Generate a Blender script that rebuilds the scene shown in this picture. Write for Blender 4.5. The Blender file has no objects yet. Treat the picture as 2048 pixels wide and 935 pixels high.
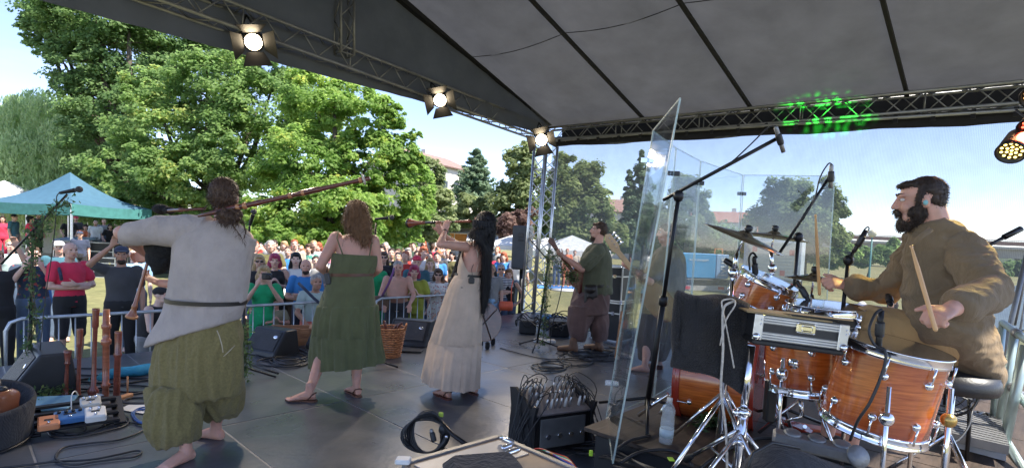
import bpy, math, random
import numpy as np
from mathutils import Vector, Matrix, noise
R = math.radians
V = Vector
scene = bpy.context.scene
COL = scene.collection
PI = math.pi
rnd = random.Random(7)

# ---------------------------------------------------------------- camera
F_PX = 1075.0                       # focal length in pixels of the 2048 px wide photograph
PITCH, ROLL, SHIFT = R(-3.0), R(-2.5), 0.0332
CAM = V((0, 0, 1.45))
CAM_R = Matrix.Rotation(R(90) + PITCH, 3, 'X') @ Matrix.Rotation(ROLL * -1, 3, 'Z')
cam_data = bpy.data.cameras.new('camera')
cam = bpy.data.objects.new('camera', cam_data)
COL.objects.link(cam)
cam.matrix_world = Matrix.Translation(CAM) @ CAM_R.to_4x4()
cam_data.sensor_width = 36.0
cam_data.lens = 36.0 * F_PX / 2048.0
cam_data.shift_y = SHIFT
cam_data.clip_start = 0.05
cam_data.clip_end = 2500
scene.camera = cam

# ---------------------------------------------------------------- light
SUN_EL, SUN_AZ = R(56), R(114)       # azimuth clockwise from +Y: the sun stands to the right of the stage
world = bpy.data.worlds.new("World")
scene.world = world
world.use_nodes = True
wn = world.node_tree
for n in list(wn.nodes): wn.nodes.remove(n)
w_out = wn.nodes.new('ShaderNodeOutputWorld'); w_bg = wn.nodes.new('ShaderNodeBackground')
w_sky = wn.nodes.new('ShaderNodeTexSky'); w_sky.sky_type = 'NISHITA'; w_sky.sun_disc = False
w_sky.sun_elevation = SUN_EL; w_sky.sun_rotation = SUN_AZ
w_sky.air_density = .75; w_sky.dust_density = .05; w_sky.ozone_density = 1.2; w_sky.altitude = 1200
w_bg.inputs['Strength'].default_value = 0.138
w_tc = wn.nodes.new('ShaderNodeTexCoord'); w_map = wn.nodes.new('ShaderNodeMapping')
w_map.inputs['Scale'].default_value = (1.2, 1.2, 4.5)
w_no = wn.nodes.new('ShaderNodeTexNoise'); w_no.inputs['Scale'].default_value = 2.3; w_no.inputs['Detail'].default_value = 6
w_rm = wn.nodes.new('ShaderNodeMapRange'); w_rm.inputs[1].default_value = .56; w_rm.inputs[2].default_value = .78; w_rm.inputs[4].default_value = .45
w_mx = wn.nodes.new('ShaderNodeMix'); w_mx.data_type = 'RGBA'
w_mx.inputs[7].default_value = (2.6, 2.6, 2.8, 1)
wn.links.new(w_tc.outputs['Generated'], w_map.inputs[0]); wn.links.new(w_map.outputs[0], w_no.inputs['Vector'])
wn.links.new(w_no.outputs[0], w_rm.inputs[0]); wn.links.new(w_rm.outputs[0], w_mx.inputs[0])
w_ti = wn.nodes.new('ShaderNodeMix'); w_ti.data_type = 'RGBA'; w_ti.blend_type = 'MULTIPLY'; w_ti.inputs[0].default_value = 1; w_ti.inputs[7].default_value = (.93, .82, .82, 1)
wn.links.new(w_sky.outputs[0], w_ti.inputs[6]); wn.links.new(w_ti.outputs[2], w_mx.inputs[6]); wn.links.new(w_mx.outputs[2], w_bg.inputs['Color'])
wn.links.new(w_bg.outputs[0], w_out.inputs['Surface'])
sd = bpy.data.lights.new('sun', 'SUN'); sun = bpy.data.objects.new('sun', sd); COL.objects.link(sun)
sd.energy = 3.5; sd.angle = R(0.5); sd.color = (1, .94, .84)
sdir = V((math.sin(SUN_AZ) * math.cos(SUN_EL), math.cos(SUN_AZ) * math.cos(SUN_EL), math.sin(SUN_EL)))
sun.rotation_euler = sdir.to_track_quat('Z', 'Y').to_euler()
sun.location = (0, 0, 30)
scene.view_settings.view_transform = 'Standard'; scene.view_settings.look = 'None'
scene.view_settings.exposure = 1.88; scene.view_settings.gamma = 1.0
scene.cycles.max_bounces = 8; scene.cycles.transparent_max_bounces = 24

# ---------------------------------------------------------------- pixel and stage coordinates -> places in the world
CY = 467.5 + SHIFT * 2048
def ray(px, py):
    v = CAM_R @ V(((px - 1024) / F_PX, -(py - CY) / F_PX, -1))
    return v / v.y
def P(px, py, d): return CAM + ray(px, py) * d                    # at distance d in front of the camera
def PZ(px, py, z=0.0):
    r = ray(px, py); return CAM + r * ((z - CAM.z) / r.z)
def proj(p):
    q = CAM_R.transposed() @ (V(p) - CAM)
    return (1024 + F_PX * q.x / -q.z, CY - F_PX * q.y / -q.z)
def pxs(d): return d / F_PX                                        # metres per photo pixel at distance d
TH = R(43.6)
U = V((math.sin(TH), math.cos(TH), 0)); W = V((-math.cos(TH), math.sin(TH), 0))   # along the stage front; out to the audience
def S(a, b, z=0.0): return U * a + W * b + V((0, 0, z))
def toS(p): return (p.dot(U), p.dot(W))
STAGE_ROT = math.atan2(U.y, U.x)
GZ = -0.6                                                          # lawn, below the stage floor

# ---------------------------------------------------------------- objects
def top(o):
    while o.parent: o = o.parent
    return o
def thing(name, label, cat, loc=(0, 0, 0), rz=0.0, group=None):
    o = bpy.data.objects.new(name, None); COL.objects.link(o)
    o.empty_display_size = .1
    o.location = loc; o.rotation_euler = (0, 0, rz)
    o['label'] = label; o['category'] = cat
    if group: o['group'] = group
    return o
def tag(o, label, cat, group=None):
    o['label'] = label; o['category'] = cat
    if group: o['group'] = group
    return o
def inv_of(parent):
    t = top(parent)
    return (Matrix.Translation(t.location) @ t.rotation_euler.to_matrix().to_4x4()).inverted()
def copy_tree(o, parent=None):
    c = o.copy(); COL.objects.link(c); c.parent = parent
    for ch in [k for k in KIDS.get(o.name, [])]: copy_tree(ch, c)
    return c
KIDS = {}

def basis(z, x=None):
    z = V(z).normalized()
    if x is None: x = V((1, 0, 0)) if abs(z.x) < .8 else V((0, 1, 0))
    y = z.cross(V(x)).normalized(); x = y.cross(z).normalized()
    return Matrix((x, y, z)).transposed()

class MB:
    def __init__(s): s.v = []; s.f = []; s.m = []; s.s = []
    def add(s, vs, fs, mi=0, smooth=True):
        o = len(s.v); s.v += [tuple(p) for p in vs]
        for f in fs: s.f.append([i + o for i in f]); s.m.append(mi); s.s.append(smooth)
        return s
    def box(s, c, size, M=None, mi=0, bev=0.0):
        c = V(c); hx, hy, hz = [q / 2 for q in size]
        if bev <= 0:
            pts = [V((x, y, z)) for z in (-hz, hz) for y in (-hy, hy) for x in (-hx, hx)]
            fs = [(0, 2, 3, 1), (4, 5, 7, 6), (0, 1, 5, 4), (2, 6, 7, 3), (0, 4, 6, 2), (1, 3, 7, 5)]
        else:
            b = min(bev, hx * .9, hy * .9, hz * .9); pts = []; fs = []
            def ring(z, i):
                ex, ey = hx - i, hy - i; k = b if i == 0 else b * .6
                return [V(p + (z,)) for p in ((ex - k, -ey), (ex, -ey + k), (ex, ey - k), (ex - k, ey), (-ex + k, ey), (-ex, ey - k), (-ex, -ey + k), (-ex + k, -ey))]
            for z, i in ((-hz, b), (-hz + b, 0), (hz - b, 0), (hz, b)): pts += ring(z, i)
            for r in range(3):
                for k in range(8): fs.append((r * 8 + k, r * 8 + (k + 1) % 8, r * 8 + 8 + (k + 1) % 8, r * 8 + 8 + k))
            fs.append(tuple(range(7, -1, -1))); fs.append(tuple(range(24, 32)))
        if M is not None: pts = [M @ p for p in pts]
        return s.add([p + c for p in pts], fs, mi, False)
    def bar(s, a, b, w, h=None, mi=0, up=(0, 0, 1), bev=0.0):
        a, b = V(a), V(b); d = b - a; L = d.length
        if L < 1e-6: return s
        z = d.normalized(); x = V(up).cross(z)
        if x.length < 1e-3: x = V((1, 0, 0)).cross(z)
        x.normalize(); y = z.cross(x)
        return s.box((a + b) / 2, (w, h or w, L), Matrix((x, y, z)).transposed(), mi, bev)
    def tube(s, pts, r, n=8, closed=False, mi=0, caps=True):
        pts = [V(p) for p in pts]; N = len(pts)
        rs = r if isinstance(r, (list, tuple)) else [r] * N
        vs = []; fs = []; x = None
        for i, p in enumerate(pts):
            if closed: t = pts[(i + 1) % N] - pts[i - 1]
            else: t = pts[min(i + 1, N - 1)] - pts[max(i - 1, 0)]
            if t.length < 1e-9: t = V((0, 0, 1))
            t.normalize()
            if x is None: x = V((1, 0, 0)) if abs(t.x) < .8 else V((0, 1, 0))
            x = (x - t * x.dot(t))
            if x.length < 1e-4: x = t.orthogonal()
            x.normalize(); y = t.cross(x)
            for k in range(n):
                a = 2 * PI * k / n; vs.append(p + (x * math.cos(a) + y * math.sin(a)) * rs[i])
        for i in range(N if closed else N - 1):
            j = (i + 1) % N
            for k in range(n): fs.append((i * n + k, i * n + (k + 1) % n, j * n + (k + 1) % n, j * n + k))
        s.add(vs, fs, mi, n > 4)
        if caps and not closed:
            o = len(s.v) - len(vs)
            s.f.append([o + k for k in range(n - 1, -1, -1)]); s.m.append(mi); s.s.append(False)
            s.f.append([o + (N - 1) * n + k for k in range(n)]); s.m.append(mi); s.s.append(False)
        return s
    def lathe(s, prof, c=(0, 0, 0), axis=(0, 0, 1), n=16, mi=0, smooth=True, x=None):
        B = basis(axis, x); c = V(c); vs = []; fs = []
        for r, z in prof:
            for k in range(n):
                a = 2 * PI * k / n; vs.append(c + B @ V((max(r, 1e-5) * math.cos(a), max(r, 1e-5) * math.sin(a), z)))
        for i in range(len(prof) - 1):
            for k in range(n): fs.append((i * n + k, i * n + (k + 1) % n, (i + 1) * n + (k + 1) % n, (i + 1) * n + k))
        s.add(vs, fs, mi, smooth)
        o = len(s.v) - len(vs); L = len(prof) - 1
        if prof[0][0] > 1e-4: s.f.append([o + k for k in range(n - 1, -1, -1)]); s.m.append(mi); s.s.append(False)
        if prof[L][0] > 1e-4: s.f.append([o + L * n + k for k in range(n)]); s.m.append(mi); s.s.append(False)
        return s
    def ell(s, c, r, M=None, nu=16, nv=10, mi=0):
        c = V(c); vs = []; fs = []
        if not isinstance(r, (tuple, list)): r = (r, r, r)
        for i in range(nv + 1):
            th = PI * i / nv
            for k in range(nu):
                a = 2 * PI * k / nu
                q = V((r[0] * math.sin(th) * math.cos(a), r[1] * math.sin(th) * math.sin(a), r[2] * math.cos(th)))
                vs.append(c + (M @ q if M is not None else q))
        for i in range(nv):
            for k in range(nu): fs.append((i * nu + k, (i + 1) * nu + k, (i + 1) * nu + (k + 1) % nu, i * nu + (k + 1) % nu))
        return s.add(vs, fs, mi, True)
    def cap(s, a, b, ra, rb, n=12, mi=0):                        # tapered limb with round ends
        a, b = V(a), V(b); d = b - a; L = max(d.length, 1e-4); prof = []
        for i in range(5): t = PI / 2 * i / 4; prof.append((ra * math.sin(t), -ra * math.cos(t)))
        for i in range(5): t = PI / 2 * i / 4; prof.append((rb * math.cos(t), L + rb * math.sin(t)))
        return s.lathe(prof, a, d, n, mi)
    def loft(s, rings, n=24, cap=True, mi=0, fn=None, smooth=True):  # ring = (centre, xvec, yvec)
        vs = []; fs = []; N = len(rings)
        for i, (c, x, y) in enumerate(rings):
            c, x, y = V(c), V(x), V(y)
            for k in range(n):
                a = 2 * PI * k / n; m = fn(i / (N - 1), a) if fn else 1.0
                vs.append(c + (x * math.cos(a) + y * math.sin(a)) * m)
        for i in range(N - 1):
            for k in range(n): fs.append((i * n + k, i * n + (k + 1) % n, (i + 1) * n + (k + 1) % n, (i + 1) * n + k))
        s.add(vs, fs, mi, smooth)
        if cap:
            o = len(s.v) - len(vs)
            s.f.append([o + k for k in range(n - 1, -1, -1)]); s.m.append(mi); s.s.append(smooth)
            s.f.append([o + (N - 1) * n + k for k in range(n)]); s.m.append(mi); s.s.append(smooth)
        return s
    def plate(s, pts, th, nrm=None, mi=0):                       # flat outline with thickness
        pts = [V(p) for p in pts]; n = len(pts)
        if nrm is None: nrm = (pts[1] - pts[0]).cross(pts[2] - pts[1]).normalized()
        nrm = V(nrm).normalized() * th
        vs = [p - nrm / 2 for p in pts] + [p + nrm / 2 for p in pts]
        fs = [tuple(range(n - 1, -1, -1)), tuple(range(n, 2 * n))] + [(i, (i + 1) % n, n + (i + 1) % n, n + i) for i in range(n)]
        return s.add(vs, fs, mi, False)
    def sheet(s, grid, mi=0, smooth=True):                       # grid[i][j] points
        a, b = len(grid), len(grid[0])
        return s.add([p for row in grid for p in row], [(i * b + j, i * b + j + 1, (i + 1) * b + j + 1, (i + 1) * b + j) for i in range(a - 1) for j in range(b - 1)], mi, smooth)
    def mesh(s, name, mats, inv=None):
        me = bpy.data.meshes.new(name)
        vs = [inv @ V(p) for p in s.v] if inv is not None else s.v
        me.from_pydata([tuple(p) for p in vs], [], s.f)
        for m in (mats if isinstance(mats, (list, tuple)) else [mats]): me.materials.append(m)
        me.polygons.foreach_set('material_index', s.m); me.polygons.foreach_set('use_smooth', s.s)
        me.update()
        return me
    def obj(s, name, mats, parent=None, local=False):
        inv = None if (parent is None or local) else inv_of(parent)
        return link_obj(name, s.mesh(name, mats, inv), parent)
def link_obj(name, me, parent=None):
    o = bpy.data.objects.new(name, me); COL.objects.link(o)
    if parent is not None:
        o.parent = parent; KIDS.setdefault(parent.name, []).append(o)
    return o
def struct(name, mb, mats):
    o = mb.obj(name, mats); o['kind'] = 'structure'; return o

# voxel-fused solid: many overlapping closed shapes become one continuous surface
VX = bpy.data.scenes.new('vx_tmp')
def vox(mb, voxel, smooth=3, disp=None, factor=.5):
    me = bpy.data.meshes.new('t'); me.from_pydata(mb.v, [], mb.f)
    o = bpy.data.objects.new('t', me); VX.collection.objects.link(o)
    m = o.modifiers.new('r', 'REMESH'); m.mode = 'VOXEL'; m.voxel_size = voxel; m.use_smooth_shade = True
    if smooth:
        k = o.modifiers.new('s', 'SMOOTH'); k.iterations = smooth; k.factor = factor
    vl = VX.view_layers[0]; vl.update(); dg = vl.depsgraph
    out = bpy.data.meshes.new_from_object(o.evaluated_get(dg))
    bpy.data.objects.remove(o); bpy.data.meshes.remove(me)
    if disp:
        n = len(out.vertices); co = np.empty(n * 3, 'f'); out.vertices.foreach_get('co', co); co = co.reshape(-1, 3)
        no = np.empty(n * 3, 'f'); out.vertex_normals.foreach_get('vector', no); no = no.reshape(-1, 3)
        co += no * np.array([disp(V(p)) for p in co.tolist()], 'f')[:, None]
        out.vertices.foreach_set('co', co.ravel()); out.update()
    return out
def vobj(name, mb, voxel, mats, parent=None, smooth=3, disp=None, world=True, factor=.5):
    me = vox(mb, voxel, smooth, disp, factor)
    if parent is not None and world: me.transform(inv_of(parent))
    me.materials.clear()
    for m in (mats if isinstance(mats, (list, tuple)) else [mats]): me.materials.append(m)
    return link_obj(name, me, parent)
def folds(sx, sy, sz, amp, seed=0.0):                            # cloth folds: noise stretched along the drop of the cloth
    def f(p):
        q = V((p.x * sx + seed, p.y * sy, p.z * sz))
        return amp * (1 - 2 * abs(noise.noise(q))) + amp * .35 * noise.noise(q * 2.7)
    return f

# ---------------------------------------------------------------- materials
MATS = {}
def mat(name, rgb, rough=.7, metal=0.0, var=.18, scale=6.0, bump=.0, bscale=60.0, rgb2=None, stretch=(1, 1, 1), trans=0.0, coat=0.0, emit=None, estr=0.0, spec=.5, weave=False, obj_var=.0, sheen=0.0, alpha=1.0, sss=0.0):
    if name in MATS: return MATS[name]
    m = bpy.data.materials.new(name); m.use_nodes = True; nt = m.node_tree; N = nt.nodes; L = nt.links
    b = N['Principled BSDF']; out = N['Material Output']
    b.inputs['Roughness'].default_value = rough; b.inputs['Metallic'].default_value = metal
    b.inputs['Coat Weight'].default_value = coat; b.inputs['Specular IOR Level'].default_value = spec
    b.inputs['Coat Roughness'].default_value = .08
    if sheen: b.inputs['Sheen Weight'].default_value = sheen
    if sss: b.inputs['Subsurface Weight'].default_value = sss; b.inputs['Subsurface Radius'].default_value = (.012, .005, .003)
    tc = N.new('ShaderNodeTexCoord'); mp = N.new('ShaderNodeMapping'); mp.inputs['Scale'].default_value = stretch
    L.new(tc.outputs['Object'], mp.inputs[0])
    no = N.new('ShaderNodeTexNoise'); no.inputs['Scale'].default_value = scale; no.inputs['Detail'].default_value = 5; no.inputs['Roughness'].default_value = .6
    L.new(mp.outputs[0], no.inputs['Vector'])
    mx = N.new('ShaderNodeMix'); mx.data_type = 'RGBA'
    c1 = tuple(c * (1 - var) for c in rgb); c2 = rgb2 if rgb2 else tuple(min(1, c * (1 + var)) for c in rgb)
    mx.inputs[6].default_value = (*c1, 1); mx.inputs[7].default_value = (*c2, 1)
    rr = N.new('ShaderNodeMapRange'); rr.inputs[1].default_value = .3; rr.inputs[2].default_value = .7
    L.new(no.outputs[0], rr.inputs[0]); L.new(rr.outputs[0], mx.inputs[0])
    col = mx.outputs[2]
    if obj_var:
        oi = N.new('ShaderNodeObjectInfo'); hs = N.new('ShaderNodeHueSaturation')
        r2 = N.new('ShaderNodeMapRange'); r2.inputs[3].default_value = 1 - obj_var; r2.inputs[4].default_value = 1 + obj_var
        L.new(oi.outputs['Random'], r2.inputs[0]); L.new(r2.outputs[0], hs.inputs['Value']); L.new(col, hs.inputs['Color']); col = hs.outputs[0]
    L.new(col, b.inputs['Base Color'])
    if bump:
        n2 = N.new('ShaderNodeTexNoise'); n2.inputs['Scale'].default_value = bscale; n2.inputs['Detail'].default_value = 4
        L.new(mp.outputs[0], n2.inputs['Vector']); h = n2.outputs[0]
        if weave:
            wv = N.new('ShaderNodeTexWave'); wv.inputs['Scale'].default_value = 90; wv.inputs['Distortion'].default_value = 2
            w2 = N.new('ShaderNodeTexWave'); w2.bands_direction = 'Z'; w2.inputs['Scale'].default_value = 90; w2.inputs['Distortion'].default_value = 2
            L.new(tc.outputs['Object'], wv.inputs[0]); L.new(tc.outputs['Object'], w2.inputs[0])
            ad = N.new('ShaderNodeMath'); ad.operation = 'ADD'; L.new(wv.outputs[1], ad.inputs[0]); L.new(w2.outputs[1], ad.inputs[1])
            a2 = N.new('ShaderNodeMath'); a2.operation = 'MULTIPLY_ADD'; a2.inputs[1].default_value = .25; L.new(ad.outputs[0], a2.inputs[0]); L.new(h, a2.inputs[2]); h = a2.outputs[0]
            wr = N.new('ShaderNodeTexNoise'); wr.inputs['Scale'].default_value = 9; wr.inputs['Detail'].default_value = 2; wr.inputs['Distortion'].default_value = 2.2; mw = N.new('ShaderNodeMapping'); mw.inputs['Scale'].default_value = (1.5, 1.5, .7); L.new(tc.outputs['Object'], mw.inputs[0]); L.new(mw.outputs[0], wr.inputs[0])
            aw = N.new('ShaderNodeMath'); aw.operation = 'MULTIPLY_ADD'; aw.inputs[1].default_value = 3.2; L.new(wr.outputs[0], aw.inputs[0]); L.new(h, aw.inputs[2]); h = aw.outputs[0]
        bp = N.new('ShaderNodeBump'); bp.inputs['Strength'].default_value = bump; bp.inputs['Distance'].default_value = .01
        L.new(h, bp.inputs['Height']); L.new(bp.outputs[0], b.inputs['Normal'])
    if emit:
        b.inputs['Emission Color'].default_value = (*emit, 1); b.inputs['Emission Strength'].default_value = estr
    sh = b.outputs[0]
    if trans:
        tr = N.new('ShaderNodeBsdfTranslucent'); L.new(col, tr.inputs[0])
        ms = N.new('ShaderNodeMixShader'); ms.inputs[0].default_value = trans
        L.new(sh, ms.inputs[1]); L.new(tr.outputs[0], ms.inputs[2]); sh = ms.outputs[0]
    if alpha < 1:
        tp = N.new('ShaderNodeBsdfTransparent'); ms = N.new('ShaderNodeMixShader'); ms.inputs[0].default_value = alpha
        L.new(tp.outputs[0], ms.inputs[1]); L.new(sh, ms.inputs[2]); sh = ms.outputs[0]
    if sh is not b.outputs[0]: L.new(sh, out.inputs[0])
    MATS[name] = m
    return m
def cloth(name, rgb, rough=.9, **k): return mat('cloth_' + name, rgb, rough, bump=k.pop('bump', .35), bscale=k.pop('bscale', 40), weave=k.pop('weave', True), sheen=.1, **k)

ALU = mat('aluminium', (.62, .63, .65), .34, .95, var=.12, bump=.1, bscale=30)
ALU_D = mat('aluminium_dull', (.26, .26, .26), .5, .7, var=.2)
CHROME = mat('chrome', (.8, .8, .82), .1, 1.0, var=.06)
STEEL = mat('galvanised_steel', (.5, .53, .55), .42, .75, var=.2, bump=.1)
BLACKP = mat('black_plastic', (.016, .017, .02), .42, var=.3, bump=.12, bscale=120)
BLACKM = mat('black_metal', (.012, .012, .014), .38, .3, var=.3)
RUBBER = mat('black_rubber', (.014, .014, .015), .55, var=.3, bump=.1)
CABLE = mat('cable_rubber', (.016, .017, .02), .45, var=.3)
WHITEP = mat('white_plastic', (.7, .7, .68), .5, var=.08)
# ================================================================ ground, stage, roof
def grass_mat():
    m = mat('lawn', (.15, .16, .055), .95, var=.3, scale=.35, bump=.8, bscale=9, rgb2=(.25, .225, .095))
    N = m.node_tree.nodes; L = m.node_tree.links
    b = N['Principled BSDF']; src = b.inputs['Base Color'].links[0].from_socket
    tc = [n for n in N if n.type == 'TEX_COORD'][0]
    n2 = N.new('ShaderNodeTexNoise'); n2.inputs['Scale'].default_value = 6; n2.inputs['Detail'].default_value = 8; n2.inputs['Roughness'].default_value = .75
    L.new(tc.outputs['Object'], n2.inputs['Vector'])
    rm = N.new('ShaderNodeMapRange'); rm.inputs[1].default_value = .3; rm.inputs[2].default_value = .7; rm.inputs[3].default_value = .6; rm.inputs[4].default_value = 1.35
    L.new(n2.outputs[0], rm.inputs[0])
    hs = N.new('ShaderNodeHueSaturation'); L.new(rm.outputs[0], hs.inputs['Value']); L.new(src, hs.inputs['Color']); L.new(hs.outputs[0], b.inputs['Base Color'])
    return m
LAWN = grass_mat()
g = MB()
N_ = 60
grid = []
for i in range(N_ + 1):
    row = []
    for j in range(N_ + 1):
        x = -900 + 1800 * i / N_; y = -300 + 1500 * j / N_
        row.append(V((x, y, GZ)))
    grid.append(row)
g.sheet(grid)
struct('ground', g, LAWN)
WATER = mat('river_water', (.06, .08, .07), .35, var=.3, scale=.5, bump=.9, bscale=1.2)
rv = MB(); rv.add([PZ(1900, 648, GZ + .04), PZ(2600, 700, GZ + .04), PZ(2600, 600, GZ + .04), PZ(1860, 562, GZ + .04)], [(0, 1, 2, 3)])
struct('river', rv, WATER)

# ---- stage floor: a sheet of 1 x 2 m deck panels with thin light joints
DECK = mat('deck_panel_face', (.075, .088, .112), .33, var=.3, scale=2.2, bump=.12, bscale=25, rgb2=(.105, .115, .132), spec=.6)
nt = DECK.node_tree
_b = nt.nodes['Principled BSDF']; _n = nt.nodes.new('ShaderNodeTexNoise'); _n.inputs['Scale'].default_value = 1.7; _n.inputs['Detail'].default_value = 7
_tc = [q for q in nt.nodes if q.type == 'TEX_COORD'][0]; nt.links.new(_tc.outputs['Object'], _n.inputs['Vector'])
_r = nt.nodes.new('ShaderNodeMapRange'); _r.inputs[1].default_value = .3; _r.inputs[2].default_value = .7; _r.inputs[3].default_value = .24; _r.inputs[4].default_value = .38
nt.links.new(_n.outputs[0], _r.inputs[0]); nt.links.new(_r.outputs[0], _b.inputs['Roughness'])
def wear(m, dark, amt=.8):                                        # scuffs, dried drips and dust on a floor
    nt = m.node_tree; N = nt.nodes; L = nt.links; b = N['Principled BSDF']; tc = [q for q in N if q.type == 'TEX_COORD'][0]; col = b.inputs['Base Color'].links[0].from_socket
    for sc, st, lo, hi, c in ((3.5, (1, 9, 1), .62, .68, (.26, .25, .24)), (4.5, (7, 1, 1), .64, .69, (.24, .24, .24)), (1.3, (1, 1, 1), .55, .72, dark), (45, (1, 1, 1), .68, .74, (.3, .28, .26))):
        mp = N.new('ShaderNodeMapping'); mp.inputs['Scale'].default_value = st; mp.inputs['Rotation'].default_value = (0, 0, sc); n = N.new('ShaderNodeTexNoise'); n.inputs['Scale'].default_value = sc; n.inputs['Detail'].default_value = 9; n.inputs['Roughness'].default_value = .7
        r = N.new('ShaderNodeMapRange'); r.inputs[1].default_value = lo; r.inputs[2].default_value = hi; r.inputs[4].default_value = amt * .6; x = N.new('ShaderNodeMix'); x.data_type = 'RGBA'; x.inputs[7].default_value = (*c, 1)
        L.new(tc.outputs['Object'], mp.inputs[0]); L.new(mp.outputs[0], n.inputs[0]); L.new(n.outputs[0], r.inputs[0]); L.new(r.outputs[0], x.inputs[0]); L.new(col, x.inputs[6]); col = x.outputs[2]
    L.new(col, b.inputs['Base Color'])
wear(DECK, (.055, .057, .065), .3)
JOINT = mat('deck_edge', (.24, .24, .24), .5, .3, var=.2)
stage = thing('stage', 'low festival stage of dark deck panels with light joints under a grey canopy roof', 'stage', tuple(S(4, 3)), STAGE_ROT)
A0, A1, B0, B1 = -1.65, 8.35, -3.84, 7.16
sub = MB()
M_ST = basis((0, 0, 1), U)
sub.box(S((A0 + A1) / 2, (B0 + B1) / 2, -.047), (A1 - A0, B1 - B0, .09), M_ST)
sub.obj('joint_frame', JOINT, stage)
sk = MB()
sk.box(S((A0 + A1) / 2, B1 - .05, -.33), (A1 - A0, .03, .44), M_ST); sk.box(S(A1 - .05, (B0 + B1) / 2, -.33), (.03, B1 - B0 - .2, .44), M_ST)
sk.obj('skirt', mat('skirt_cloth', (.02, .02, .022), .9), stage)
bs = [-3.84, -1.84, .16, 2.16, 4.16, 6.16, 7.16]
for i in range(10):
    for j in range(6):
        a0 = A0 + i; b0, b1 = bs[j], bs[j + 1]
        p = MB(); jt = rnd.uniform(-.0015, .0015)
        p.box(S(a0 + .5, (b0 + b1) / 2, -.008 + jt), (1 - .013, b1 - b0 - .013, .018), M_ST, bev=.0015)
        p.obj('deck_panel', DECK, stage)
# front legs of the deck
for a in np.arange(A0 + .1, A1, 2):
    p = MB(); p.bar(S(a, B1 - .12, GZ), S(a, B1 - .12, -.1), .05); p.obj('leg', ALU_D, stage)

# ---- drum riser
RZ = .35
riser = thing('drum_riser', 'low brown wooden riser carrying the drum kit', 'riser', tuple(S(4.2, 0, 0)), STAGE_ROT)
WOODF = mat('riser_top', (.040, .029, .023), .62, var=.35, scale=3, bump=.2, bscale=18, rgb2=(.085, .058, .042), stretch=(1, 6, 1))
wear(WOODF, (.02, .016, .014), .5)
for i in range(5):
    for j in range(2):
        p = MB(); a0 = 2.62 + i * .98; b0 = -2.07 + j * 1.96
        p.box(S(a0 + .49, b0 + .98, RZ - .012), (.97, 1.95, .024), M_ST, bev=.002); p.obj('deck_panel', WOODF, riser)
p = MB(); p.box(S(2.62 + 2.45, -.11, RZ / 2 - .02), (4.8, 3.8, RZ - .05), M_ST); p.obj('base', BLACKP, riser)

# ---- roof
RIDGE_A, RIDGE_Z, EAVE_A, EAVE_Z = 4.0, 5.3, 8.55, 3.85
TARP = mat('roof_membrane', (.105, .108, .120), .8, var=.15, scale=1.8, bump=.8, bscale=2.5, trans=.2)
TARP2 = mat('gable_membrane', (.085, .090, .10), .8, var=.2, scale=1.5, bump=.5, bscale=3, trans=.26)
BLACKC = mat('black_cloth', (.012, .012, .016), .9, var=.2)
roof = thing('stage_roof', 'grey fabric gable roof over the stage with black battens and a front gable', 'roof', tuple(S(4, 3, 3.6)), STAGE_ROT)
def roof_z(a): return RIDGE_Z - (RIDGE_Z - EAVE_Z) * abs(a - RIDGE_A) / (EAVE_A - RIDGE_A)
bats = [7.25, 5.24, 3.42, 1.38, -.6, -2.6]
T0, T1 = P(1098, 272, 11.1), P(2160, 178, 6.75)                    # centre line of the right eave truss
def eave(sg, b):
    if sg < 0: return 2 * RIDGE_A - EAVE_A, EAVE_Z
    (a0, b0), (a1, b1) = toS(T0), toS(T1); t = min(1.6, (b0 - b) / (b0 - b1)); return a0 + (a1 - a0) * t + .12, T0.z + (T1.z - T0.z) * t + .10
def rp(sg, f, b, dz=0.0):
    ea, ez = eave(sg, b); return S(RIDGE_A + (ea - RIDGE_A) * f, b, RIDGE_Z + (ez - RIDGE_Z) * f + dz)
for sg in (1, -1):
    for bi in range(len(bats) - 1):
        m = MB(); grid = []; na, nb = 22, 14
        for i in range(na + 1):
            row = []
            for j in range(nb + 1):
                t = j / nb; b = bats[bi] + (bats[bi + 1] - bats[bi]) * t; f_ = i / na
                sag = .085 * math.sin(PI * t) * math.sin(PI * f_) * (1 + .4 * noise.noise(V((f_ * 5, b, 3))))
                wr = .03 * noise.noise(V((f_ * 6, b * 4, 1))) * math.sin(PI * t) + .02 * math.sin(PI * t) * math.exp(-f_ * 4) * math.sin(b * 14)
                row.append(rp(sg, f_, b, .1 - sag + wr))
            grid.append(row)
        m.sheet(grid); m.obj('membrane', TARP, roof)
        for f_ in (.5,):
            MB().tube([rp(sg, f_, bats[bi] + (bats[bi + 1] - bats[bi]) * j / 10, .097 - .085 * math.sin(PI * j / 10) * math.sin(PI * f_)) for j in range(11)], .006, 5).obj('seam', BLACKC, roof)
for b in bats[1:-1]:
    for sg in (1, -1):
        m = MB()
        for q in range(6): m.bar(rp(sg, q / 6, b, .05), rp(sg, (q + 1) / 6, b, .05), .045, .05)
        m.obj('batten', BLACKC, roof)
for sg in (1, -1):                                               # gable rafters
    m = MB(); m.bar(S(RIDGE_A, 7.22, RIDGE_Z + .03), S(RIDGE_A + sg * (EAVE_A - RIDGE_A), 7.22, EAVE_Z + .02), .12, .09); m.obj('rafter', BLACKC, roof)
gm = MB(); grid = []
for i in range(41):                                              # front gable cloth with soft vertical pleats
    a = RIDGE_A - (EAVE_A - RIDGE_A) + 2 * (EAVE_A - RIDGE_A) * i / 40
    row = []
    for j in range(9):
        t = j / 8; z0 = 3.62; z1 = roof_z(a) + .06
        row.append(S(a, 7.25 + .035 * math.sin(a * 9 + 2 * t) * (1 - .3 * t) * noise.noise(V((a * 2, 0, 5))) * 2, z0 + (z1 - z0) * t))
    grid.append(row)
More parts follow.
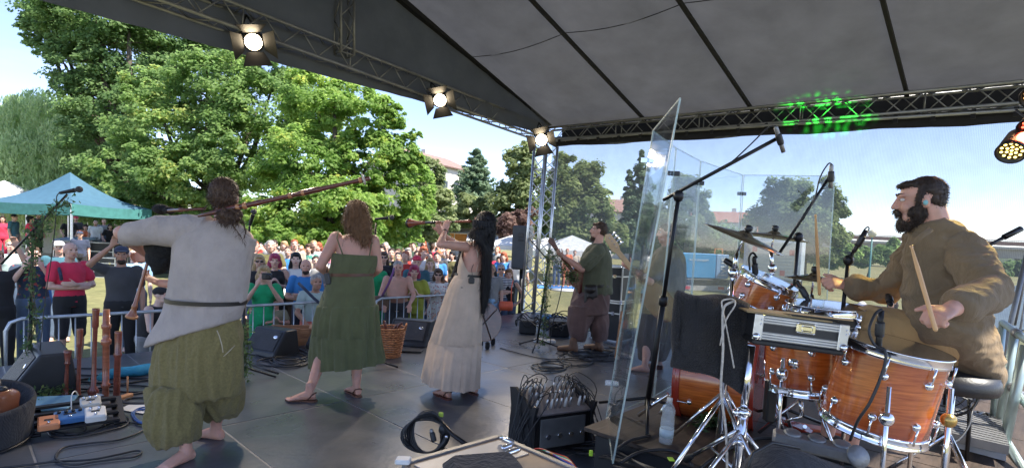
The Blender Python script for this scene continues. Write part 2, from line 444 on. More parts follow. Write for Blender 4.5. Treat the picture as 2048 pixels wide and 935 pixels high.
gm.sheet(grid); gm.obj('gable_cloth', TARP2, roof)
# ridge tube
m = MB(); m.tube([S(RIDGE_A, 7.2, RIDGE_Z + .03), S(RIDGE_A, -2.5, RIDGE_Z + .03)], .04, 10); m.obj('ridge_tube', ALU_D, roof)

def truss(name, label, p0, p1, w=.26, h=.26, step=.5, up=V((0, 0, 1)), mt=None, group=None, tr=.022, br=.009, cords=('bottom_chord', 'top_chord')):
    p0, p1 = V(p0), V(p1); d = p1 - p0; L = d.length; z = d.normalized()
    x = up.cross(z).normalized() if abs(up.dot(z)) < .99 else V(U); y = z.cross(x).normalized()
    t = thing(name, label, 'truss', tuple(p0), 0, group)
    c = [(-1, -1), (1, -1), (1, 1), (-1, 1)]
    for (i, j) in c:
        o = x * (w / 2 * i) + y * (h / 2 * j)
        MB().tube([p0 + o, p1 + o], tr, 10).obj('chord', mt or ALU, t)
    n = max(2, int(round(L / step)))
    for f in range(4):
        a, b = c[f], c[(f + 1) % 4]; oa = x * (w / 2 * a[0]) + y * (h / 2 * a[1]); ob = x * (w / 2 * b[0]) + y * (h / 2 * b[1])
        m = MB()
        for k in range(n):
            s0 = p0 + d * (k / n); s1 = p0 + d * ((k + .5) / n); s2 = p0 + d * ((k + 1) / n)
            m.tube([s0 + oa, s1 + ob], br, 6); m.tube([s1 + ob, s2 + oa], br, 6)
            if k % 3 == 0: m.tube([s0 + oa, s0 + ob], br, 6)
        m.obj('lacing', mt or ALU, t)
    return t
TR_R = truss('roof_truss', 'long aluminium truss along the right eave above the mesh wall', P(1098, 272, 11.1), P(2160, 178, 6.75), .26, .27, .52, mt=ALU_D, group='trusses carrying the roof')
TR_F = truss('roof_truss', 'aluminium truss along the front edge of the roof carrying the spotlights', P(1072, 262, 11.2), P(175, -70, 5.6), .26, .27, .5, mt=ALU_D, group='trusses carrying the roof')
TR_T = truss('tower_truss', 'bright aluminium tower truss standing at the far front corner of the stage', P(1066, 622, 10.9), P(1092, 292, 10.9), .33, .33, .46, tr=.027, br=.011)
p = MB(); pb = P(1066, 622, 10.9)
p.box(V((pb.x, pb.y, GZ + .3)), (.6, .6, .5), M_ST); p.obj('base', BLACKM, TR_T)
TR_K = truss('king_post_truss', 'short vertical truss in the middle of the front gable', P(688, 110, 7.75), P(688, -30, 7.75), .2, .2, .42, mt=ALU_D, tr=.018)
# black valance hanging under the right truss (top of the mesh wall)
e0, e1 = P(1108, 290, 11.0), P(2170, 232, 6.7)
val = thing('valance', 'black cloth valance rolled along the underside of the right truss', 'curtain', tuple(e0))
m = MB(); grid = []
for i in range(41):
    q = e0.lerp(e1, i / 40); off = .02 * math.sin(i * 1.9)
    grid.append([q + W * .02 + V((0, 0, .16)), q + U * off + V((0, 0, .04)), q + U * (.03 + off) + V((0, 0, -.03 + .012 * math.sin(i * .7)))])
m.sheet(grid); m.obj('cloth', BLACKC, val)
m = MB(); m.tube([e0.lerp(e1, 0) + V((0, 0, .1)) - U * .12, e0.lerp(e1, 1) + V((0, 0, .1)) - U * .12], .024, 8); m.obj('curtain_rail', ALU_D, val)
for i in range(18):
    q = e0.lerp(e1, (i + .5) / 18) + V((0, 0, .1)) - U * .12
    m = MB(); m.box(q + V((0, 0, -.02)), (.03, .05, .12), M_ST); m.obj('tie', BLACKC, val)
m = MB(); grid = []
for i in range(31):
    q = e0.lerp(e1, i / 30); grid.append([q + U * .22 + V((0, 0, .02)), q + U * .24 + V((0, 0, .28)), q + U * .20 + V((0, 0, .60))])
m.sheet(grid); m.obj('fascia', BLACKC, val)
# transparent mesh wall on the right side of the stage
def scrim_mat():
    m = bpy.data.materials.new('mesh_wall'); m.use_nodes = True; N = m.node_tree.nodes; L = m.node_tree.links
    b = N['Principled BSDF']; b.inputs['Base Color'].default_value = (.21, .225, .24, 1); b.inputs['Roughness'].default_value = .8
    tp = N.new('ShaderNodeBsdfTransparent'); ms = N.new('ShaderNodeMixShader')
    tc = N.new('ShaderNodeTexCoord')
    facs = []
    for ax, dr in (('X', 0), ('Z', 1)):
        w = N.new('ShaderNodeTexWave'); w.bands_direction = ax; w.inputs['Scale'].default_value = 22; w.inputs['Distortion'].default_value = 1.5; w.inputs['Detail'].default_value = 3
        L.new(tc.outputs['Object'], w.inputs[0]); facs.append(w.outputs[1])
    ad = N.new('ShaderNodeMath'); ad.operation = 'ADD'; L.new(facs[0], ad.inputs[0]); L.new(facs[1], ad.inputs[1])
    no = N.new('ShaderNodeTexNoise'); no.inputs['Scale'].default_value = 5; L.new(tc.outputs['Object'], no.inputs['Vector'])
    a2 = N.new('ShaderNodeMath'); a2.operation = 'ADD'; L.new(ad.outputs[0], a2.inputs[0]); L.new(no.outputs[0], a2.inputs[1])
    rm = N.new('ShaderNodeMapRange'); rm.inputs[1].default_value = .2; rm.inputs[2].default_value = 2.2; rm.inputs[3].default_value = .30; rm.inputs[4].default_value = .56
    L.new(a2.outputs[0], rm.inputs[0]); L.new(rm.outputs[0], ms.inputs[0]); L.new(tp.outputs[0], ms.inputs[1]); L.new(b.outputs[0], ms.inputs[2])
    L.new(ms.outputs[0], N['Material Output'].inputs[0]); return m
s0, s1 = P(1104, 292, 11.05), P(2170, 234, 6.75)
m = MB(); grid = []
for i in range(31):
    t = i / 30; q = s0.lerp(s1, t); row = []
    for j in range(9):
        row.append(V((q.x, q.y, 0)) + U * (.03 * math.sin(i * .8 + j * .3)) + V((0, 0, q.z + (-.02 - q.z) * j / 8)))
    grid.append(row)
m.sheet(grid); tag(m.obj('mesh_wall', scrim_mat()), 'see-through grey mesh sheet closing the right side of the stage', 'mesh wall')
# ================================================================ trees
def leaf_mat(name, c1, c2, c3=None, tr=.62):
    m = bpy.data.materials.new(name); m.use_nodes = True; N = m.node_tree.nodes; L = m.node_tree.links
    b = N['Principled BSDF']; b.inputs['Roughness'].default_value = .6; b.inputs['Specular IOR Level'].default_value = .3
    at = N.new('ShaderNodeAttribute'); at.attribute_name = 'tint'
    cr = N.new('ShaderNodeValToRGB'); e = cr.color_ramp.elements
    e[0].color = (*c1, 1); e[1].color = (*c2, 1)
    if c3: q = e.new(.94); q.color = (*c2, 1); e[2].color = (*c3, 1)
    L.new(at.outputs['Fac'], cr.inputs[0]); L.new(cr.outputs[0], b.inputs['Base Color'])
    t = N.new('ShaderNodeBsdfTranslucent'); ms = N.new('ShaderNodeMixShader'); ms.inputs[0].default_value = tr
    hs = N.new('ShaderNodeHueSaturation'); hs.inputs['Value'].default_value = 1.45; L.new(cr.outputs[0], hs.inputs['Color']); L.new(hs.outputs[0], t.inputs[0])
    L.new(b.outputs[0], ms.inputs[1]); L.new(t.outputs[0], ms.inputs[2]); L.new(ms.outputs[0], N['Material Output'].inputs[0])
    return m
BARK = mat('bark', (.075, .06, .047), .95, var=.35, scale=7, bump=.9, bscale=14, stretch=(1, 1, .25))
rs = np.random.RandomState(11)
def leaf_mesh(name, cen, nor, size, tint, m, aspect=.62, drop=0.0):
    n = len(cen)
    r = rs.normal(size=(n, 3)); r[:, 2] -= drop * 3
    x = np.cross(nor, r); x /= np.linalg.norm(x, axis=1)[:, None] + 1e-9
    y = np.cross(nor, x)
    if drop: x, y = y, x
    s = size[:, None]
    v = np.stack([cen + x * s, cen + y * s * aspect, cen - x * s, cen - y * s * aspect], 1).reshape(-1, 3).astype('f')
    me = bpy.data.meshes.new(name)
    me.vertices.add(4 * n); me.vertices.foreach_set('co', v.ravel())
    me.loops.add(4 * n); me.loops.foreach_set('vertex_index', np.arange(4 * n, dtype='i'))
    me.polygons.add(n); me.polygons.foreach_set('loop_start', np.arange(0, 4 * n, 4, dtype='i')); me.polygons.foreach_set('loop_total', np.full(n, 4, 'i'))
    a = me.attributes.new('tint', 'FLOAT', 'POINT'); a.data.foreach_set('value', np.repeat(tint, 4).astype('f'))
    me.update(); me.validate(); me.materials.append(m)
    return me
def unit(n):
    d = rs.normal(size=(n, 3)); return d / np.linalg.norm(d, axis=1)[:, None]
def crown_pts(blobs, n, sub=26, spread=.34, flat=.55, tiers=None):
    vol = np.array([b[1][0] * b[1][1] * b[1][2] for b in blobs]) ** .667; vol /= vol.sum()
    C = []; Nn = []; T = []
    for (c, r), w in zip(blobs, vol):
        c = np.array(c); r = np.array(r); k = max(8, int(sub * (w * len(blobs)) ** .5)); m = int(n * w / k) + 1
        d = unit(k); rad = rs.uniform(.45, 1.02, k) ** .6
        cc = c + d * r * rad[:, None] * .97
        bt = rs.uniform(-.12, .12)
        for i in range(k):
            q = unit(m) * (rs.uniform(0, 1, m) ** .45)[:, None]
            sr = r.mean() * spread * rs.uniform(.55, 1.3)
            p = cc[i] + q * np.array([sr, sr, sr * flat]) - np.array([0, 0, 1.0]) * (q[:, 0] ** 2 + q[:, 1] ** 2)[:, None] * sr * .35
            nn = q * .5 + d[i] * .5 + np.array([0, 0, .75]) + rs.normal(size=(m, 3)) * .45
            C.append(p); Nn.append(nn / np.linalg.norm(nn, axis=1)[:, None]); T.append(np.clip(rs.uniform(.1, .9) + bt + rs.normal(size=m) * .13, 0, 1))
    return np.concatenate(C), np.concatenate(Nn), np.concatenate(T)
def tree(name, label, blobs_px, d, n, leaf, m, trunk=None, limbs=True, group='trees round the field', **kw):
    if d > 30: kw.setdefault('spread', .42); kw.setdefault('flat', .8); n = int(n * 1.35)
    blobs = []
    for (px, py, rx, ry, dd) in blobs_px:
        c = P(px, py, d + dd); s = pxs(d + dd); blobs.append((tuple(c), (rx * s, (rx + ry) / 2 * s * .85, ry * s)))
    cx = sum(b[0][0] for b in blobs) / len(blobs); cy_ = sum(b[0][1] for b in blobs) / len(blobs)
    if trunk: cx = P(trunk[0], 500, d).x; cy_ = d
    t = thing(name, label, 'tree', (cx, cy_, GZ), 0, group)
    C, Nn, T = crown_pts(blobs, n, **kw)
    size = leaf * rs.uniform(.6, 1.35, len(C))
    me = leaf_mesh('crown', C, Nn, size, T, m); me.transform(Matrix.Translation(-V(t.location)))
    link_obj('crown', me, t)
    H = max(b[0][2] + b[1][2] for b in blobs) - GZ; tr = (trunk[1] if trunk else .03 * H)
    base = V((cx, cy_, GZ)); mid = base + V((.15, .1, H * .3))
    mb = MB(); mb.tube([base - V((0, 0, .2)), base + V((.02, 0, .5)), base + V((.08, .04, H * .16)), mid, V((cx + .2, cy_, GZ + H * .55)), V((cx + .1, cy_, GZ + H * .8))], [tr * 1.4, tr, tr * .85, tr * .7, tr * .4, tr * .12], 10)
    mb.obj('trunk', BARK, t)
    if limbs:
        for (c, r) in blobs[:9]:
            c = V(c); a = base + V((.1, .05, H * rnd.uniform(.16, .4)))
            q = a.lerp(c, .5) + V((rnd.uniform(-.3, .3), rnd.uniform(-.3, .3), -.25)) ; e_ = a.lerp(c, .95)
            l = MB(); l.tube([a, a.lerp(q, .5), q, e_], [tr * .5, tr * .4, tr * .28, tr * .06], 7)
            for k in range(4):
                w0 = q.lerp(e_, rnd.random()); w1 = w0 + V((rnd.uniform(-1, 1) * r[0], rnd.uniform(-1, 1) * r[1], rnd.uniform(-.1, .8) * r[2])) * .6
                l.tube([w0, w0.lerp(w1, .5) + V((0, 0, .1)), w1], [tr * .16, tr * .1, .01], 5)
            l.obj('limb', BARK, t)
    return t
LF_DARK = leaf_mat('leaf_deep_green', (.10, .18, .065), (.21, .31, .12))
LF_MID = leaf_mat('leaf_mid_green', (.13, .22, .07), (.25, .36, .12), (.36, .40, .12))
LF_YEL = leaf_mat('leaf_yellow_green', (.15, .26, .06), (.30, .42, .11), (.44, .46, .1))
LF_PALE = leaf_mat('leaf_pale_green', (0.159, 0.213, 0.096), (0.305, 0.347, 0.168))
LF_WIL = leaf_mat('leaf_willow', (.26, .36, .17), (.46, .55, .3))
LF_CON = leaf_mat('leaf_conifer', (.10, .17, .10), (.2, .27, .16), tr=.4)
LF_PUR = leaf_mat('leaf_purple_brown', (0.146, 0.095, 0.084), (0.268, 0.179, 0.150))
LF_OLV = leaf_mat('leaf_olive', (.13, .19, .08), (.26, .31, .13))

tree('broadleaf_tree', 'tallest dark green tree with sprigs reaching out over the blue sky at upper left',
     [(150, 50, 70, 50, 1), (75, 40, 40, 25, 1), (190, 20, 130, 70, 0), (120, 60, 75, 45, 1), (260, 110, 110, 80, 1), (170, 130, 80, 55, 0), (330, 40, 110, 80, 2), (90, 15, 55, 32, 1), (110, 95, 45, 25, 0), (230, 210, 100, 70, 0),
      (60, 75, 25, 10, 0), (140, 175, 40, 18, 0), (400, 110, 90, 60, 3), (200, 290, 90, 70, 0), (250, 380, 100, 70, 1)], 26, 80000, .092, LF_DARK, (250, .42), sub=60, spread=.30)
tree('maple_tree', 'broad green tree in the middle of the clump with sky showing through its top',
     [(330, 250, 110, 80, 0), (430, 170, 100, 70, 0), (520, 210, 110, 80, 0), (380, 340, 110, 70, -1), (480, 300, 110, 80, -1), (560, 130, 80, 55, 1), (300, 170, 60, 45, 1), (470, 90, 60, 30, 1),
      (270, 330, 90, 60, -1), (300, 420, 80, 50, 0), (420, 420, 90, 50, 0), (610, 250, 70, 60, 0)], 22, 95000, .078, LF_MID, (405, .38), sub=60, spread=.29)
tree('maple_tree', 'yellow-green tree on the right of the clump hanging low over the crowd',
     [(640, 200, 90, 65, 1), (720, 230, 80, 60, 0), (610, 320, 110, 75, 0), (740, 320, 80, 65, 0), (660, 410, 120, 65, -1), (770, 400, 75, 65, 0), (560, 430, 80, 50, -1), (700, 470, 80, 25, -1), (540, 470, 65, 25, -2),
      (800, 310, 45, 45, 0), (835, 390, 40, 70, 1), (790, 230, 30, 28, 0), (800, 460, 50, 35, 1), (620, 475, 60, 20, -2), (830, 270, 16, 14, 0)], 18, 95000, .064, LF_YEL, (655, .3), sub=60, spread=.28)
tree('understorey_tree', 'dark trees in the shade behind the crowd under the yellow-green tree', [(480, 430, 90, 90, 2), (640, 470, 120, 50, 3), (380, 450, 80, 60, 3), (760, 460, 90, 50, 4), (560, 480, 80, 40, 3)], 27, 16000, .12, LF_DARK, (560, .2), sub=30)
# willow
wt = thing('willow_tree', 'weeping willow with hanging strands beside the pale house at the left edge', 'tree', tuple(V((P(120, 300, 30).x, 30, GZ))), 0, 'trees round the field')
C = []; T = []; Nn = []
for (px, py, rx, ry, dd, k) in ((50, 240, 65, 45, 0, 230), (-10, 280, 40, 60, 0, 120), (130, 230, 85, 45, 0, 300), (185, 280, 75, 60, -1, 280), (100, 320, 90, 60, -1, 300), (160, 390, 100, 50, -1, 300), (230, 370, 60, 50, -1, 200), (25, 330, 34, 55, 0, 130)):
    c = P(px, py, 30 + dd); s = pxs(30)
    for q in range(k):
        dr = unit(1)[0]; dr[2] = abs(dr[2]); p0 = np.array(c) + dr * np.array([rx, rx, ry]) * s
        Ls = rs.uniform(1.2, 3.6); m_ = int(Ls * 17); tt = rs.uniform(0, 1, m_)
        out = dr[:2] * .35
        pp = p0 + np.stack([out[0] * tt, out[1] * tt, -Ls * tt], 1) + rs.normal(size=(m_, 3)) * np.array([.09, .09, .03])
        C.append(pp); T.append(np.clip(rs.uniform(.1, .9) + rs.normal(size=m_) * .1, 0, 1)); a = rs.normal(size=(m_, 3)); a[:, 2] *= .2; Nn.append(a / np.linalg.norm(a, axis=1)[:, None])
C = np.concatenate(C); C[:, 2] = np.maximum(C[:, 2], GZ + .3); T = np.concatenate(T); Nn = np.concatenate(Nn)
me = leaf_mesh('crown', C, Nn, .13 * rs.uniform(.6, 1.3, len(C)), T, LF_WIL, aspect=.28, drop=1.0); me.transform(Matrix.Translation(-V(wt.location))); link_obj('crown', me, wt)
mb = MB(); q = V(wt.location); mb.tube([q, q + V((.1, 0, 2)), q + V((.4, 0, 4.5)), q + V((.2, 0, 6.5))], [.45, .36, .25, .08], 10); mb.obj('trunk', BARK, wt)

tree('leafy_tree', 'soft pale green tree beside the white gabled house right of the yellow-green tree', [(855, 350, 32, 38, 0), (870, 410, 38, 40, 0), (840, 440, 40, 40, -1), (885, 455, 40, 22, -2)], 32, 9000, .14, LF_PALE, (860, .2))
# conifer
def conifer(name, label, cx, top_y, bot_y, half, d, n, m, leaf, group='trees round the field'):
    s = pxs(d); base = P(cx, 500, d); t = thing(name, label, 'tree', (base.x, d, GZ), 0, group)
    zt = P(cx, top_y, d).z; zb = P(cx, bot_y, d).z; C = []; T = []; Nn = []
    tiers = 24
    for k in range(tiers):
        f = min(1, max(0, (k + rs.uniform(-.5, .5)) / (tiers - 1))); z = zt + (zb - zt) * f; rr = half * s * (.08 + .92 * f ** .8)
        nb = 5 + int(9 * f)
        for b_ in range(nb):
            a = rs.uniform(0, 2 * PI); L_ = rr * rs.uniform(.65, 1.15); m_ = max(6, int(n / tiers / nb))
            tt = rs.uniform(.1, 1, m_) ** .7
            pp = np.stack([base.x + np.cos(a) * L_ * tt, d + np.sin(a) * L_ * tt, z + tt * L_ * .28 - .05], 1) + rs.normal(size=(m_, 3)) * np.array([.16, .16, .12]) * (1.2 - tt[:, None] * .6) * rr * .5
            C.append(pp); T.append(np.clip(rs.uniform(.2, .8) + rs.normal(size=m_) * .15, 0, 1)); q = rs.normal(size=(m_, 3)) * .6 + np.array([np.cos(a), np.sin(a), 1.2]) * .5; Nn.append(q / np.linalg.norm(q, axis=1)[:, None])
    C = np.concatenate(C); me = leaf_mesh('crown', C, np.concatenate(Nn), leaf * rs.uniform(.6, 1.3, len(C)), np.concatenate(T), m, aspect=.35); me.transform(Matrix.Translation(-V(t.location))); link_obj('crown', me, t)
    MB().tube([(base.x, d, GZ), (base.x, d, zt - .2)], [.018 * (zt - GZ) + .05, .03], 8).obj('trunk', BARK, t)
    return t
conifer('conifer_tree', 'blue-green conifer with a spiky top against the pale sky', 945, 300, 410, 52, 52, 14000, LF_CON, .22)
tree('round_bush', 'round light green bush in front of the conifer', [(940, 415, 36, 30, 0), (915, 440, 26, 22, 0), (965, 440, 28, 20, 0)], 46, 8000, .17, LF_PALE, (940, .12), limbs=False)
tree('leafy_tree', 'tall light green tree directly left of the tower truss', [(1040, 330, 32, 40, 0), (1062, 380, 42, 45, 0), (1015, 400, 38, 35, 0), (1050, 300, 22, 22, 0), (990, 430, 30, 25, 0), (1050, 440, 40, 30, 0)], 44, 14000, .17, LF_PALE, (1045, .3))
tree('purple_bush', 'purple-brown shrub behind the tall black loudspeaker', [(1035, 448, 40, 26, 0), (1015, 465, 24, 14, 0), (1055, 425, 20, 12, 0)], 38, 5000, .13, LF_PUR, (1035, .1), limbs=False)
tree('broadleaf_tree', 'big olive green tree behind the bearded guitarist', [(1130, 340, 40, 38, 0), (1175, 355, 38, 38, 0), (1125, 410, 40, 50, -1), (1180, 430, 45, 55, -1), (1150, 470, 60, 35, -1), (1212, 385, 14, 9, 0), (1110, 460, 35, 50, 0), (1225, 470, 40, 30, 1)], 33, 24000, .125, LF_OLV, (1150, .3))
for lb, x_, t_, w_ in (('narrow upright dark tree right of the olive tree', 1284, 330, 20), ('narrow upright tree seen beside the first dark one', 1260, 365, 16)):
    tree('poplar_tree', lb, [(x_, t_ - 12, w_ * .25, 16, 0), (x_ - 2, t_ + 12, w_ * .55, 24, 0), (x_ + 3, t_ + 45, w_ * .8, 28, 0), (x_ - 3, t_ + 80, w_, 30, 0), (x_ + 2, t_ + 115, w_ * 1.05, 30, 0)], 42, 9000, .13, LF_CON, (x_, .15), limbs=False)
tree('leafy_tree', 'round green tree seen through the clear drum screen', [(1370, 380, 32, 38, 0), (1395, 400, 26, 28, 0), (1345, 420, 30, 30, 0), (1380, 450, 50, 32, 0), (1320, 450, 30, 35, 0)], 48, 13000, .17, LF_OLV, (1370, .3))
tree('hedge_row', 'row of dark bushes behind the blue trailer', [(1430, 470, 45, 24, 0), (1470, 485, 40, 24, 0), (1400, 500, 40, 24, 0), (1520, 490, 40, 22, 1), (1250, 480, 50, 20, 2)], 50, 11000, .18, LF_DARK, (1450, .1), limbs=False)
tree('broadleaf_tree', 'large round tree standing alone behind the white truck', [(1575, 385, 45, 36, 0), (1630, 390, 40, 36, 0), (1540, 430, 42, 38, 0), (1600, 440, 60, 45, -1), (1660, 430, 34, 38, 0), (1640, 485, 50, 35, 0), (1560, 490, 45, 30, 0), (1675, 470, 25, 25, 0)], 40, 30000, .14, LF_OLV, (1605, .35))
tree('bush_row', 'bushes along the path below the bridge', [(1690, 505, 30, 18, 0), (1730, 512, 35, 20, 1), (1775, 500, 26, 26, 1), (1800, 515, 38, 20, 2), (1850, 518, 38, 18, 3), (1660, 520, 30, 14, 0)], 44, 14000, .15, LF_MID, (1740, .1), limbs=False)
tree('bank_trees', 'dark bushes on the far river bank at the right edge', [(1900, 530, 45, 20, 0), (1975, 540, 45, 24, 0), (2040, 545, 45, 26, 0), (2100, 545, 45, 28, 0)], 75, 9000, .26, LF_DARK, (1980, .1), limbs=False)
for i, (px, py, rx, ry, d) in enumerate(((700, 460, 90, 40, 62), (820, 450, 90, 40, 60), (990, 455, 60, 30, 66), (1120, 470, 90, 36, 64), (-40, 430, 60, 60, 60), (1350, 470, 90, 30, 75))):
    tree('far_tree', ['distant green tree behind the big clump', 'distant tree mass behind the crowd centre', 'distant tree between conifer and tower truss', 'distant tree low behind the white tents', 'distant tree at the far left edge', 'distant tree behind the clear panels'][i],
         [(px - rx * .4, py, rx * .6, ry, 0), (px + rx * .4, py + 4, rx * .6, ry * .85, 0)], d, 5000, .28, LF_MID if i % 2 else LF_DARK, (px, .2), limbs=False)

# ================================================================ buildings and bridge
PLASTER = mat('plaster_pale', (.55, .52, .47), .9, var=.12, scale=1.5)
PLASTER2 = mat('plaster_white', (.62, .62, .6), .9, var=.1)
TILE = mat('roof_tiles_red', (.30, .12, .075), .85, var=.3, scale=4)
TILE2 = mat('roof_tiles_brown', (.24, .15, .13), .85, var=.3, scale=4)
GLASSD = mat('window_dark', (.03, .035, .04), .15, var=.3)
CONC = mat('concrete', (.36, .35, .33), .85, var=.2, scale=.6, bump=.1)
def house(label, cx, d, w, dep, eave_y, ridge_y, wall, tile, rz, floors=2, gr='houses beyond the trees'):
    c = P(cx, 500, d); ze = P(cx, eave_y, d).z; zr = P(cx, ridge_y, d).z
    t = thing('house', label, 'house', (c.x, c.y, GZ), rz, gr)
    def Lp(x, y, z): return V((x, y, z - GZ))
    m = MB(); m.box(Lp(0, 0, (ze + GZ) / 2), (w, dep, ze - GZ)); 
    m.add([Lp(-w / 2, -dep / 2, ze), Lp(-w / 2, dep / 2, ze), Lp(-w / 2, 0, zr)], [(0, 1, 2)], 0, False); m.add([Lp(w / 2, -dep / 2, ze), Lp(w / 2, dep / 2, ze), Lp(w / 2, 0, zr)], [(0, 1, 2)], 0, False)
    m.obj('wall', wall, t, local=True)
    m = MB()
    for sg in (-1, 1):
        m.plate([Lp(-w / 2 - .4, sg * (dep / 2 + .4), ze - .15), Lp(w / 2 + .4, sg * (dep / 2 + .4), ze - .15), Lp(w / 2 + .4, 0, zr + .12), Lp(-w / 2 - .4, 0, zr + .12)], .14)
    rf = m.obj('roof', tile, t, local=True)
    MB().box(Lp(w * .2, dep * .12, zr), (.6, .6, 1.6)).obj('chimney', wall, rf, local=True)
    for fl in range(floors):
        z = GZ + 1.6 + fl * 2.9
        if z > ze - .6: break
        for k in range(4):
            x = -w / 2 + w * (k + .5) / 4
            wi = MB().box(Lp(x, -dep / 2 - .01, z), (1.1, .1, 1.35)).obj('window', PLASTER2, t, local=True)
            MB().box(Lp(x, -dep / 2 - .05, z), (.9, .06, 1.15)).obj('pane', GLASSD, wi, local=True)
        for k in range(2):
            y = -dep / 2 + dep * (k + .5) / 2
            for sx in (-1, 1):
                wi = MB().box(Lp(sx * (w / 2 + .01), y, z), (.1, 1.1, 1.35)).obj('window', PLASTER2, t, local=True)
                MB().box(Lp(sx * (w / 2 + .05), y, z), (.06, .9, 1.15)).obj('pane', GLASSD, wi, local=True)
    return t
house('pale house with a red roof behind the willow at the left edge', -30, 48, 9, 8, 265, 215, PLASTER2, TILE, .25, 3)
house('pale house half hidden behind the willow strands', 45, 44, 7, 7, 300, 262, PLASTER2, TILE, .1, 3)
house('white gabled house with a brown roof between the soft green tree and the conifer', 890, 70, 9, 8, 395, 350, PLASTER, TILE2, R(35), 3)
house('house roof rising behind the yellow-green tree', 838, 60, 8, 8, 335, 308, PLASTER, TILE2, R(60), 3)
house('brown roofed house seen between the olive tree and the narrow tree', 1215, 80, 12, 9, 425, 400, PLASTER, TILE2, R(10), 2)
house('red roofed house behind the clear panels above the blue trailer', 1440, 85, 9, 8, 445, 425, PLASTER, TILE, R(-15), 2)
house('small pale house behind the cymbals above the dark bushes', 1478, 90, 8, 8, 470, 452, PLASTER2, TILE, R(20), 2)
# bridge
b0, b1 = P(1500, 472, 120), P(2300, 508, 84)
br = thing('road_bridge', 'long concrete road bridge crossing behind the drummer', 'bridge', (b0.x, b0.y, GZ))
dv = (b1 - b0).normalized(); nv = V((-dv.y, dv.x, 0)).normalized()
m = MB(); m.bar(b0 - V((0, 0, 1.1)), b1 - V((0, 0, 1.1)), 9, 1.5); m.obj('girder', CONC, br)
m = MB(); m.bar(b0 - V((0, 0, .15)) , b1 - V((0, 0, .15)), 10.4, .4); m.obj('deck', mat('bridge_deck', (.45, .43, .4), .8), br)
m = MB(); m.bar(b0 - nv * 5 + V((0, 0, 1.1)), b1 - nv * 5 + V((0, 0, 1.1)), .12, .12); m.bar(b0 - nv * 5 + V((0, 0, .6)), b1 - nv * 5 + V((0, 0, .6)), .08, .7); m.obj('railing', mat('rust_rail', (.3, .17, .13), .7), br)
for k in range(7):
    q = b0.lerp(b1, (k + .4) / 7); MB().box(V((q.x, q.y, (q.z + GZ) / 2 - .6)), (1.6, 4, q.z - GZ - .8)).obj('pier', CONC, br)
hm = MB(); grid = []
for i in range(41):
    x = -260 + i * 26; hgt = 10 + 9 * noise.noise(V((i * .23, 0, 3)))
    grid.append([V((x, 420, GZ - 1)), V((x, 425, GZ + hgt * .6)), V((x, 450, GZ + hgt))])
hm.sheet(grid); struct('hills', hm, mat('wooded_hill', (.06, .085, .055), .95, var=.4, scale=.08))

# ================================================================ lamp posts, tents, vehicles
def lamp_post(px, y_top, d, label):
    g0 = P(px, 540, d); z = P(px, y_top, d).z; t = thing('street_lamp', label, 'street lamp', (g0.x, g0.y, GZ), 0, 'globe lamps along the path')
    q = V((g0.x, g0.y, 0)); MB().tube([q + V((0, 0, GZ)), q + V((0, 0, GZ + 1)), q + V((0, 0, z - .2))], [.08, .05, .04], 8).obj('pole', mat('teal_paint', (.08, .25, .24), .5), t)
    MB().ell(q + V((0, 0, z)), .22).obj('lamp_globe', mat('globe_glass', (.62, .58, .42), .35), t)
lamp_post(1739, 466, 30, 'globe lamp on a teal pole between the drummer and the lone round tree'); lamp_post(1627, 500, 42, 'smaller globe lamp beside the white truck')

def canopy(name, label, c, w, dep, z_eave, z_peak, rz, mtop, mval, legs=True, drop=.28, curve=.25, group=None):
    t = thing(name, label, 'tent', (c.x, c.y, GZ), rz, group)
    ze, zp = z_eave - GZ, z_peak - GZ; cs = [(-w / 2, -dep / 2), (w / 2, -dep / 2), (w / 2, dep / 2), (-w / 2, dep / 2)]
    for k in range(4):
        a, b_ = V((*cs[k], ze)), V((*cs[(k + 1) % 4], ze)); top_ = V((0, 0, zp)); grid = []
        for i in range(9):
            f = i / 8; row = []
            for j in range(9):
                e_ = a.lerp(b_, j / 8) + V((0, 0, -.05 * math.sin(PI * j / 8)))
                q = e_.lerp(top_, f); q.z -= curve * (zp - ze) * math.sin(PI * f) * (.75 + .25 * abs(j - 4) / 4); row.append(q)
            grid.append(row)
        MB().sheet(grid).obj('roof_panel', mtop, t, local=True)
        grid = [[a.lerp(b_, j / 8) + V((0, 0, -.05 * math.sin(PI * j / 8))) for j in range(9)], [a.lerp(b_, j / 8) + V((0, 0, -drop - .05 * math.sin(PI * j / 8))) for j in range(9)]]
        MB().sheet(grid).obj('valance', mval, t, local=True)
    if legs:
        for (x, y) in cs: MB().bar((x * .985, y * .985, 0), (x * .985, y * .985, ze), .05).obj('leg', ALU, t, local=True)
    return t
TEAL = mat('teal_canopy', (.07, .165, .25), .7, var=.1, trans=.3); TEAL2 = mat('teal_valance', (.07, .24, .23), .7, trans=.25)
WHT = mat('white_canopy', (.74, .74, .74), .7, var=.05, trans=.25)
canopy('party_tent', 'teal pop-up canopy over the mixing desks at the left', P(140, 440, 19.3), 3.9, 3.0, P(150, 410, 19).z, P(137, 345, 19.5).z, R(-12), TEAL, TEAL2, drop=.36, curve=.18)
canopy('party_tent', 'white tent roof showing behind the teal canopy', P(10, 440, 26), 5, 4, P(20, 405, 26).z, P(40, 362, 26).z, R(5), WHT, WHT, curve=.1)
mq = thing('marquee', 'long white marquee with a beige side wall behind the mixing desks', 'tent', (P(150, 500, 29).x, 29, GZ), R(-8))
MB().box(V((0, 0, 1.35)), (16, .1, 2.7)).obj('side_wall', mat('beige_wall', (.42, .38, .32), .85, var=.1), mq, local=True)
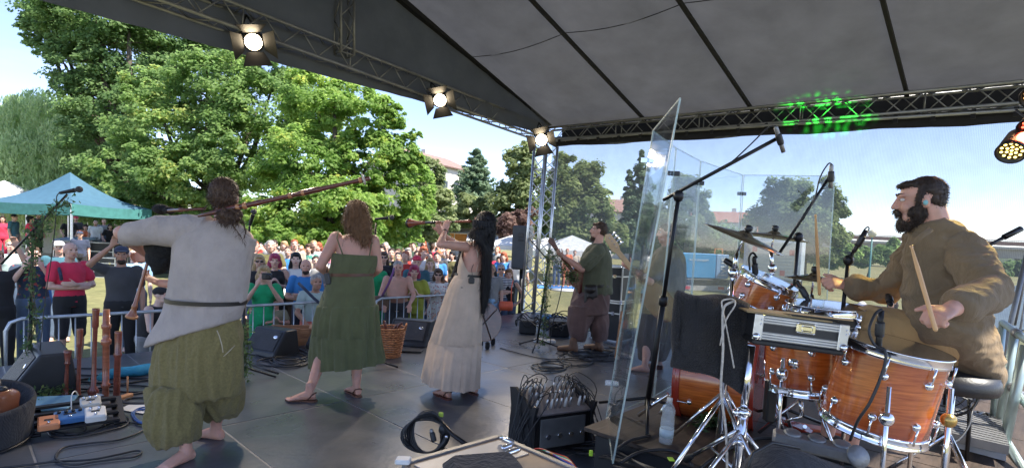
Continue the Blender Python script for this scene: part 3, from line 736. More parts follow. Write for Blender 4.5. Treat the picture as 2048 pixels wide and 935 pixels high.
m = MB(); m.plate([V((-8.3, -.6, 2.72)), V((8.3, -.6, 2.72)), V((8.3, 2.4, 4.0)), V((-8.3, 2.4, 4.0))], .06); m.obj('roof_panel', WHT, mq, local=True)
MB().box(V((0, -.63, 2.6)), (16.6, .04, .32)).obj('valance', WHT, mq, local=True)
canopy('market_tent', 'white tent left of the tall black loudspeaker', P(1035, 500, 36), 4.4, 3.5, P(1040, 490, 36).z, P(1045, 466, 36).z, R(10), WHT, WHT, curve=.05, group='white market tents')
canopy('market_tent', 'pale grey tent right of the tower truss beside the guitarist', P(1143, 500, 27), 3.2, 3, P(1143, 498, 27).z, P(1143, 470, 27).z, R(6), mat('grey_white_canopy', (.5, .53, .56), .7, trans=.2), WHT, curve=.0, group='white market tents')
canopy('market_tent', 'white tent between the tower truss and the pale grey tent', P(1092, 500, 30), 2.4, 3, P(1093, 500, 30).z, P(1085, 474, 30).z, R(20), WHT, WHT, curve=.0, group='white market tents')
tp = thing('sun_shelter', 'small white triangular shelter on the lawn behind the guitarist', 'shelter', tuple(V((P(1232, 550, 19).x, 19, GZ))))
q = V((P(1232, 550, 19).x, 19, 0)); m = MB()
for a, b_ in (((-.45, -.3), (.4, -.3)), ((.4, -.3), (.3, .5)), ((-.45, -.3), (.3, .5))): m.plate([q + V((*a, GZ)), q + V((*b_, GZ)), q + V((0, 0, GZ + .75))], .01)
m.obj('cloth', WHT, tp)

# white box truck seen from behind
c = P(1545, 500, 24); tk = thing('box_truck', 'white box truck with a roller shutter parked under the lone round tree', 'truck', (c.x, c.y, GZ), R(-30))
zt = P(1545, 474, 24).z - GZ
WP = mat('truck_white', (.62, .62, .58), .4, var=.08); ALB = mat('truck_edge', (.6, .64, .7), .35, .3)
MB().box((0, 2.2, (zt + .75) / 2), (2.35, 4.4, zt - .75), bev=.03).obj('cargo_box', ALB, tk, local=True)
for k in range(11):
    h_ = (zt - 1.05) / 11; MB().box((0, -.03, .85 + h_ * (k + .5)), (2.0, .04, h_ - .02), bev=.008).obj('shutter_slat', WP, tk, local=True)
MB().box((0, -.05, .72), (2.3, .08, .16)).obj('bumper', ALU_D, tk, local=True)
for s_ in (-1, 1): MB().box((s_ * .95, -.08, .62), (.3, .05, .12)).obj('tail_light', mat('lamp_red', (.5, .02, .02), .3), tk, local=True)
for s_ in (-1, 1):
    for y in (.9, 5.4): MB().lathe([(.2, -.12), (.44, -.12), (.46, 0), (.44, .12), (.2, .12)], (s_ * .98, y, .44), (1, 0, 0), 20).obj('wheel', RUBBER, tk, local=True)
MB().box((0, 5.3, 1.35), (2.1, 1.7, 1.7), bev=.15).obj('cab', WP, tk, local=True)
for x, z, lbl in ((-.72, zt - .55, 'small red notice'), (.78, zt - .65, 'small red notice'), (.45, 1.1, 'orange notice')): MB().box((x, -.062, z), (.2, .01, .24)).obj('notice', mat('notice_red', (.6, .22, .2), .6), tk, local=True)

c = P(1412, 520, 26); bt = thing('box_trailer', 'blue covered lorry with a pale panel and white lettering parked on the lawn', 'lorry', (c.x, c.y, GZ), R(14))
zt = P(1412, 507, 26).z - GZ; zb_ = P(1412, 556, 26).z - GZ
BLUE = mat('lorry_blue', (.05, .27, .52), .5, var=.08, scale=1.5); PALEB = mat('lorry_pale_blue', (.24, .38, .58), .5, var=.08)
MB().box((-.45, .9, (zt + zb_) / 2), (1.9, 2.0, zt - zb_), bev=.03).obj('cover', BLUE, bt, local=True)
MB().box((.87, .9, (zt + zb_) / 2), (.7, 2.0, zt - zb_ - .01), bev=.03).obj('side_panel', PALEB, bt, local=True)
MB().box((0, .8, zb_ - .18), (2.7, 2.1, .3), bev=.03).obj('chassis', BLACKM, bt, local=True)
MB().box((-.1, -.2, zb_ - .45), (2.4, .06, .3), bev=.02).obj('light_board', mat('board_grey', (.4, .38, .36), .5), bt, local=True)
for x in (-1.1, .75): MB().box((x, -.25, zb_ - .45), (.3, .04, .14)).obj('tail_light', MATS['lamp_red'], bt, local=True)
for s_ in (-1, 1): MB().lathe([(.15, -.1), (.36, -.1), (.38, 0), (.36, .1), (.15, .1)], (s_ * 1.15, .9, .38), (1, 0, 0), 20).obj('wheel', RUBBER, bt, local=True)
m = MB(); xs = .45
for a, b_ in (((xs, 0, zt), (xs, 0, zt + .28)), ((xs, 0, zt + .26), (xs + .42, 0, zt + .26)), ((xs + .42, 0, zt), (xs + .42, 0, zt + .28))): m.bar(a, b_, .05)
m.obj('roof_frame', mat('orange_paint', (.6, .24, .07), .5), bt, local=True)
def text(s, size, loc, rot, m, parent, name='lettering', ext=.002, al='CENTER'):
    cu = bpy.data.curves.new('tx', 'FONT'); cu.body = s; cu.size = size; cu.extrude = ext; cu.align_x = al; cu.align_y = 'CENTER'
    o = bpy.data.objects.new('tx', cu); VX.collection.objects.link(o); VX.view_layers[0].update()
    me = bpy.data.meshes.new_from_object(o.evaluated_get(VX.view_layers[0].depsgraph)); bpy.data.objects.remove(o)
    me.transform(Matrix.Translation(V(loc)) @ rot.to_4x4()); me.materials.clear(); me.materials.append(m)
    return link_obj(name, me, parent)
ROT_F = Matrix.Rotation(R(90), 3, 'X')
text('ivus', .62, (.86, -.13, (zt + zb_) / 2), ROT_F @ Matrix.Rotation(R(90), 3, 'Z'), WHITEP, bt)
text('www.transport', .17, (-.45, -.13, zt - .3), ROT_F, WHITEP, bt)

def car(label, px, d, rz, col, dark=False, y=None, group='cars parked beyond the crowd'):
    c = P(px, 500, d); t = thing('parked_car', label, 'car', (c.x, c.y, GZ if y is None else P(px, y, d).z), rz, group)
    body = mat('car_' + label.split()[0], col, .3, .4, coat=.5)
    sec = [(-2.15, .85, .55, .80), (-2.0, .98, .40, .84), (-1.2, 1.0, .34, .86), (0, .98, .32, .88), (1.2, .95, .34, .86), (2.0, .8, .40, .82), (2.15, .65, .5, .7)]
    m = MB(); rings = [((0, y_, (zt_ + zb) / 2), (w_, 0, 0), (0, 0, (zt_ - zb) / 2)) for (y_, zt_, zb, w_) in sec]
    m.loft(rings, 20, fn=lambda t_, a: 1 / max(abs(math.cos(a)), abs(math.sin(a))) ** .75); m.obj('body', body, t, local=True)
    m = MB(); m.loft([((0, 0 - .2, .9), (.8, 0, 0), (0, 1.65, 0)), ((0, -.25, 1.25), (.7, 0, 0), (0, 1.25, 0)), ((0, -.3, 1.45), (.6, 0, 0), (0, .95, 0))], 24, fn=lambda t_, a: 1 / max(abs(math.cos(a)), abs(math.sin(a))) ** .7); m.obj('window', GLASSD, t, local=True)
    m = MB(); m.loft([((0, -.3, 1.44), (.62, 0, 0), (0, 1.0, 0)), ((0, -.3, 1.5), (.5, 0, 0), (0, .85, 0))], 24, fn=lambda t_, a: 1 / max(abs(math.cos(a)), abs(math.sin(a))) ** .7); m.obj('roof', body, t, local=True)
    for s_ in (-1, 1):
        for yy in (-1.35, 1.35): MB().lathe([(.1, -.1), (.3, -.1), (.33, 0), (.3, .1), (.1, .1)], (s_ * .78, yy, .33), (1, 0, 0), 18).obj('wheel', RUBBER, t, local=True)
        MB().box((s_ * .62, -2.08, .78), (.3, .08, .16), bev=.02).obj('tail_light', MATS['lamp_red'], t, local=True)
    MB().box((0, -2.17, .62), (.5, .03, .12)).obj('number_plate', WHITEP, t, local=True)
    return t
car('silver estate car with dark windows behind the standing crowd', 868, 31, R(170), (.35, .38, .4))
car('white hatchback with red rear lamps beside the silver estate car', 898, 27, R(8), (.6, .6, .6))
car('blue-grey car parked up the slope behind the dark haired player', 1003, 58, R(70), (.3, .36, .45), y=478)
def table(label, px, d, w, rz, col):
    c = P(px, 510, d); t = thing('stall_table', label, 'table', (c.x, c.y, GZ), rz, 'stall tables on the lawn')
    MB().box((0, 0, .76), (w, .8, .05), bev=.01).obj('table_top', col, t, local=True)
    m = MB().box((0, -.38, .55), (w, .02, .38)); m.obj('table_cloth', col, t, local=True)
    for x in (-w * .45, w * .45):
        for y_ in (-.33, .33): MB().bar((x, y_, 0), (x, y_, .74), .04).obj('leg', ALU, t, local=True)
BLU_T = mat('blue_table', (.12, .3, .45), .6)
table('long pale blue stall table behind the dark haired player', 1002, 29, 3.2, R(4), BLU_T)
table('white stall table beside the blue one', 985, 33, 2.4, R(-5), WHITEP)
def stall(label, px, d, py_top, w, c1, c2):
    c = P(px, 500, d); zt_ = P(px, py_top, d).z - GZ; t = thing('market_stall', label, 'market stall', (c.x, c.y, GZ), R(rnd.uniform(-10, 10)), 'market stalls far behind the crowd')
    m = MB(); m.plate([V((-w / 2, -1.2, zt_ - .5)), V((w / 2, -1.2, zt_ - .5)), V((w / 2, .8, zt_)), V((-w / 2, .8, zt_))], .06); m.obj('awning', c1, t, local=True)
    MB().box((0, .7, zt_ / 2 - .1), (w * .96, .1, zt_ - .3)).obj('back_wall', c2, t, local=True)
    MB().box((0, -.7, .5), (w * .92, .6, 1.0), bev=.03).obj('counter', c2, t, local=True)
    for x in (-w * .47, w * .47): MB().bar((x, -1.1, 0), (x, -1.1, zt_ - .5), .06).obj('leg', ALU, t, local=True)
stall('grey roofed stall with a maroon back wall', 941, 48, 443, 2.9, mat('awning_grey', (.3, .28, .3), .7), mat('maroon', (.22, .06, .07), .7))
stall('orange and cream stall left of the grey roofed one', 910, 47, 455, 3.4, mat('awning_cream', (.65, .55, .4), .7), mat('orange_goods', (.6, .28, .1), .7))
stall('white stall in front of the light green bank', 965, 44, 470, 2.6, WHT, mat('stall_white', (.6, .6, .6), .7))
# flight cases and mixing desks under the teal canopy
def flight_case(name, label, c, size, rz, cat='flight case', group=None, face=BLACKP, nm='panel'):
    t = thing(name, label, cat, tuple(c), rz, group); sx, sy, sz = size
    MB().box((0, 0, sz / 2), (sx - .02, sy - .02, sz - .02)).obj(nm, face, t, local=True)
    e = .03 if sx > .8 else .018
    m = MB()
    for x in (-1, 1):
        for y in (-1, 1): m.bar((x * (sx / 2 - e / 2), y * (sy / 2 - e / 2), 0), (x * (sx / 2 - e / 2), y * (sy / 2 - e / 2), sz), e)
    for z in (e / 2, sz - e / 2, sz * .72):
        for y in (-1, 1): m.bar((-sx / 2, y * (sy / 2 - e / 2 + .002), z), (sx / 2, y * (sy / 2 - e / 2 + .002), z), e)
        for x in (-1, 1): m.bar((x * (sx / 2 - e / 2 + .002), -sy / 2, z), (x * (sx / 2 - e / 2 + .002), sy / 2, z), e)
    m.obj('edge_profile', ALU, t, local=True)
    for x in (-1, 1):
        for z in (0, 1): MB().ell((x * (sx / 2 - e / 2), -(sy / 2 - e / 2), z * (sz - e) + e / 2), e * 1.1, nu=10, nv=6).obj('corner_ball', CHROME, t, local=True)
    for x in (-.25, .25): MB().box((x * sx, -sy / 2 - .004, sz * .72), (sx * .1, .012, sz * .1), bev=.004).obj('latch', CHROME, t, local=True)
    MB().box((0, -sy / 2 - .006, sz * .35), (sx * .2, .016, sz * .16), bev=.006).obj('handle', CHROME, t, local=True)
    return t
def onlawn(px, d): return V((P(px, 500, d).x, d, GZ))
flight_case('flight_case', 'black desk case with silver edges below the man in the black shirt', onlawn(152, 21), (1.15, .8, 1.25), R(-6), group='flight cases under the teal canopy')
flight_case('flight_case', 'black desk case with silver edges beside the cap of the bearded man', onlawn(213, 21.2), (1.25, .8, 1.25), R(-4), group='flight cases under the teal canopy')
flight_case('flight_case', 'small silver edged case standing before the desk cases', onlawn(222, 20), (.85, .6, .75), R(-4), group='flight cases under the teal canopy')
md = thing('mixing_desk', 'pale topped sound mixing desk on the black cases', 'mixing desk', tuple(onlawn(150, 21) + V((0, 0, 1.26))), R(-6))
MB().box((0, 0, .06), (1.1, .75, .1), Matrix.Rotation(R(8), 3, 'X'), bev=.02).obj('desk', mat('desk_blue_grey', (.25, .32, .42), .5), md, local=True)
# silver light dish on the lawn etc
tag(MB().lathe([(.6, 0), (.6, .03), (.0, .05)], PZ(1130, 580, GZ + .01), (0, 0, 1), 20).obj('frisbee_mat', WHT), 'flat white round mat lying on the lawn right of the tower truss', 'mat')
blk = MB().box(V((0, 0, .02)), (3, 1.6, .04)); o = blk.obj('picnic_blanket', mat('blanket_blue', (.06, .2, .5), .8)); o.location = (P(1140, 540, 24).x, 24, GZ); tag(o, 'blue blanket spread on the lawn in front of the pale grey tent', 'blanket')
# ================================================================ people
def skin_mat(name, c, rough=.5):
    return mat('skin_' + name, c, rough, var=.12, scale=14, bump=.05, bscale=90, sss=.25, rgb2=(c[0] * 1.08, c[1] * .98, c[2] * .95))
SK_A = skin_mat('light', (.56, .36, .28)); SK_B = skin_mat('rosy', (.58, .33, .25)); SK_C = skin_mat('tan', (.42, .24, .165)); SK_D = skin_mat('pale', (.66, .47, .39))
LIP = mat('lip', (.42, .16, .14), .4); EYED = mat('eye_dark', (.03, .022, .02), .2); EYEW = mat('eye_white', (.65, .6, .57), .25)
def hair_mat(name, c): return mat('hair_' + name, c, .55, var=.45, scale=28, bump=.9, bscale=55, stretch=(1, 1, .12), spec=.35)
HR_BR = hair_mat('brown', (.065, .036, .022)); HR_BK = hair_mat('black', (.010, .009, .010)); HR_DK = hair_mat('dark_brown', (.032, .02, .014))
HR_BL = hair_mat('blonde', (.38, .26, .13)); HR_RD = hair_mat('red', (.3, .08, .035)); HR_PK = hair_mat('magenta', (.32, .035, .09)); HR_GR = hair_mat('grey', (.3, .28, .26)); HR_GB = hair_mat('golden_brown', (.20, .105, .05))

def hand(mb, w, d, n, t, curl=.3, k=1.0, fr=.0078, spread=.0, thumb=None):
    """palm from the wrist w along d; n = the way the palm faces; t = thumb side"""
    w, d, n, t = V(w), V(d).normalized(), V(n).normalized(), V(t).normalized()
    n = (n - d * n.dot(d)).normalized(); t = (t - d * t.dot(d) - n * t.dot(n)).normalized()
    mb.loft([(w - d * .01 * k, t * .026 * k, n * .019 * k), (w + d * .03 * k, t * .034 * k, n * .017 * k), (w + d * .07 * k, t * .041 * k, n * .015 * k), (w + d * .094 * k, t * .038 * k, n * .011 * k)], 14)
    for i, (off, L) in enumerate(((.030, .068), (.0105, .078), (-.010, .072), (-.029, .056))):
        p = w + d * (.09 - abs(off - .008) * .18) * k + t * off * k; a = 0.0; cu = curl[i] if isinstance(curl, (list, tuple)) else curl
        dd0 = (d + t * off * spread * 12).normalized()
        for f, mx in ((.45, 75), (.31, 95), (.24, 60)):
            a += R(mx) * cu; q = p + (dd0 * math.cos(a) + n * math.sin(a)) * L * f * k
            mb.cap(p, q, fr * k * (1.05 if f > .4 else .95), fr * k * .92, 8); p = q
    th = thumb or (.62, .62, .35)
    p = w + d * .025 * k + t * .03 * k; v = (d * th[0] + t * th[1] + n * th[2]).normalized(); q = p + v * .042 * k
    mb.cap(p - v * .015 * k, q, .012 * k, .0098 * k, 8); v2 = (v + d * .5 + n * .45 * (1 if not isinstance(curl, float) else curl + .2)).normalized(); mb.cap(q, q + v2 * .034 * k, .0098 * k, .0082 * k, 8)

def head(mb, c, f, u, k=1.0, lo=False, jaw=1.0):
    c, f, u = V(c), V(f).normalized(), V(u).normalized(); s = f.cross(u).normalized(); u = s.cross(f).normalized()
    M = Matrix((s, f, u)).transposed()
    def e(x, y, z, r, nu=16, nv=10): mb.ell(c + (s * x + f * y + u * z) * k, tuple(q * k for q in r), M, nu, nv)
    e(0, -.012, .028, (.074, .093, .080)); e(0, .022, -.03, (.058, .066, .078)); e(0, .03, -.078, (.044 * jaw, .05, .033)); e(0, .066, -.098, (.02, .018, .017), 10, 8)
    for x in (-1, 1):
        e(x * .034, .060, -.028, (.024, .024, .026), 10, 8); e(x * .030, .076, .030, (.028, .014, .010), 10, 6)
        e(x * .076, -.006, -.008, (.010, .021, .032), 10, 8); e(x * .026, .05, -.075, (.03, .03, .03), 10, 8)
    mb.cap(c + (f * .084 + u * .022) * k, c + (f * .106 - u * .022) * k, .008 * k, .0125 * k, 8)
    for x in (-1, 1): e(x * .010, .092, -.028, (.009, .01, .008), 8, 6)
    e(0, .084, -.056, (.023, .012, .006), 10, 6); e(0, .082, -.067, (.020, .012, .007), 10, 6)
    return M
def face_parts(c, f, u, k, parent, glasses=None, lips=True, brow=None, eyes=True):
    c, f, u = V(c), V(f).normalized(), V(u).normalized(); s = f.cross(u).normalized(); u = s.cross(f).normalized(); M = Matrix((s, f, u)).transposed()
    def at(x, y, z): return c + (s * x + f * y + u * z) * k
    if eyes:
        for x in (-1, 1):
            m = MB(); m.ell(at(x * .031, .0745, .010), (.0135 * k, .0105 * k, .0085 * k), M, 10, 8); m.ell(at(x * .031, .0815, .010), (.0058 * k, .0045 * k, .0058 * k), M, 8, 6, mi=1); m.obj('eye', [EYEW, EYED], parent)
    if lips:
        m = MB(); m.ell(at(0, .0895, -.0575), (.022 * k, .008 * k, .005 * k), M, 10, 6); m.ell(at(0, .0875, -.066), (.018 * k, .008 * k, .006 * k), M, 10, 6); m.obj('lips', LIP, parent)
    if brow is not None:
        for x in (-1, 1):
            m = MB(); m.tube([at(x * .012, .090, .034), at(x * .03, .088, .040), at(x * .05, .076, .034)], [.0035 * k, .0045 * k, .002 * k], 6); m.obj('eyebrow', brow, parent)
    if glasses:
        m = MB()
        for x in (-1, 1):
            m.ell(at(x * .033, .093, .008), (.025 * k, .004 * k, .018 * k), M, 12, 8)
            m.bar(at(x * .058, .088, .014), at(x * .078, -.0, .006), .004 * k)
        m.bar(at(-.012, .095, .012), at(.012, .095, .012), .004 * k); m.obj('sunglasses' if glasses is EYED else 'glasses', glasses, parent)
def hair_cap(mb, c, f, u, k=1.0, long=0.0, vol=1.0, fringe=0.0):
    c, f, u = V(c), V(f).normalized(), V(u).normalized(); s = f.cross(u).normalized(); u = s.cross(f).normalized(); M = Matrix((s, f, u)).transposed()
    def e(x, y, z, r): mb.ell(c + (s * x + f * y + u * z) * k, tuple(q * k * vol for q in r), M, 18, 12)
    e(0, -.022, .040, (.081, .094, .080)); e(0, -.045, .0, (.077, .068, .075))
    if fringe: e(0, .045, .075, (.055, .045, .028 * fringe))
    if long:
        n = 5
        for x in (-1, 0, 1):
            top_ = c + (s * x * .055 - f * .04 + u * .02) * k
            mb.loft([(top_, s * .035 * k * vol, f * .04 * k), (top_ - u * long * .5 * k - f * .01 * k + s * x * .015, s * .042 * k * vol, f * .035 * k), (top_ - u * long * k + s * x * .02, s * .026 * k * vol, f * .022 * k)], 12)

def limb(mb, a, b, ra, rm, rb, n=12):
    a, b = V(a), V(b); m = a.lerp(b, .38); mb.cap(a, m, ra, rm, n); mb.cap(m, b, rm, rb, n)
def torso(mb, J, g=1.0, gx=1.0, waist=1.0, belly=0.0, ex=0.0, low=True, top_ring=True):
    """J: pel, chest, neck centres, shoulder and hip pairs; ex = extra thickness for clothes"""
    hx = (V(J['hipL']) - V(J['hipR'])).normalized(); sx = (V(J['shL']) - V(J['shR'])).normalized()
    up = (V(J['neck']) - V(J['pel'])).normalized(); fw = J.get('fw')
    fh = up.cross(hx).normalized() * -1 if False else hx.cross(up).normalized(); fs = sx.cross(up).normalized()
    pel, ch, nk = V(J['pel']), V(J['chest']), V(J['neck']); sh = (V(J['shL']) + V(J['shR'])) / 2
    w = (V(J['shL']) - V(J['shR'])).length / .36
    rings = []
    mid = pel.lerp(ch, .5)
    if low: rings += [(pel - up * .10, hx * (.135 * gx + ex), fh * (.085 * g + ex))]
    rings += [(pel - up * .03, hx * (.168 * gx + ex), fh * (.115 * g + ex)), (pel + up * .05, hx * (.160 * gx + ex), fh * (.110 * g + ex)),
              (mid + fh * belly * .5, (hx + sx).normalized() * (.138 * gx * waist + ex), (fh + fs).normalized() * (.100 * g + belly + ex)),
              (ch - up * .04, sx * (.155 * gx + ex), fs * (.108 * g + belly * .4 + ex)), (ch + up * .06, sx * (.168 * w * gx ** .5 + ex), fs * (.108 * g ** .6 + ex)), (sh + up * .0, sx * (.150 * w + ex), fs * (.082 * g ** .5 + ex))]
    if top_ring: rings += [(sh + up * .035, sx * (.10 * w + ex), fs * (.062 + ex)), (nk.lerp(sh, .25), sx * (.062 + ex), fs * (.055 + ex))]
    mb.loft(rings, 24)
def std_pose(h=1.75):
    return dict(pel=V((0, 0, .97)), chest=V((0, .0, 1.27)), neck=V((0, .012, 1.475)), head=V((0, -.012, 1.625)), shL=V((.175, .01, 1.42)), shR=V((-.175, .01, 1.42)),
                elL=V((.225, .03, 1.13)), elR=V((-.225, .03, 1.13)), wrL=V((.235, -.06, .88)), wrR=V((-.235, -.06, .88)), hipL=V((.09, 0, .93)), hipR=V((-.09, 0, .93)),
                knL=V((.105, -.02, .50)), knR=V((-.105, -.02, .50)), anL=V((.11, .02, .08)), anR=V((-.11, .02, .08)))
POSES = {}
def pose(name, **k):
    J = std_pose(); J.update({a: V(b) for a, b in k.items() if a not in ('hd',)}); J['hd'] = k.get('hd', {}); POSES[name] = J
pose('stand')
pose('clap', elL=(.27, -.05, 1.17), elR=(-.27, -.05, 1.17), wrL=(.075, -.28, 1.24), wrR=(-.075, -.28, 1.24), hd=dict(L=((-.35, -.35, .85), (-1, 0, 0), (0, 1, .2)), R=((.35, -.35, .85), (1, 0, 0), (0, 1, .2))))
pose('hips', elL=(.36, .08, 1.16), elR=(-.36, .08, 1.16), wrL=(.19, -.03, .99), wrR=(-.19, -.03, .99), hd=dict(L=((-.7, -.5, -.3), (-.2, .6, 0), (0, -.6, .5)), R=((.7, -.5, -.3), (.2, .6, 0), (0, -.6, .5))))
pose('phone', elL=(.25, -.17, 1.2), elR=(-.25, -.17, 1.2), wrL=(.09, -.33, 1.47), wrR=(-.09, -.33, 1.47), hd=dict(L=((-.3, -.3, .8), (-.6, .7, 0), (-.3, .5, .5)), R=((.3, -.3, .8), (.6, .7, 0), (.3, .5, .5))))
pose('raise', elL=(.31, -.03, 1.52), wrL=(.20, -.12, 1.78), hd=dict(L=((-.3, -.1, .9), (0, -1, 0), (-1, 0, 0))))
pose('fold', elL=(.25, -.04, 1.15), elR=(-.25, -.04, 1.15), wrL=(-.03, -.22, 1.18), wrR=(.03, -.20, 1.13), hd=dict(L=((-1, .1, .1), (0, 1, 0), (0, 0, 1)), R=((1, .1, .1), (0, 1, 0), (0, 0, 1))))
pose('lean', neck=(0, -.10, 1.45), head=(0, -.15, 1.59), chest=(0, -.05, 1.26), shL=(.18, -.09, 1.40), shR=(-.18, -.09, 1.40), elL=(.27, -.16, 1.14), elR=(-.27, -.16, 1.14), wrL=(.20, -.38, 1.02), wrR=(-.20, -.38, 1.02), hd=dict(L=((0, -.7, -.6), (0, -.5, -1), (-1, 0, 0)), R=((0, -.7, -.6), (0, -.5, -1), (1, 0, 0))))
pose('sit', pel=(0, .1, .45), chest=(0, .08, .75), neck=(0, .06, .95), head=(0, .04, 1.10), shL=(.17, .08, .90), shR=(-.17, .08, .90), elL=(.22, .02, .63), elR=(-.22, .02, .63), wrL=(.10, -.2, .60), wrR=(-.10, -.2, .60), hipL=(.09, .08, .42), hipR=(-.09, .08, .42), knL=(.15, -.35, .45), knR=(-.15, -.35, .45), anL=(.16, -.30, .07), anR=(-.16, -.30, .07))
def body_prims(J, g=1.0, gx=1.0, belly=0.0, arm=1.0, fem=0.0, lohands=True):
    mb = MB(); torso(mb, J, g, gx, 1 - .12 * fem, belly)
    if fem: bust(mb, J)
    hv = J['head']; f = V(J.get('face', (0, -1, 0))); u = V(J.get('up', (0, 0, 1)))
    head(mb, hv, f, u); mb.cap(J['neck'] + V((0, 0, -.06)), V(hv) - u * .05 - f * .01, .060 * arm, .052 * arm)
    for x, sg in (('L', 1), ('R', -1)):
        limb(mb, J['sh' + x], J['el' + x], .056 * arm * g ** .4, .047 * arm * g ** .4, .037 * arm); limb(mb, J['el' + x], J['wr' + x], .040 * arm, .041 * arm, .024)
        d, n, t = J['hd'].get(x, ((0, -.12, -1), (-sg, 0, 0), (0, -1, 0))) if 'hd' in J else ((0, -.12, -1), (-sg, 0, 0), (0, -1, 0))
        hand(mb, J['wr' + x], d, n, t, .25, 1.02, fr=.0098 if lohands else .008)
        limb(mb, J['hip' + x], J['kn' + x], .088 * g ** .4, .076, .052); a, b = V(J['kn' + x]), V(J['an' + x]); mb.cap(a, a.lerp(b, .35), .052, .056); mb.cap(a.lerp(b, .35), b, .056, .034)
        mb.loft([(b + V((0, .05, -.04)), (.032, 0, 0), (0, 0, .036)), (b + V((0, 0, -.03)), (.036, 0, 0), (0, 0, .045)), (b + V((0, -.1, -.055)), (.042, 0, 0), (0, 0, .026)), (b + V((0, -.17, -.06)), (.034, 0, 0), (0, 0, .018))], 12)
    return mb
def bust(mb, J, ex=0.0):
    fw = (V(J['shL']) - V(J['shR'])).cross(V(J['neck']) - V(J['pel'])).normalized()
    for x in ('L', 'R'): mb.ell(V(J['chest']).lerp(V(J['sh' + x]), .42) + V((0, 0, -.02)) + fw * .06, (.062 + ex, .058 + ex, .06 + ex))
def shirt_prims(J, g=1.0, gx=1.0, belly=0.0, sleeve=.62, ex=.014, low=True, full=False, fem=0):
    mb = MB(); torso(mb, J, g, gx, 1.06, belly, ex, low)
    if fem: bust(mb, J, ex)
    if sleeve:
        for x in ('L', 'R'):
            a, b, c = V(J['sh' + x]), V(J['el' + x]), V(J['wr' + x])
            if full: mb.cap(a, b, .068, .056); mb.cap(b, b.lerp(c, .85), .056, .042)
            else: mb.cap(a, a.lerp(b, sleeve), .066 * g ** .4, .060 * g ** .3)
    return mb
def trouser_prims(J, g=1.0, gx=1.0, to=1.0, ex=.014):
    mb = MB(); hx = (V(J['hipL']) - V(J['hipR'])).normalized(); p = V(J['pel']); up = V((0, 0, 1)); fh = hx.cross(up)
    mb.loft([(p - up * .09, hx * (.15 * gx + ex), fh * (.10 * g + ex)), (p, hx * (.172 * gx + ex), fh * (.12 * g + ex)), (p + up * .06, hx * (.16 * gx + ex), fh * (.112 * g + ex))], 20)
    for x in ('L', 'R'):
        a, b, c = V(J['hip' + x]), V(J['kn' + x]), V(J['an' + x]); mb.cap(a, b, .098 * g ** .4, .072)
        if to > .5: mb.cap(b, b.lerp(c, (to - .5) * 1.9), .070, .056)
    return mb
# ---- shared crowd meshes, one set per pose and build
CROWD = {}
def crowd_set(ps, fem, big, full, shorts):
    key = (ps, fem, big, full, shorts)
    if key in CROWD: return CROWD[key]
    J = dict(POSES[ps]); g, gx, bl = (1.25, 1.18, .05) if big else (1.0, .9 if fem else 1.0, 0.0)
    vx = .0125
    def get(k_, f_):
        if k_ not in CROWD: CROWD[k_] = f_()
        return CROWD[k_]
    body = get(('b', ps, fem, big), lambda: vox(body_prims(J, g, gx, bl, .88 if fem else 1.0, fem), vx, 2))
    shirt = get(('s', ps, big, full, fem), lambda: vox(shirt_prims(J, g, gx, bl, full=full, fem=fem), .016, 3, folds(7, 7, 4, .008)))
    top_ = get(('t', ps, big, fem), lambda: vox(shirt_prims(J, g, gx, bl, sleeve=0, ex=.011, fem=fem), .016, 3, folds(7, 7, 4, .005)))
    trou = get(('p', ps, big, shorts), lambda: vox(trouser_prims(J, g, gx, .5 if shorts else 1.0), .018, 3, folds(6, 6, 4, .008)))
    CROWD[key] = (body, shirt, top_, trou); return CROWD[key]
HAIRM = {}
def hair_mesh(kind):
    if kind in HAIRM: return HAIRM[kind]
    mb = MB(); c, f, u = V((0, 0, 0)), V((0, -1, 0)), V((0, 0, 1))
    if kind == 'short': hair_cap(mb, c, f, u, 1.0)
    elif kind == 'long': hair_cap(mb, c, f, u, 1.03, .30, 1.04, .8)
    elif kind == 'bob': hair_cap(mb, c, f, u, 1.05, .14, 1.08, 1.0)
    elif kind == 'tail': hair_cap(mb, c, f, u, 1.0); mb.cap((0, .09, .03), (0, .13, -.15), .03, .015)
    elif kind == 'cap':
        M = Matrix.Identity(3); mb.ell((0, .01, .048), (.086, .10, .072)); mb.loft([((0, -.02, .055), (.085, 0, 0), (0, .085, 0)), ((0, -.10, .048), (.06, 0, 0), (0, .07, 0)), ((0, -.10, .042), (.06, 0, 0), (0, .07, 0))], 16)
    elif kind == 'hat': mb.ell((0, .01, .07), (.085, .095, .07)); mb.lathe([(.05, 0), (.14, -.006), (.14, .006), (.05, .012)], (0, 0, .06), n=20)
    elif kind == 'beard': mb.ell((0, -.05, -.085), (.052, .045, .045)); mb.ell((0, -.02, -.05), (.065, .045, .04)); mb.ell((0, -.088, -.043), (.026, .01, .008))
    elif kind == 'muffs':
        for x in (-1, 1): mb.ell((x * .088, .0, -.01), (.025, .034, .042))
        mb.tube([(.088 * math.cos(a), .0, .03 + .085 * math.sin(a)) for a in [PI * i / 10 for i in range(11)]], .009, 6)
    me = vox(mb, .008 if kind != 'muffs' else .006, 2, None if kind in ('cap', 'hat', 'muffs') else (lambda p: .006 * noise.noise(V((p.x * 40, p.y * 40, p.z * 9)))))
    HAIRM[kind] = me; return me
def mesh_child(name, me, m, parent, loc=(0, 0, 0), rot=None, key=None):
    k = (me.name, m.name)
    if k not in MESHM: q = me.copy(); q.materials.clear(); q.materials.append(m); MESHM[k] = q
    o = link_obj(name, MESHM[k], parent); o.location = loc
    if rot: o.rotation_euler = rot
    return o
MESHM = {}
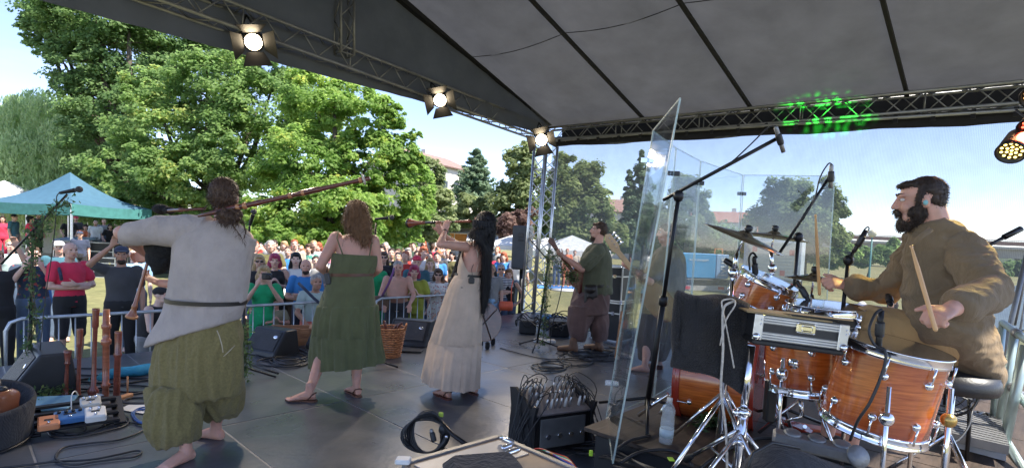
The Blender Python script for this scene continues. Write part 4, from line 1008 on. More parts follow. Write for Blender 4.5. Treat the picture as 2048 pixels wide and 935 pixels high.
def person(label, px, top_y, d, h=1.75, ps='stand', fem=0, big=0, full=False, shorts=False, skin=None, shirt=None, kind='shirt', trou=None, hair=('short', None), turn=0.0, extras=(), group='festival crowd in front of the stage', ground=None, cat='person', far=False, eyew=None):
    c = P(px, top_y, d); s = h / 1.75
    if ps == 'sit': s = h / 1.75
    base_z = c.z - (1.735 if ps != 'sit' else 1.21) * s if ground is None else ground
    rz = math.atan2(-c.x, c.y) * -1 + turn; rz = -math.atan2(c.x, c.y) + turn
    J = POSES[ps]
    body, sh, tp_, tr = crowd_set(ps, fem, big, full, shorts)
    t = mesh_person(label, body, skin or SK_A, (c.x, c.y, base_z), rz, s, group)
    if shirt is not None: mesh_child(kind, sh if kind in ('shirt', 'jacket', 'dress') else tp_, shirt, t)
    mesh_child('trousers' if not shorts else 'shorts', tr, trou or CL['denim'], t)
    hp = J['head']
    if hair[0]: mesh_child('hair' if hair[0] not in ('cap', 'hat') else hair[0], hair_mesh(hair[0]), hair[1], t, hp)
    if not far:
        t_ = t
        m = MB(); m.ell((-.031, -.081, .009), (.012, .008, .007), None, 8, 6); m.ell((.031, -.081, .009), (.012, .008, .007), None, 8, 6)
        if eyew == 'sun':
            m = MB(); 
            for x in (-1, 1): m.ell((x * .034, -.096, .008), (.027, .006, .020), None, 12, 8); m.bar((x * .058, -.09, .014), (x * .08, 0, .008), .006)
            m.bar((-.014, -.098, .012), (.014, -.098, .012), .006)
        shared('sunglasses' if eyew == 'sun' else 'eyes', m, EYED, t, hp)
        m = MB(); m.ell((0, -.094, -.061), (.021, .006, .0075), None, 10, 6); shared('lips', m, LIP, t, hp)
    for e_ in extras: e_(t, J)
    return t
SHM = {}
def shared(name, mb, m, parent, loc):
    if name not in SHM: SHM[name] = mb.mesh(name, m)
    o = link_obj(name, SHM[name], parent); o.location = loc; return o
def mesh_person(label, me, m, loc, rz, s, group):
    k = (me.name, m.name)
    if k not in MESHM: q = me.copy(); q.materials.clear(); q.materials.append(m); MESHM[k] = q
    o = bpy.data.objects.new('person', MESHM[k]); COL.objects.link(o); o.location = loc; o.rotation_euler = (0, 0, rz); o.scale = (s, s, s)
    o['label'] = label; o['category'] = 'person'
    if group: o['group'] = group
    return o
CL = {}
for nm, c in dict(denim=(.09, .13, .2), navy=(.03, .04, .075), black=(.016, .016, .018), charcoal=(.05, .05, .055), grey=(.22, .22, .22), white=(.72, .72, .70), red=(.5, .04, .03), crimson=(.62, .03, .075), orange=(.6, .16, .07), coral=(.75, .2, .14),
                  green=(.01, .33, .13), olive=(.11, .10, .035), lime=(.32, .34, .045), blue=(.04, .2, .5), teal=(.04, .12, .16), mint=(.42, .52, .50), pale=(.5, .56, .58), beige=(.45, .38, .3), brown=(.13, .08, .05), pink=(.6, .25, .3), purple=(.16, .06, .18), khaki=(.25, .22, .14), sky=(.25, .42, .6), darkgreen=(.03, .06, .035), flor=(.55, .5, .48)).items():
    CL[nm] = cloth(nm, c, var=.15, scale=5, weave=False, bump=.25, bscale=25)

def printed(name, base, c2, scale, kind='VORONOI'):               # flat printed patterns on shirts
    m = cloth(name, base, weave=False); nt = m.node_tree; N = nt.nodes; b = N['Principled BSDF']; tc = [q for q in N if q.type == 'TEX_COORD'][0]; src = b.inputs['Base Color'].links[0].from_socket
    if kind == 'VORONOI': v = N.new('ShaderNodeTexVoronoi'); v.inputs['Scale'].default_value = scale; o = v.outputs[0]; lo, hi = .32, .26
    else: v = N.new('ShaderNodeTexWave'); v.bands_direction = 'Z'; v.inputs['Scale'].default_value = scale; o = v.outputs[1]; lo, hi = .55, .62
    r = N.new('ShaderNodeMapRange'); r.inputs[1].default_value = lo; r.inputs[2].default_value = hi; x = N.new('ShaderNodeMix'); x.data_type = 'RGBA'; x.inputs[7].default_value = (*c2, 1)
    L = nt.links; L.new(tc.outputs['Object'], v.inputs[0]); L.new(o, r.inputs[0]); L.new(r.outputs[0], x.inputs[0]); L.new(src, x.inputs[6]); L.new(x.outputs[2], b.inputs['Base Color']); CL[name] = m
printed('flowers', (.03, .05, .09), (.35, .07, .06), 16); printed('lace', (.7, .68, .66), (.45, .12, .12), 22); printed('stripe', (.6, .6, .6), (.03, .04, .09), 9, 'W'); printed('leafprint', (.05, .2, .16), (.5, .5, .42), 18); printed('faded', (.2, .24, .3), (.32, .36, .42), 7)
def fuzz(ob, n, L, down=(0, 0, -1), out=.35, w=.0011, m=None, zmax=None):
    me = ob.data; nv = len(me.vertices); co = np.empty(nv * 3, 'f'); me.vertices.foreach_get('co', co); co = co.reshape(-1, 3); no = np.empty(nv * 3, 'f'); me.vertex_normals.foreach_get('vector', no); no = no.reshape(-1, 3)
    ix = rs.randint(0, nv, n); p = co[ix]; q = no[ix]; dn = np.array(down, 'f'); d = q * out + dn + rs.normal(size=(n, 3)) * .28; d /= np.linalg.norm(d, axis=1)[:, None]; l = (L * rs.uniform(.4, 1.2, n))[:, None]
    s_ = np.cross(d, q + 1e-4); s_ /= np.linalg.norm(s_, axis=1)[:, None] + 1e-9; s_ *= w; p0 = p - q * .002; p1 = p + d * l * .5 + q * l * .18; p2 = p + d * l + dn * l * .15
    v = np.stack([p0 - s_, p0 + s_, p1 - s_ * .8, p1 + s_ * .8, p2], 1).reshape(-1, 3); f = []
    for k in range(n): b = 5 * k; f += [(b, b + 1, b + 3, b + 2), (b + 2, b + 3, b + 4)]
    o = bpy.data.meshes.new('strands'); o.from_pydata(v.tolist(), [], f); o.materials.append(m or me.materials[0]); k = link_obj('strands', o, ob); k['kind'] = 'stuff'; return k
# ================================================================ the six players on stage
def RG(px, py, d, hw, dep, tilt=0.0, yaw=0.0):                    # clothing ring measured in photo pixels across and metres deep
    c = P(px, py, d); x = P(px + hw, py + tilt, d) - c
    if yaw: x = Matrix.Rotation(yaw, 3, 'Z') @ x
    y = V((-x.y, x.x, 0)).normalized() * dep
    return (c, x, y)
def wavy(rings, n, amp, k, ph=0.0, cap=False, mi=0, mb=None, sharp=1.0):
    mb = mb or MB()
    def fn(t, a): return 1 + amp * (t ** .8) * (math.sin(k * a + ph + 1.5 * t + 1.3 * math.sin(2 * a)) * .6 + math.sin((k * 2 + 1) * a + 2 * ph) * .28 + .5 * noise.noise(V((math.cos(a) * 3, math.sin(a) * 3, t * 2 + ph))))
    mb.loft(rings, n, cap, mi, fn); return mb
def dense(rings, m=5):                                            # smooth in-between rings
    out = []
    for i in range(len(rings) - 1):
        p0, p1, p2, p3 = rings[max(i - 1, 0)], rings[i], rings[i + 1], rings[min(i + 2, len(rings) - 1)]
        for j in range(m):
            t = j / m
            out.append(tuple(((p1[q] * 2) + (p2[q] - p0[q]) * t + (p0[q] * 2 - p1[q] * 5 + p2[q] * 4 - p3[q]) * t * t + (p1[q] * 3 - p0[q] - p2[q] * 3 + p3[q]) * t ** 3) * .5 for q in range(3)))
    out.append(rings[-1]); return out
def foot(mb, an, toe, k=1.0, toes=True):
    an, toe = V(an), V(toe); an2 = V((an.x, an.y, 0)); z0 = toe.z; d = V((toe.x - an.x, toe.y - an.y, 0)).normalized(); s = V((0, 0, 1)).cross(d)
    g = V((an.x, an.y, z0)); L = .20 * k
    mb.loft([(g - d * .055 * k + V((0, 0, .022)), s * .02, V((0, 0, .018))), (g - d * .045 * k + V((0, 0, .032)), s * .032 * k, V((0, 0, .034 * k))), (g + V((0, 0, .042)), s * .034 * k, V((0, 0, .046 * k))),
             (g + d * .06 * k + V((0, 0, .036)), s * .037 * k, V((0, 0, .036 * k))), (g + d * .12 * k + V((0, 0, .024)), s * .045 * k, V((0, 0, .022 * k))), (g + d * .15 * k + V((0, 0, .018)), s * .044 * k, V((0, 0, .016 * k)))], 16)
    mb.cap(an + V((0, 0, .04)), g + V((0, 0, .05)), .034 * k, .038 * k)
    for i, (o, l, r) in enumerate(((-.033, .048, .013), (-.013, .045, .0095), (.004, .04, .009), (.019, .034, .0085), (.033, .026, .008))):
        p = g + d * .145 * k + s * o * k + V((0, 0, .014)); mb.cap(p, p + d * l * k + V((0, 0, -.003)), r * k, r * k * .9, 8)
def two_legs(mb, hips, knees, ankles, th=.088, sh=.055):
    for h, k_, a in zip(hips, knees, ankles):
        limb(mb, h, k_, th, th * .88, sh); k_, a = V(k_), V(a); mb.cap(k_, k_.lerp(a, .32), sh, sh * 1.06); mb.cap(k_.lerp(a, .32), a, sh * 1.06, .034)
def person_root(label, x, y, z=0.0):
    return thing('person', label, 'person', (x, y, z), 0, None)
VOXB = .0068

# ---------------------------------------------------------------- bagpiper
D = 3.45
LIN = cloth('linen_grey', (.43, .365, .325), var=.10, scale=9, bump=.5, bscale=55); OLVC = cloth('olive_linen', (.20, .16, .055), var=.16, scale=70, bump=.5, bscale=60, rgb2=(.25, .20, .075))
ft = PZ(372, 893, .09)
pp = person_root('bagpiper seen from behind in a loose pale linen tunic and baggy olive trousers, barefoot', ft.x, ft.y)
J = dict(pel=P(397, 655, D), chest=P(425, 535, D), neck=P(447, 447, D), head=P(449, 394, D), shL=P(378, 466, 3.42), shR=P(488, 478, 3.48), hipL=P(372, 668, D), hipR=P(424, 668, D))
elL, wrL, elR, wrR = P(243, 465, 3.36), P(300, 512, 3.78), P(480, 575, 3.75), P(322, 566, 3.78)
kL, kR = P(358, 790, 3.36), P(438, 775, 3.62); aL, aR = PZ(372, 893, .09), PZ(432, 851, .09)
mb = MB(); torso(mb, J, 1.1, 1.0); f = V((-.25, 1, -.05)); head(mb, J['head'], f, (0.04, 0, 1)); mb.cap(J['neck'] - V((0, 0, .05)), J['head'] - V((0, 0, .04)), .06, .054)
limb(mb, J['shL'], elL, .06, .05, .042); limb(mb, elL, wrL, .045, .043, .027); limb(mb, J['shR'], elR, .06, .05, .042); limb(mb, elR, wrR, .045, .045, .029)
hand(mb, wrL, P(292, 520, 3.8) - wrL + V((-.05, .0, .02)), (0, -1, 0), (0, 0, 1), .55)
hand(mb, wrR, P(278, 548, 3.74) - wrR, (0, -.3, 1), (0, -.9, .35), .42, spread=.4)
two_legs(mb, (J['hipL'], J['hipR']), (kL, kR), (aL, aR)); foot(mb, aL, PZ(338, 936, 0)); foot(mb, aR, PZ(394, 872, 0))
vobj('body', mb, VOXB, SK_B, pp, 2)
# tattoo on the calf
m = MB()
for k in range(7): 
    q = P(366 + k * .8, 893 + k * 3.4, 3.26) if False else aL + V((-.005, -.034, .10 - k * .012)); m.box(q, (.018, .004, .005))
m.obj('tattoo', mat('tattoo_ink', (.05, .045, .06), .6), pp)
mb = MB()
mb.loft(dense([RG(446, 443, D, 22, .055), RG(441, 452, D, 45, .085, 3), RG(433, 466, D, 66, .12, 5), RG(426, 490, D, 75, .145, 3), RG(424, 525, D, 75, .16), RG(419, 565, D, 75, .155), RG(413, 600, D, 73, .145, 3), RG(404, 625, D, 78, .155, -8), RG(392, 650, D, 87, .17, -20), RG(386, 664, D, 90, .175, -27)], 3), 36)
mb.loft([(P(418, 466, D), V((0, .10, 0)), V((0, 0, .11))), (P(375, 463, D), V((0, .105, 0)), V((0, 0, .105))), (P(320, 460, 3.4), V((0, .095, 0)), V((0, 0, .092))), (P(268, 467, 3.38), V((0, .075, .0)), V((0.01, 0, .070))), (P(252, 468, 3.38), V((0, .078, .0)), V((.01, 0, .073)))], 24)
mb.loft([(J['shR'], V((.075, 0, 0)), V((0, .09, 0))), (P(480, 520, 3.55), V((.065, 0, 0)), V((0, .08, 0))), (P(470, 560, 3.7), V((.06, 0, 0)), V((0, .07, 0)))], 16)
def shirt_fold(p):
    a = folds(9, 5, 2.2, .010, 3.)(p); w = P(413, 602, D).z; b_ = math.exp(-((p.z - w) / .05) ** 2)
    return a * (.8 + 1.2 * b_) - .006 * math.exp(-((p.z - w) / .016) ** 2)
vobj('tunic', mb, .0085, LIN, pp, 2, shirt_fold)
m = MB(); m.loft([RG(413, 597, D, 78, .172, 4), RG(412.5, 605, D, 77.5, .171, 4)], 40, cap=False); 
m.obj('belt', mat('belt_leather', (.02, .016, .014), .4), pp)
m = MB(); m.box(P(344, 597, 3.4), (.035, .03, .085), bev=.006); m.tube([P(344, 605, 3.38), P(338, 622, 3.36), P(346, 628, 3.38), P(350, 615, 3.4)], .003, 6); m.obj('radio_pack', mat('pack_plastic', (.05, .055, .06), .4), pp)
mb = MB()
mb.loft(dense([RG(402, 640, D, 66, .12, -6), RG(400, 668, D, 74, .145, -8), RG(398, 705, D, 81, .175), RG(396, 750, D, 83, .18), RG(394, 785, D, 80, .16)], 2), 32)
mb.loft(dense([RG(352, 770, 3.38, 45, .16), RG(350, 820, 3.32, 44, .16), RG(349, 852, 3.28, 41, .145), RG(353, 872, 3.28, 36, .12, -3), RG(354, 879, 3.28, 34, .11, -3)], 2), 24)
mb.loft(dense([RG(440, 750, 3.52, 38, .14), RG(443, 790, 3.56, 36, .14), RG(443, 818, 3.6, 32, .12), RG(443, 831, 3.62, 24, .09, -4)], 2), 24)
def trf(p): return folds(15, 9, 1.2, .024, 1.)(p) + folds(24, 14, 5, .004, 4.)(p)
vobj('trousers', mb, .0095, OLVC, pp, 2, trf)
m = MB(); m.tube([P(434, 660, 3.27), P(439, 672, 3.26), P(444, 690, 3.25), P(446, 704, 3.25)], .003, 6); m.tube([P(470, 690, 3.28), P(455, 705, 3.25), P(447, 712, 3.25)], .0022, 5); m.obj('drawstring', cloth('string', (.45, .38, .28)), pp)
mb = MB(); hair_cap(mb, J['head'], f, (.04, 0, 1), 1.03, vol=1.02)
b_ = P(462, 433, 3.30)
mb.ell(b_, (.062, .05, .045)); mb.ell(b_ + V((-.03, -.02, .01)), (.04, .035, .03)); mb.ell(b_ + V((.04, -.01, .015)), (.035, .03, .035))
for k in range(9):
    a = k * .7; mb.tube([b_ + V((.05 * math.cos(a), -.03 + .01 * math.sin(a * 2), .035 * math.sin(a))), b_ + V((.075 * math.cos(a + .5), -.045, .05 * math.sin(a + .5))), b_ + V((.045 * math.cos(a + 1.1), -.035, .04 * math.sin(a + 1.1)))], .0085, 6)
mb.tube([P(485, 440, 3.33), P(492, 462, 3.33), P(487, 478, 3.34)], [.007, .006, .003], 6); mb.tube([P(467, 452, 3.3), P(480, 470, 3.3), P(490, 488, 3.3)], [.005, .004, .002], 6)
mb.tube([P(414, 410, 3.42), P(404, 422, 3.42), P(403, 440, 3.42)], [.005, .005, .003], 6)
_h = vobj('hair', mb, .0055, HR_BR, pp, 1, lambda p: .0015 * math.sin(p.x * 420 + 5 * noise.noise(p * 12)) + .002 * noise.noise(p * 60))
fuzz(_h, 2600, .035, (.05, -.25, -.6))
# bagpipe
WOODR = mat('dark_red_wood', (.11, .028, .014), .28, var=.35, scale=9, stretch=(1, 1, 4), coat=.4); WOODM = mat('ring_wood', (.42, .18, .07), .35, coat=.3); BRASS = mat('brass', (.5, .34, .12), .3, .9)
bp = thing('bagpipe', 'bagpipe with black bag under the arm and long wooden drone over the shoulder', 'bagpipe', tuple(P(322, 505, 3.55)))
mb = MB(); mb.ell(P(330, 492, 3.52), (.125, .11, .10)); mb.ell(P(322, 515, 3.52), (.095, .08, .085)); mb.ell(P(318, 532, 3.53), (.05, .05, .055))
FUZZ = mat('black_fur', (.008, .008, .009), .95, var=.5, scale=60, bump=1, bscale=160)
vobj('bag', mb, .009, FUZZ, bp, 2, lambda p: .004 * noise.noise(p * 45))
mb = MB(); mb.ell(P(322, 418, 3.6), (.055, .05, .035)); mb.ell(P(338, 421, 3.58), (.04, .04, .025)); vobj('bag_cover', mb, .007, FUZZ, bp, 2, lambda p: .004 * noise.noise(p * 45))
def turned(mb, p0, p1, prof, n=14):                               # prof: (t along, radius)
    p0, p1 = V(p0), V(p1); L = (p1 - p0).length; mb.lathe([(r, t * L) for t, r in prof], p0, p1 - p0, n)
m = MB(); turned(m, P(302, 500, 3.72), P(263, 634, 3.66), [(0, .008), (.02, .011), (.3, .010), (.62, .012), (.8, .014), (.82, .018), (.86, .018), (.87, .015), (.95, .026), (.985, .034), (1, .034)]); m.obj('chanter', mat('chanter_wood', (.24, .085, .04), .3, var=.2, coat=.4), bp)
m = MB(); turned(m, P(264.2, 630, 3.66), P(262.8, 635, 3.66), [(0, .036), (.5, .038), (1, .036)], 18); m.obj('bell_rim', WOODM, bp)
q0, q1 = P(396, 432, 3.27), P(740, 356, 3.42)
m = MB(); turned(m, q0, q1, [(0, .008), (.05, .012), (.12, .017), (.2, .020), (.24, .0165), (.3, .0155), (.34, .018), (.37, .0135), (.44, .0135), (.5, .013), (.52, .017), (.54, .014), (.57, .014), (.59, .018), (.66, .017), (.69, .0185), (.71, .0145), (.85, .012), (.93, .014), (.955, .017), (1, .011)]); m.obj('drone', WOODR, bp)
for t, r in ((.225, .0215), (.265, .0215), (.525, .0185), (.6, .019), (.943, .0185)):
    m = MB(); q = V(q0).lerp(q1, t); dd = (V(q1) - V(q0)).normalized(); m.lathe([(r * .8, -.012), (r, -.008), (r, .008), (r * .8, .012)], q, dd, 14); m.obj('ring', WOODM, bp)
m = MB(); m.lathe([(.012, -.006), (.032, -.004), (.036, .004), (.012, .010)], V(q0).lerp(q1, .962), dd, 18); m.obj('bell_flange', mat('horn', (.5, .45, .38), .35), bp)
m = MB(); turned(m, P(336, 421, 3.5), P(410, 417, 3.45), [(0, .009), (.3, .011), (.32, .014), (.38, .014), (.4, .01), (1, .008)], 10); m.obj('blowpipe', WOODR, bp)

# ---------------------------------------------------------------- woman in the olive dress
D = 4.82
GRN = cloth('moss_green', (.115, .125, .055), var=.16, scale=8, bump=.45, bscale=45, trans=.0)
aL, aR = PZ(619, 781, .09), PZ(713, 771, .09)
pp = person_root('woman seen from behind in a tiered moss green strap dress with wavy golden brown hair', aR.x, aR.y)
J = dict(pel=P(697, 595, D), chest=P(707, 522, D), neck=P(712, 465, D), head=P(716, 428, D), shL=P(672, 476, D), shR=P(746, 482, D), hipL=P(678, 600, D), hipR=P(718, 600, D))
elL, wrL, elR, wrR = P(640, 532, 4.75), P(668, 556, 5.05), P(757, 536, 4.85), P(742, 552, 5.1); kL, kR = P(652, 690, 4.8), P(714, 690, 4.85)
f = V((.05, 1, .02))
mb = MB(); torso(mb, J, 1.12, 1.0); head(mb, J['head'], f, (0.03, 0, 1)); mb.cap(J['neck'] - V((0, 0, .05)), J['head'] - V((0, 0, .04)), .05, .048)
limb(mb, J['shL'], elL, .062, .054, .043); limb(mb, elL, wrL, .042, .04, .025); limb(mb, J['shR'], elR, .060, .052, .041); limb(mb, elR, wrR, .042, .04, .025)
hand(mb, wrL, (.3, .8, .3), (0, 0, -1), (1, 0, 0), .5); hand(mb, wrR, (-.3, .8, .3), (0, 0, -1), (-1, 0, 0), .5)
two_legs(mb, (J['hipL'], J['hipR']), (kL, kR), (aL, aR), .09, .056); foot(mb, aL + V((0, 0, .012)), PZ(591, 800, .014), .95); foot(mb, aR + V((0, 0, .012)), PZ(694, 779, .014), .95)
vobj('body', mb, VOXB + .001, SK_B, pp, 2)
mb = MB(); mb.loft(dense([RG(711, 508, D, 45.5, .125, 3), RG(710, 514, D, 47, .13, 3), RG(708, 530, D, 47, .135, 2), RG(704, 541, D, 46, .13), RG(702, 548, D, 43, .12), RG(701, 552, D, 43, .12)], 3), 72, False, 0, lambda t, a: 1 + .022 * math.sin(13 * a + 3 * math.sin(3 * a)) * math.sin(PI * min(1, t * 1.1)) + .03 * math.exp(-((t - .72) / .12) ** 2))
mb.obj('bodice', GRN, pp)
mb = MB(); wavy(dense([RG(702, 549, D, 43.5, .125), RG(699, 575, D, 49, .15), RG(696, 595, D, 53, .165), RG(695, 612, D, 57, .175)], 4), 120, .012, 9, .4, mb=mb)
wavy(dense([RG(695, 609, D, 57, .178), RG(695, 613, D, 60, .185), RG(693, 640, D, 62, .20), RG(693, 672, D, 65, .21, 2)], 5), 160, .11, 15, 1.2, mb=mb)
wavy(dense([RG(693, 669, D, 65.5, .212, 2), RG(693, 674, D, 68, .22, 2), RG(694, 700, D, 68, .225, 0), RG(695, 729, D, 69, .235, -5)], 5), 180, .13, 14, 2.7, mb=mb)
mb.obj('skirt', GRN, pp)
m = MB(); m.loft([RG(702, 545, D, 45, .133), RG(702, 551, D, 45, .133)], 48, cap=False); m.obj('belt', mat('brown_leather', (.11, .04, .022), .4), pp)
for a, b_ in ((P(674, 463, 4.79), P(685, 508, 4.70)), (P(748, 480, 4.80), P(739, 511, 4.71))):
    m = MB(); m.tube([a + V((0, .03, .01)), a.lerp(b_, .3) - V((0, .045, 0)), a.lerp(b_, .7) - V((0, .02, 0)), b_], .005, 6); m.obj('strap', GRN, pp)
m = MB(); m.box(P(655, 557, 4.72), (.045, .03, .10), Matrix.Rotation(R(-12), 3, 'Y'), bev=.006); m.tube([P(652, 545, 4.7), P(660, 520, 4.7)], .003, 5); m.tube([P(652, 567, 4.7), P(645, 590, 4.7), P(647, 600, 4.7)], .003, 5); m.obj('radio_pack', MATS['pack_plastic'], pp)
mb = MB(); hc = J['head']; hair_cap(mb, hc, f, (0, 0, 1), 1.02, vol=1.08)
for dx, w_, L in ((-.06, .045, .15), (-.01, .055, .22), (.045, .05, .27), (.02, .05, .24), (.08, .035, .20)):
    mb.loft(dense([(hc + V((dx * .9, -.05, .03)), V((w_, 0, 0)), V((0, .04, 0))), (hc + V((dx * 1.1 + .01, -.085, -L * .35)), V((w_ * 1.1, 0, 0)), V((0, .04, 0))), (hc + V((dx * 1.2 + .03, -.095, -L * .7)), V((w_ * .9, 0, 0)), V((0, .03, 0))), (hc + V((dx * 1.1 + .05, -.10, -L)), V((w_ * .3, 0, 0)), V((0, .012, 0)))], 3), 12)
_h = vobj('hair', mb, .0065, HR_GB, pp, 1, lambda p: .014 * noise.noise(V((p.x * 35, p.y * 35, p.z * 28))) + .006 * noise.noise(p * 90))
fuzz(_h, 3800, .06, (.1, -.1, -1), .5)
m = MB()
for k in range(170):                                               # loose flyaway strands
    a = rnd.uniform(0, 2 * PI); p0 = hc + V((.06 * math.cos(a), -.06 + .03 * math.sin(a), rnd.uniform(-.05, .1))); q = p0 + V((rnd.uniform(-.05, .09), -.03, -rnd.uniform(.06, .2))); m.tube([p0, p0.lerp(q, .4) + V((rnd.uniform(-.02, .04), -.03, .02)), q, q + V((rnd.uniform(-.02, .03), 0, -.05))], .0016, 4)
m.obj('loose_hair', HR_GB, pp)
SOLE = mat('sandal_sole', (.12, .05, .03), .5)
def sandal(an, toe, parent, m_=SOLE, k=1.0, straps=1):
    an, toe = V(an), V(toe); d = V((toe.x - an.x, toe.y - an.y, 0)).normalized(); s = V((0, 0, 1)).cross(d); g = V((an.x, an.y, 0)); pts = []
    for t, w_ in ((-.068, .012), (-.055, .03), (0, .036), (.06, .036), (.12, .047), (.17, .044), (.2, .028), (.208, .01)): pts.append((t, w_))
    out = [g + d * t * k + s * w_ * k for t, w_ in pts] + [g + d * t * k - s * w_ * k for t, w_ in reversed(pts)]
    sh = MB(); sh.plate([q + V((0, 0, .008)) for q in out], .014, (0, 0, 1)); so = sh.obj('sandal', m_, parent)
    def st(pts, r): MB().tube(pts, r, 6).obj('sandal_strap', m_, so)
    st([g + s * .04 * k + V((0, 0, .02)), g - d * .04 * k + s * .03 * k + V((0, 0, .07)), g - d * .062 * k + V((0, 0, .08)), g - d * .04 * k - s * .03 * k + V((0, 0, .07)), g - s * .04 * k + V((0, 0, .02))], .0055)
    st([g + d * .10 * k + s * .046 * k + V((0, 0, .015)), g + d * .085 * k + V((0, 0, .058)), g + d * .10 * k - s * .046 * k + V((0, 0, .015))], .0065 * straps)
    if straps > 1: st([g + d * .06 * k + s * .043 * k + V((0, 0, .015)), g + d * .04 * k + V((0, 0, .08)), g + d * .05 * k - s * .043 * k + V((0, 0, .015))], .009)
    else: st([g + d * .085 * k + V((0, 0, .058)), g + d * .165 * k + V((0, 0, .03))], .004)
sandal(aL, PZ(591, 800, 0), pp); sandal(aR, PZ(694, 779, 0), pp)

# ---------------------------------------------------------------- woman in the long dress with the shawm
D = 5.08
GOWN = cloth('oat_linen', (.60, .46, .35), var=.10, scale=9, bump=.45, bscale=45)
aL, aR = PZ(893, 777, .09), PZ(947, 768, .09)
pp = person_root('woman with very long black hair in a long oat coloured strap dress', aL.x, aL.y)
J = dict(pel=P(930, 590, D), chest=P(946, 528, D), neck=P(957, 480, D), head=P(966, 447, D), shL=P(930, 493, 4.98), shR=P(975, 492, 5.2), hipL=P(916, 598, 5.03), hipR=P(945, 598, 5.13))
f = V((-.88, .42, .20)).normalized(); u = V((.22, .0, 1))
wrL, wrR = P(890, 463, 4.93), P(880, 465, 5.2); elL, elR = P(880, 488, 4.72), P(918, 492, 5.45); kL, kR = P(912, 690, 5.05), P(940, 690, 5.1)
mb = MB(); torso(mb, J, .95, .86, .92); head(mb, J['head'], f, u, .96); mb.cap(J['neck'] - V((0, 0, .06)), J['head'] - u * .05, .048, .046)
limb(mb, J['shL'], elL, .050, .043, .035); limb(mb, elL, wrL, .036, .034, .022); limb(mb, J['shR'], elR, .048, .042, .034); limb(mb, elR, wrR, .036, .034, .022)
hand(mb, wrL, (.12, .25, .9), (.3, .9, -.25), (-.5, .2, 0), .38, .95); hand(mb, wrR, (-.1, -.25, .9), (.2, -.8, -.3), (-.6, 0, 0), .38, .95)
two_legs(mb, (J['hipL'], J['hipR']), (kL, kR), (aL, aR), .08, .05); foot(mb, aL + V((0, 0, .015)), PZ(872, 786, .016), .92); foot(mb, aR + V((0, 0, .015)), PZ(925, 775, .016), .92)
vobj('body', mb, VOXB + .001, SK_B, pp, 2); face_parts(J['head'], f, u, .96, pp, brow=HR_BK)
# bodice: low at the back, rising to the straps at the front
yaw = math.atan2(J['shL'].y - J['shR'].y, J['shL'].x - J['shR'].x)
mb = MB(); n = 72; grid = []; fa = math.atan2(f.y, f.x)
def ringpt(c, rx, ry, a):                                          # a measured from the facing direction
    fx = V((math.cos(fa), math.sin(fa), 0)); sx = V((-fx.y, fx.x, 0)); return V(c) + fx * math.cos(a) * ry + sx * math.sin(a) * rx
levels = [(.0, P(936, 556, D), .132, .098), (.2, P(939, 546, D), .137, .104), (.45, P(943, 533, D), .146, .118), (.7, P(947, 517, D), .150, .118), (1, P(951, 500, D), .148, .10)]
for t_, c_, rx, ry in levels:
    row = []
    for k in range(n + 1):
        a = 2 * PI * k / n; back = (1 - math.cos(a)) / 2; cut = 1 - .72 * min(1, back * 1.35) ** 1.2
        te = t_ * cut; i = 0
        while i < 3 and levels[i + 1][0] < te: i += 1
        l0, l1 = levels[i], levels[i + 1]; w_ = (te - l0[0]) / (l1[0] - l0[0]); row.append(ringpt(V(l0[1]).lerp(l1[1], w_), l0[2] + (l1[2] - l0[2]) * w_ + .004, l0[3] + (l1[3] - l0[3]) * w_ + .004, a))
    grid.append(row)
mb.sheet(grid); mb.obj('bodice', GOWN, pp)
for sg, pa in ((1, J['shL']), (-1, J['shR'])):
    m = MB(); c0 = ringpt(levels[3][1], .154, .12, sg * .75); top_ = V(pa).lerp(J['neck'], .42) + V((0, 0, .045)); bk = ringpt(levels[1][1], .13, .108, sg * 2.75)
    m.tube([c0, c0.lerp(top_, .5) + f * .02, top_, top_.lerp(bk, .35) - f * .055, top_.lerp(bk, .7) - f * .03, bk], .0045, 6); m.obj('strap', mat('cream_strap', (.6, .5, .38), .6), pp)
mb = MB(); wavy(dense([RG(940, 549, D, 28, .125, 3), RG(931, 575, D, 34, .16, 3), RG(923, 620, D, 42, .19, 3), RG(914, 665, D, 48, .215, 4), RG(910, 690, D, 51, .225, 4), RG(905, 730, 4.97, 53, .25, 8), RG(902, 764, 4.93, 54.5, .27, 9)], 5), 150, .08, 10, .8, mb=mb)
mb.obj('skirt', GOWN, pp)
mb = MB(); wavy(dense([RG(911.5, 682, D, 51, .226, 4), RG(910, 689, D, 52.2, .232, 4), RG(905, 730, 4.97, 54.5, .256, 8), RG(902, 765, 4.93, 56, .276, 9)], 5), 150, .09, 13, 2.2, mb=mb)
mb.obj('flounce', GOWN, pp)
m = MB(); m.loft([RG(940, 547, D, 30.5, .132, 3), RG(939.5, 551.5, D, 30.5, .132, 3)], 40, cap=False); m.obj('belt', MATS['belt_leather'], pp)
m = MB(); m.box(P(943, 561, 4.93), (.055, .03, .055), bev=.008); m.box(P(943, 556, 4.92), (.035, .02, .02), bev=.003); m.tube([P(945, 553, 4.92), P(943, 538, 4.95), P(947, 528, 4.97)], .0025, 5); m.obj('radio_pack', BLACKP, pp)
mb = MB(); hc = V(J['head']); hair_cap(mb, hc, f, u, 1.0, vol=1.06)
def lock(mb, pts, ws, dep=.03): mb.loft(dense([(P(*p), V((w_ * pxs(p[2]), 0, 0)), V((0, dep, 0))) for p, w_ in zip(pts, ws)], 4), 14)
lock(mb, [(967, 440, 5.0), (966, 462, 4.98), (960, 478, 4.97), (972, 500, 4.98), (973, 540, 5.0), (970, 590, 5.02), (966, 626, 5.02)], [22, 21, 13, 10.5, 10, 9, 3], .045)
lock(mb, [(976, 440, 5.05), (979, 470, 5.05), (977, 500, 5.05), (974, 540, 5.05)], [14, 12, 9, 8], .05)
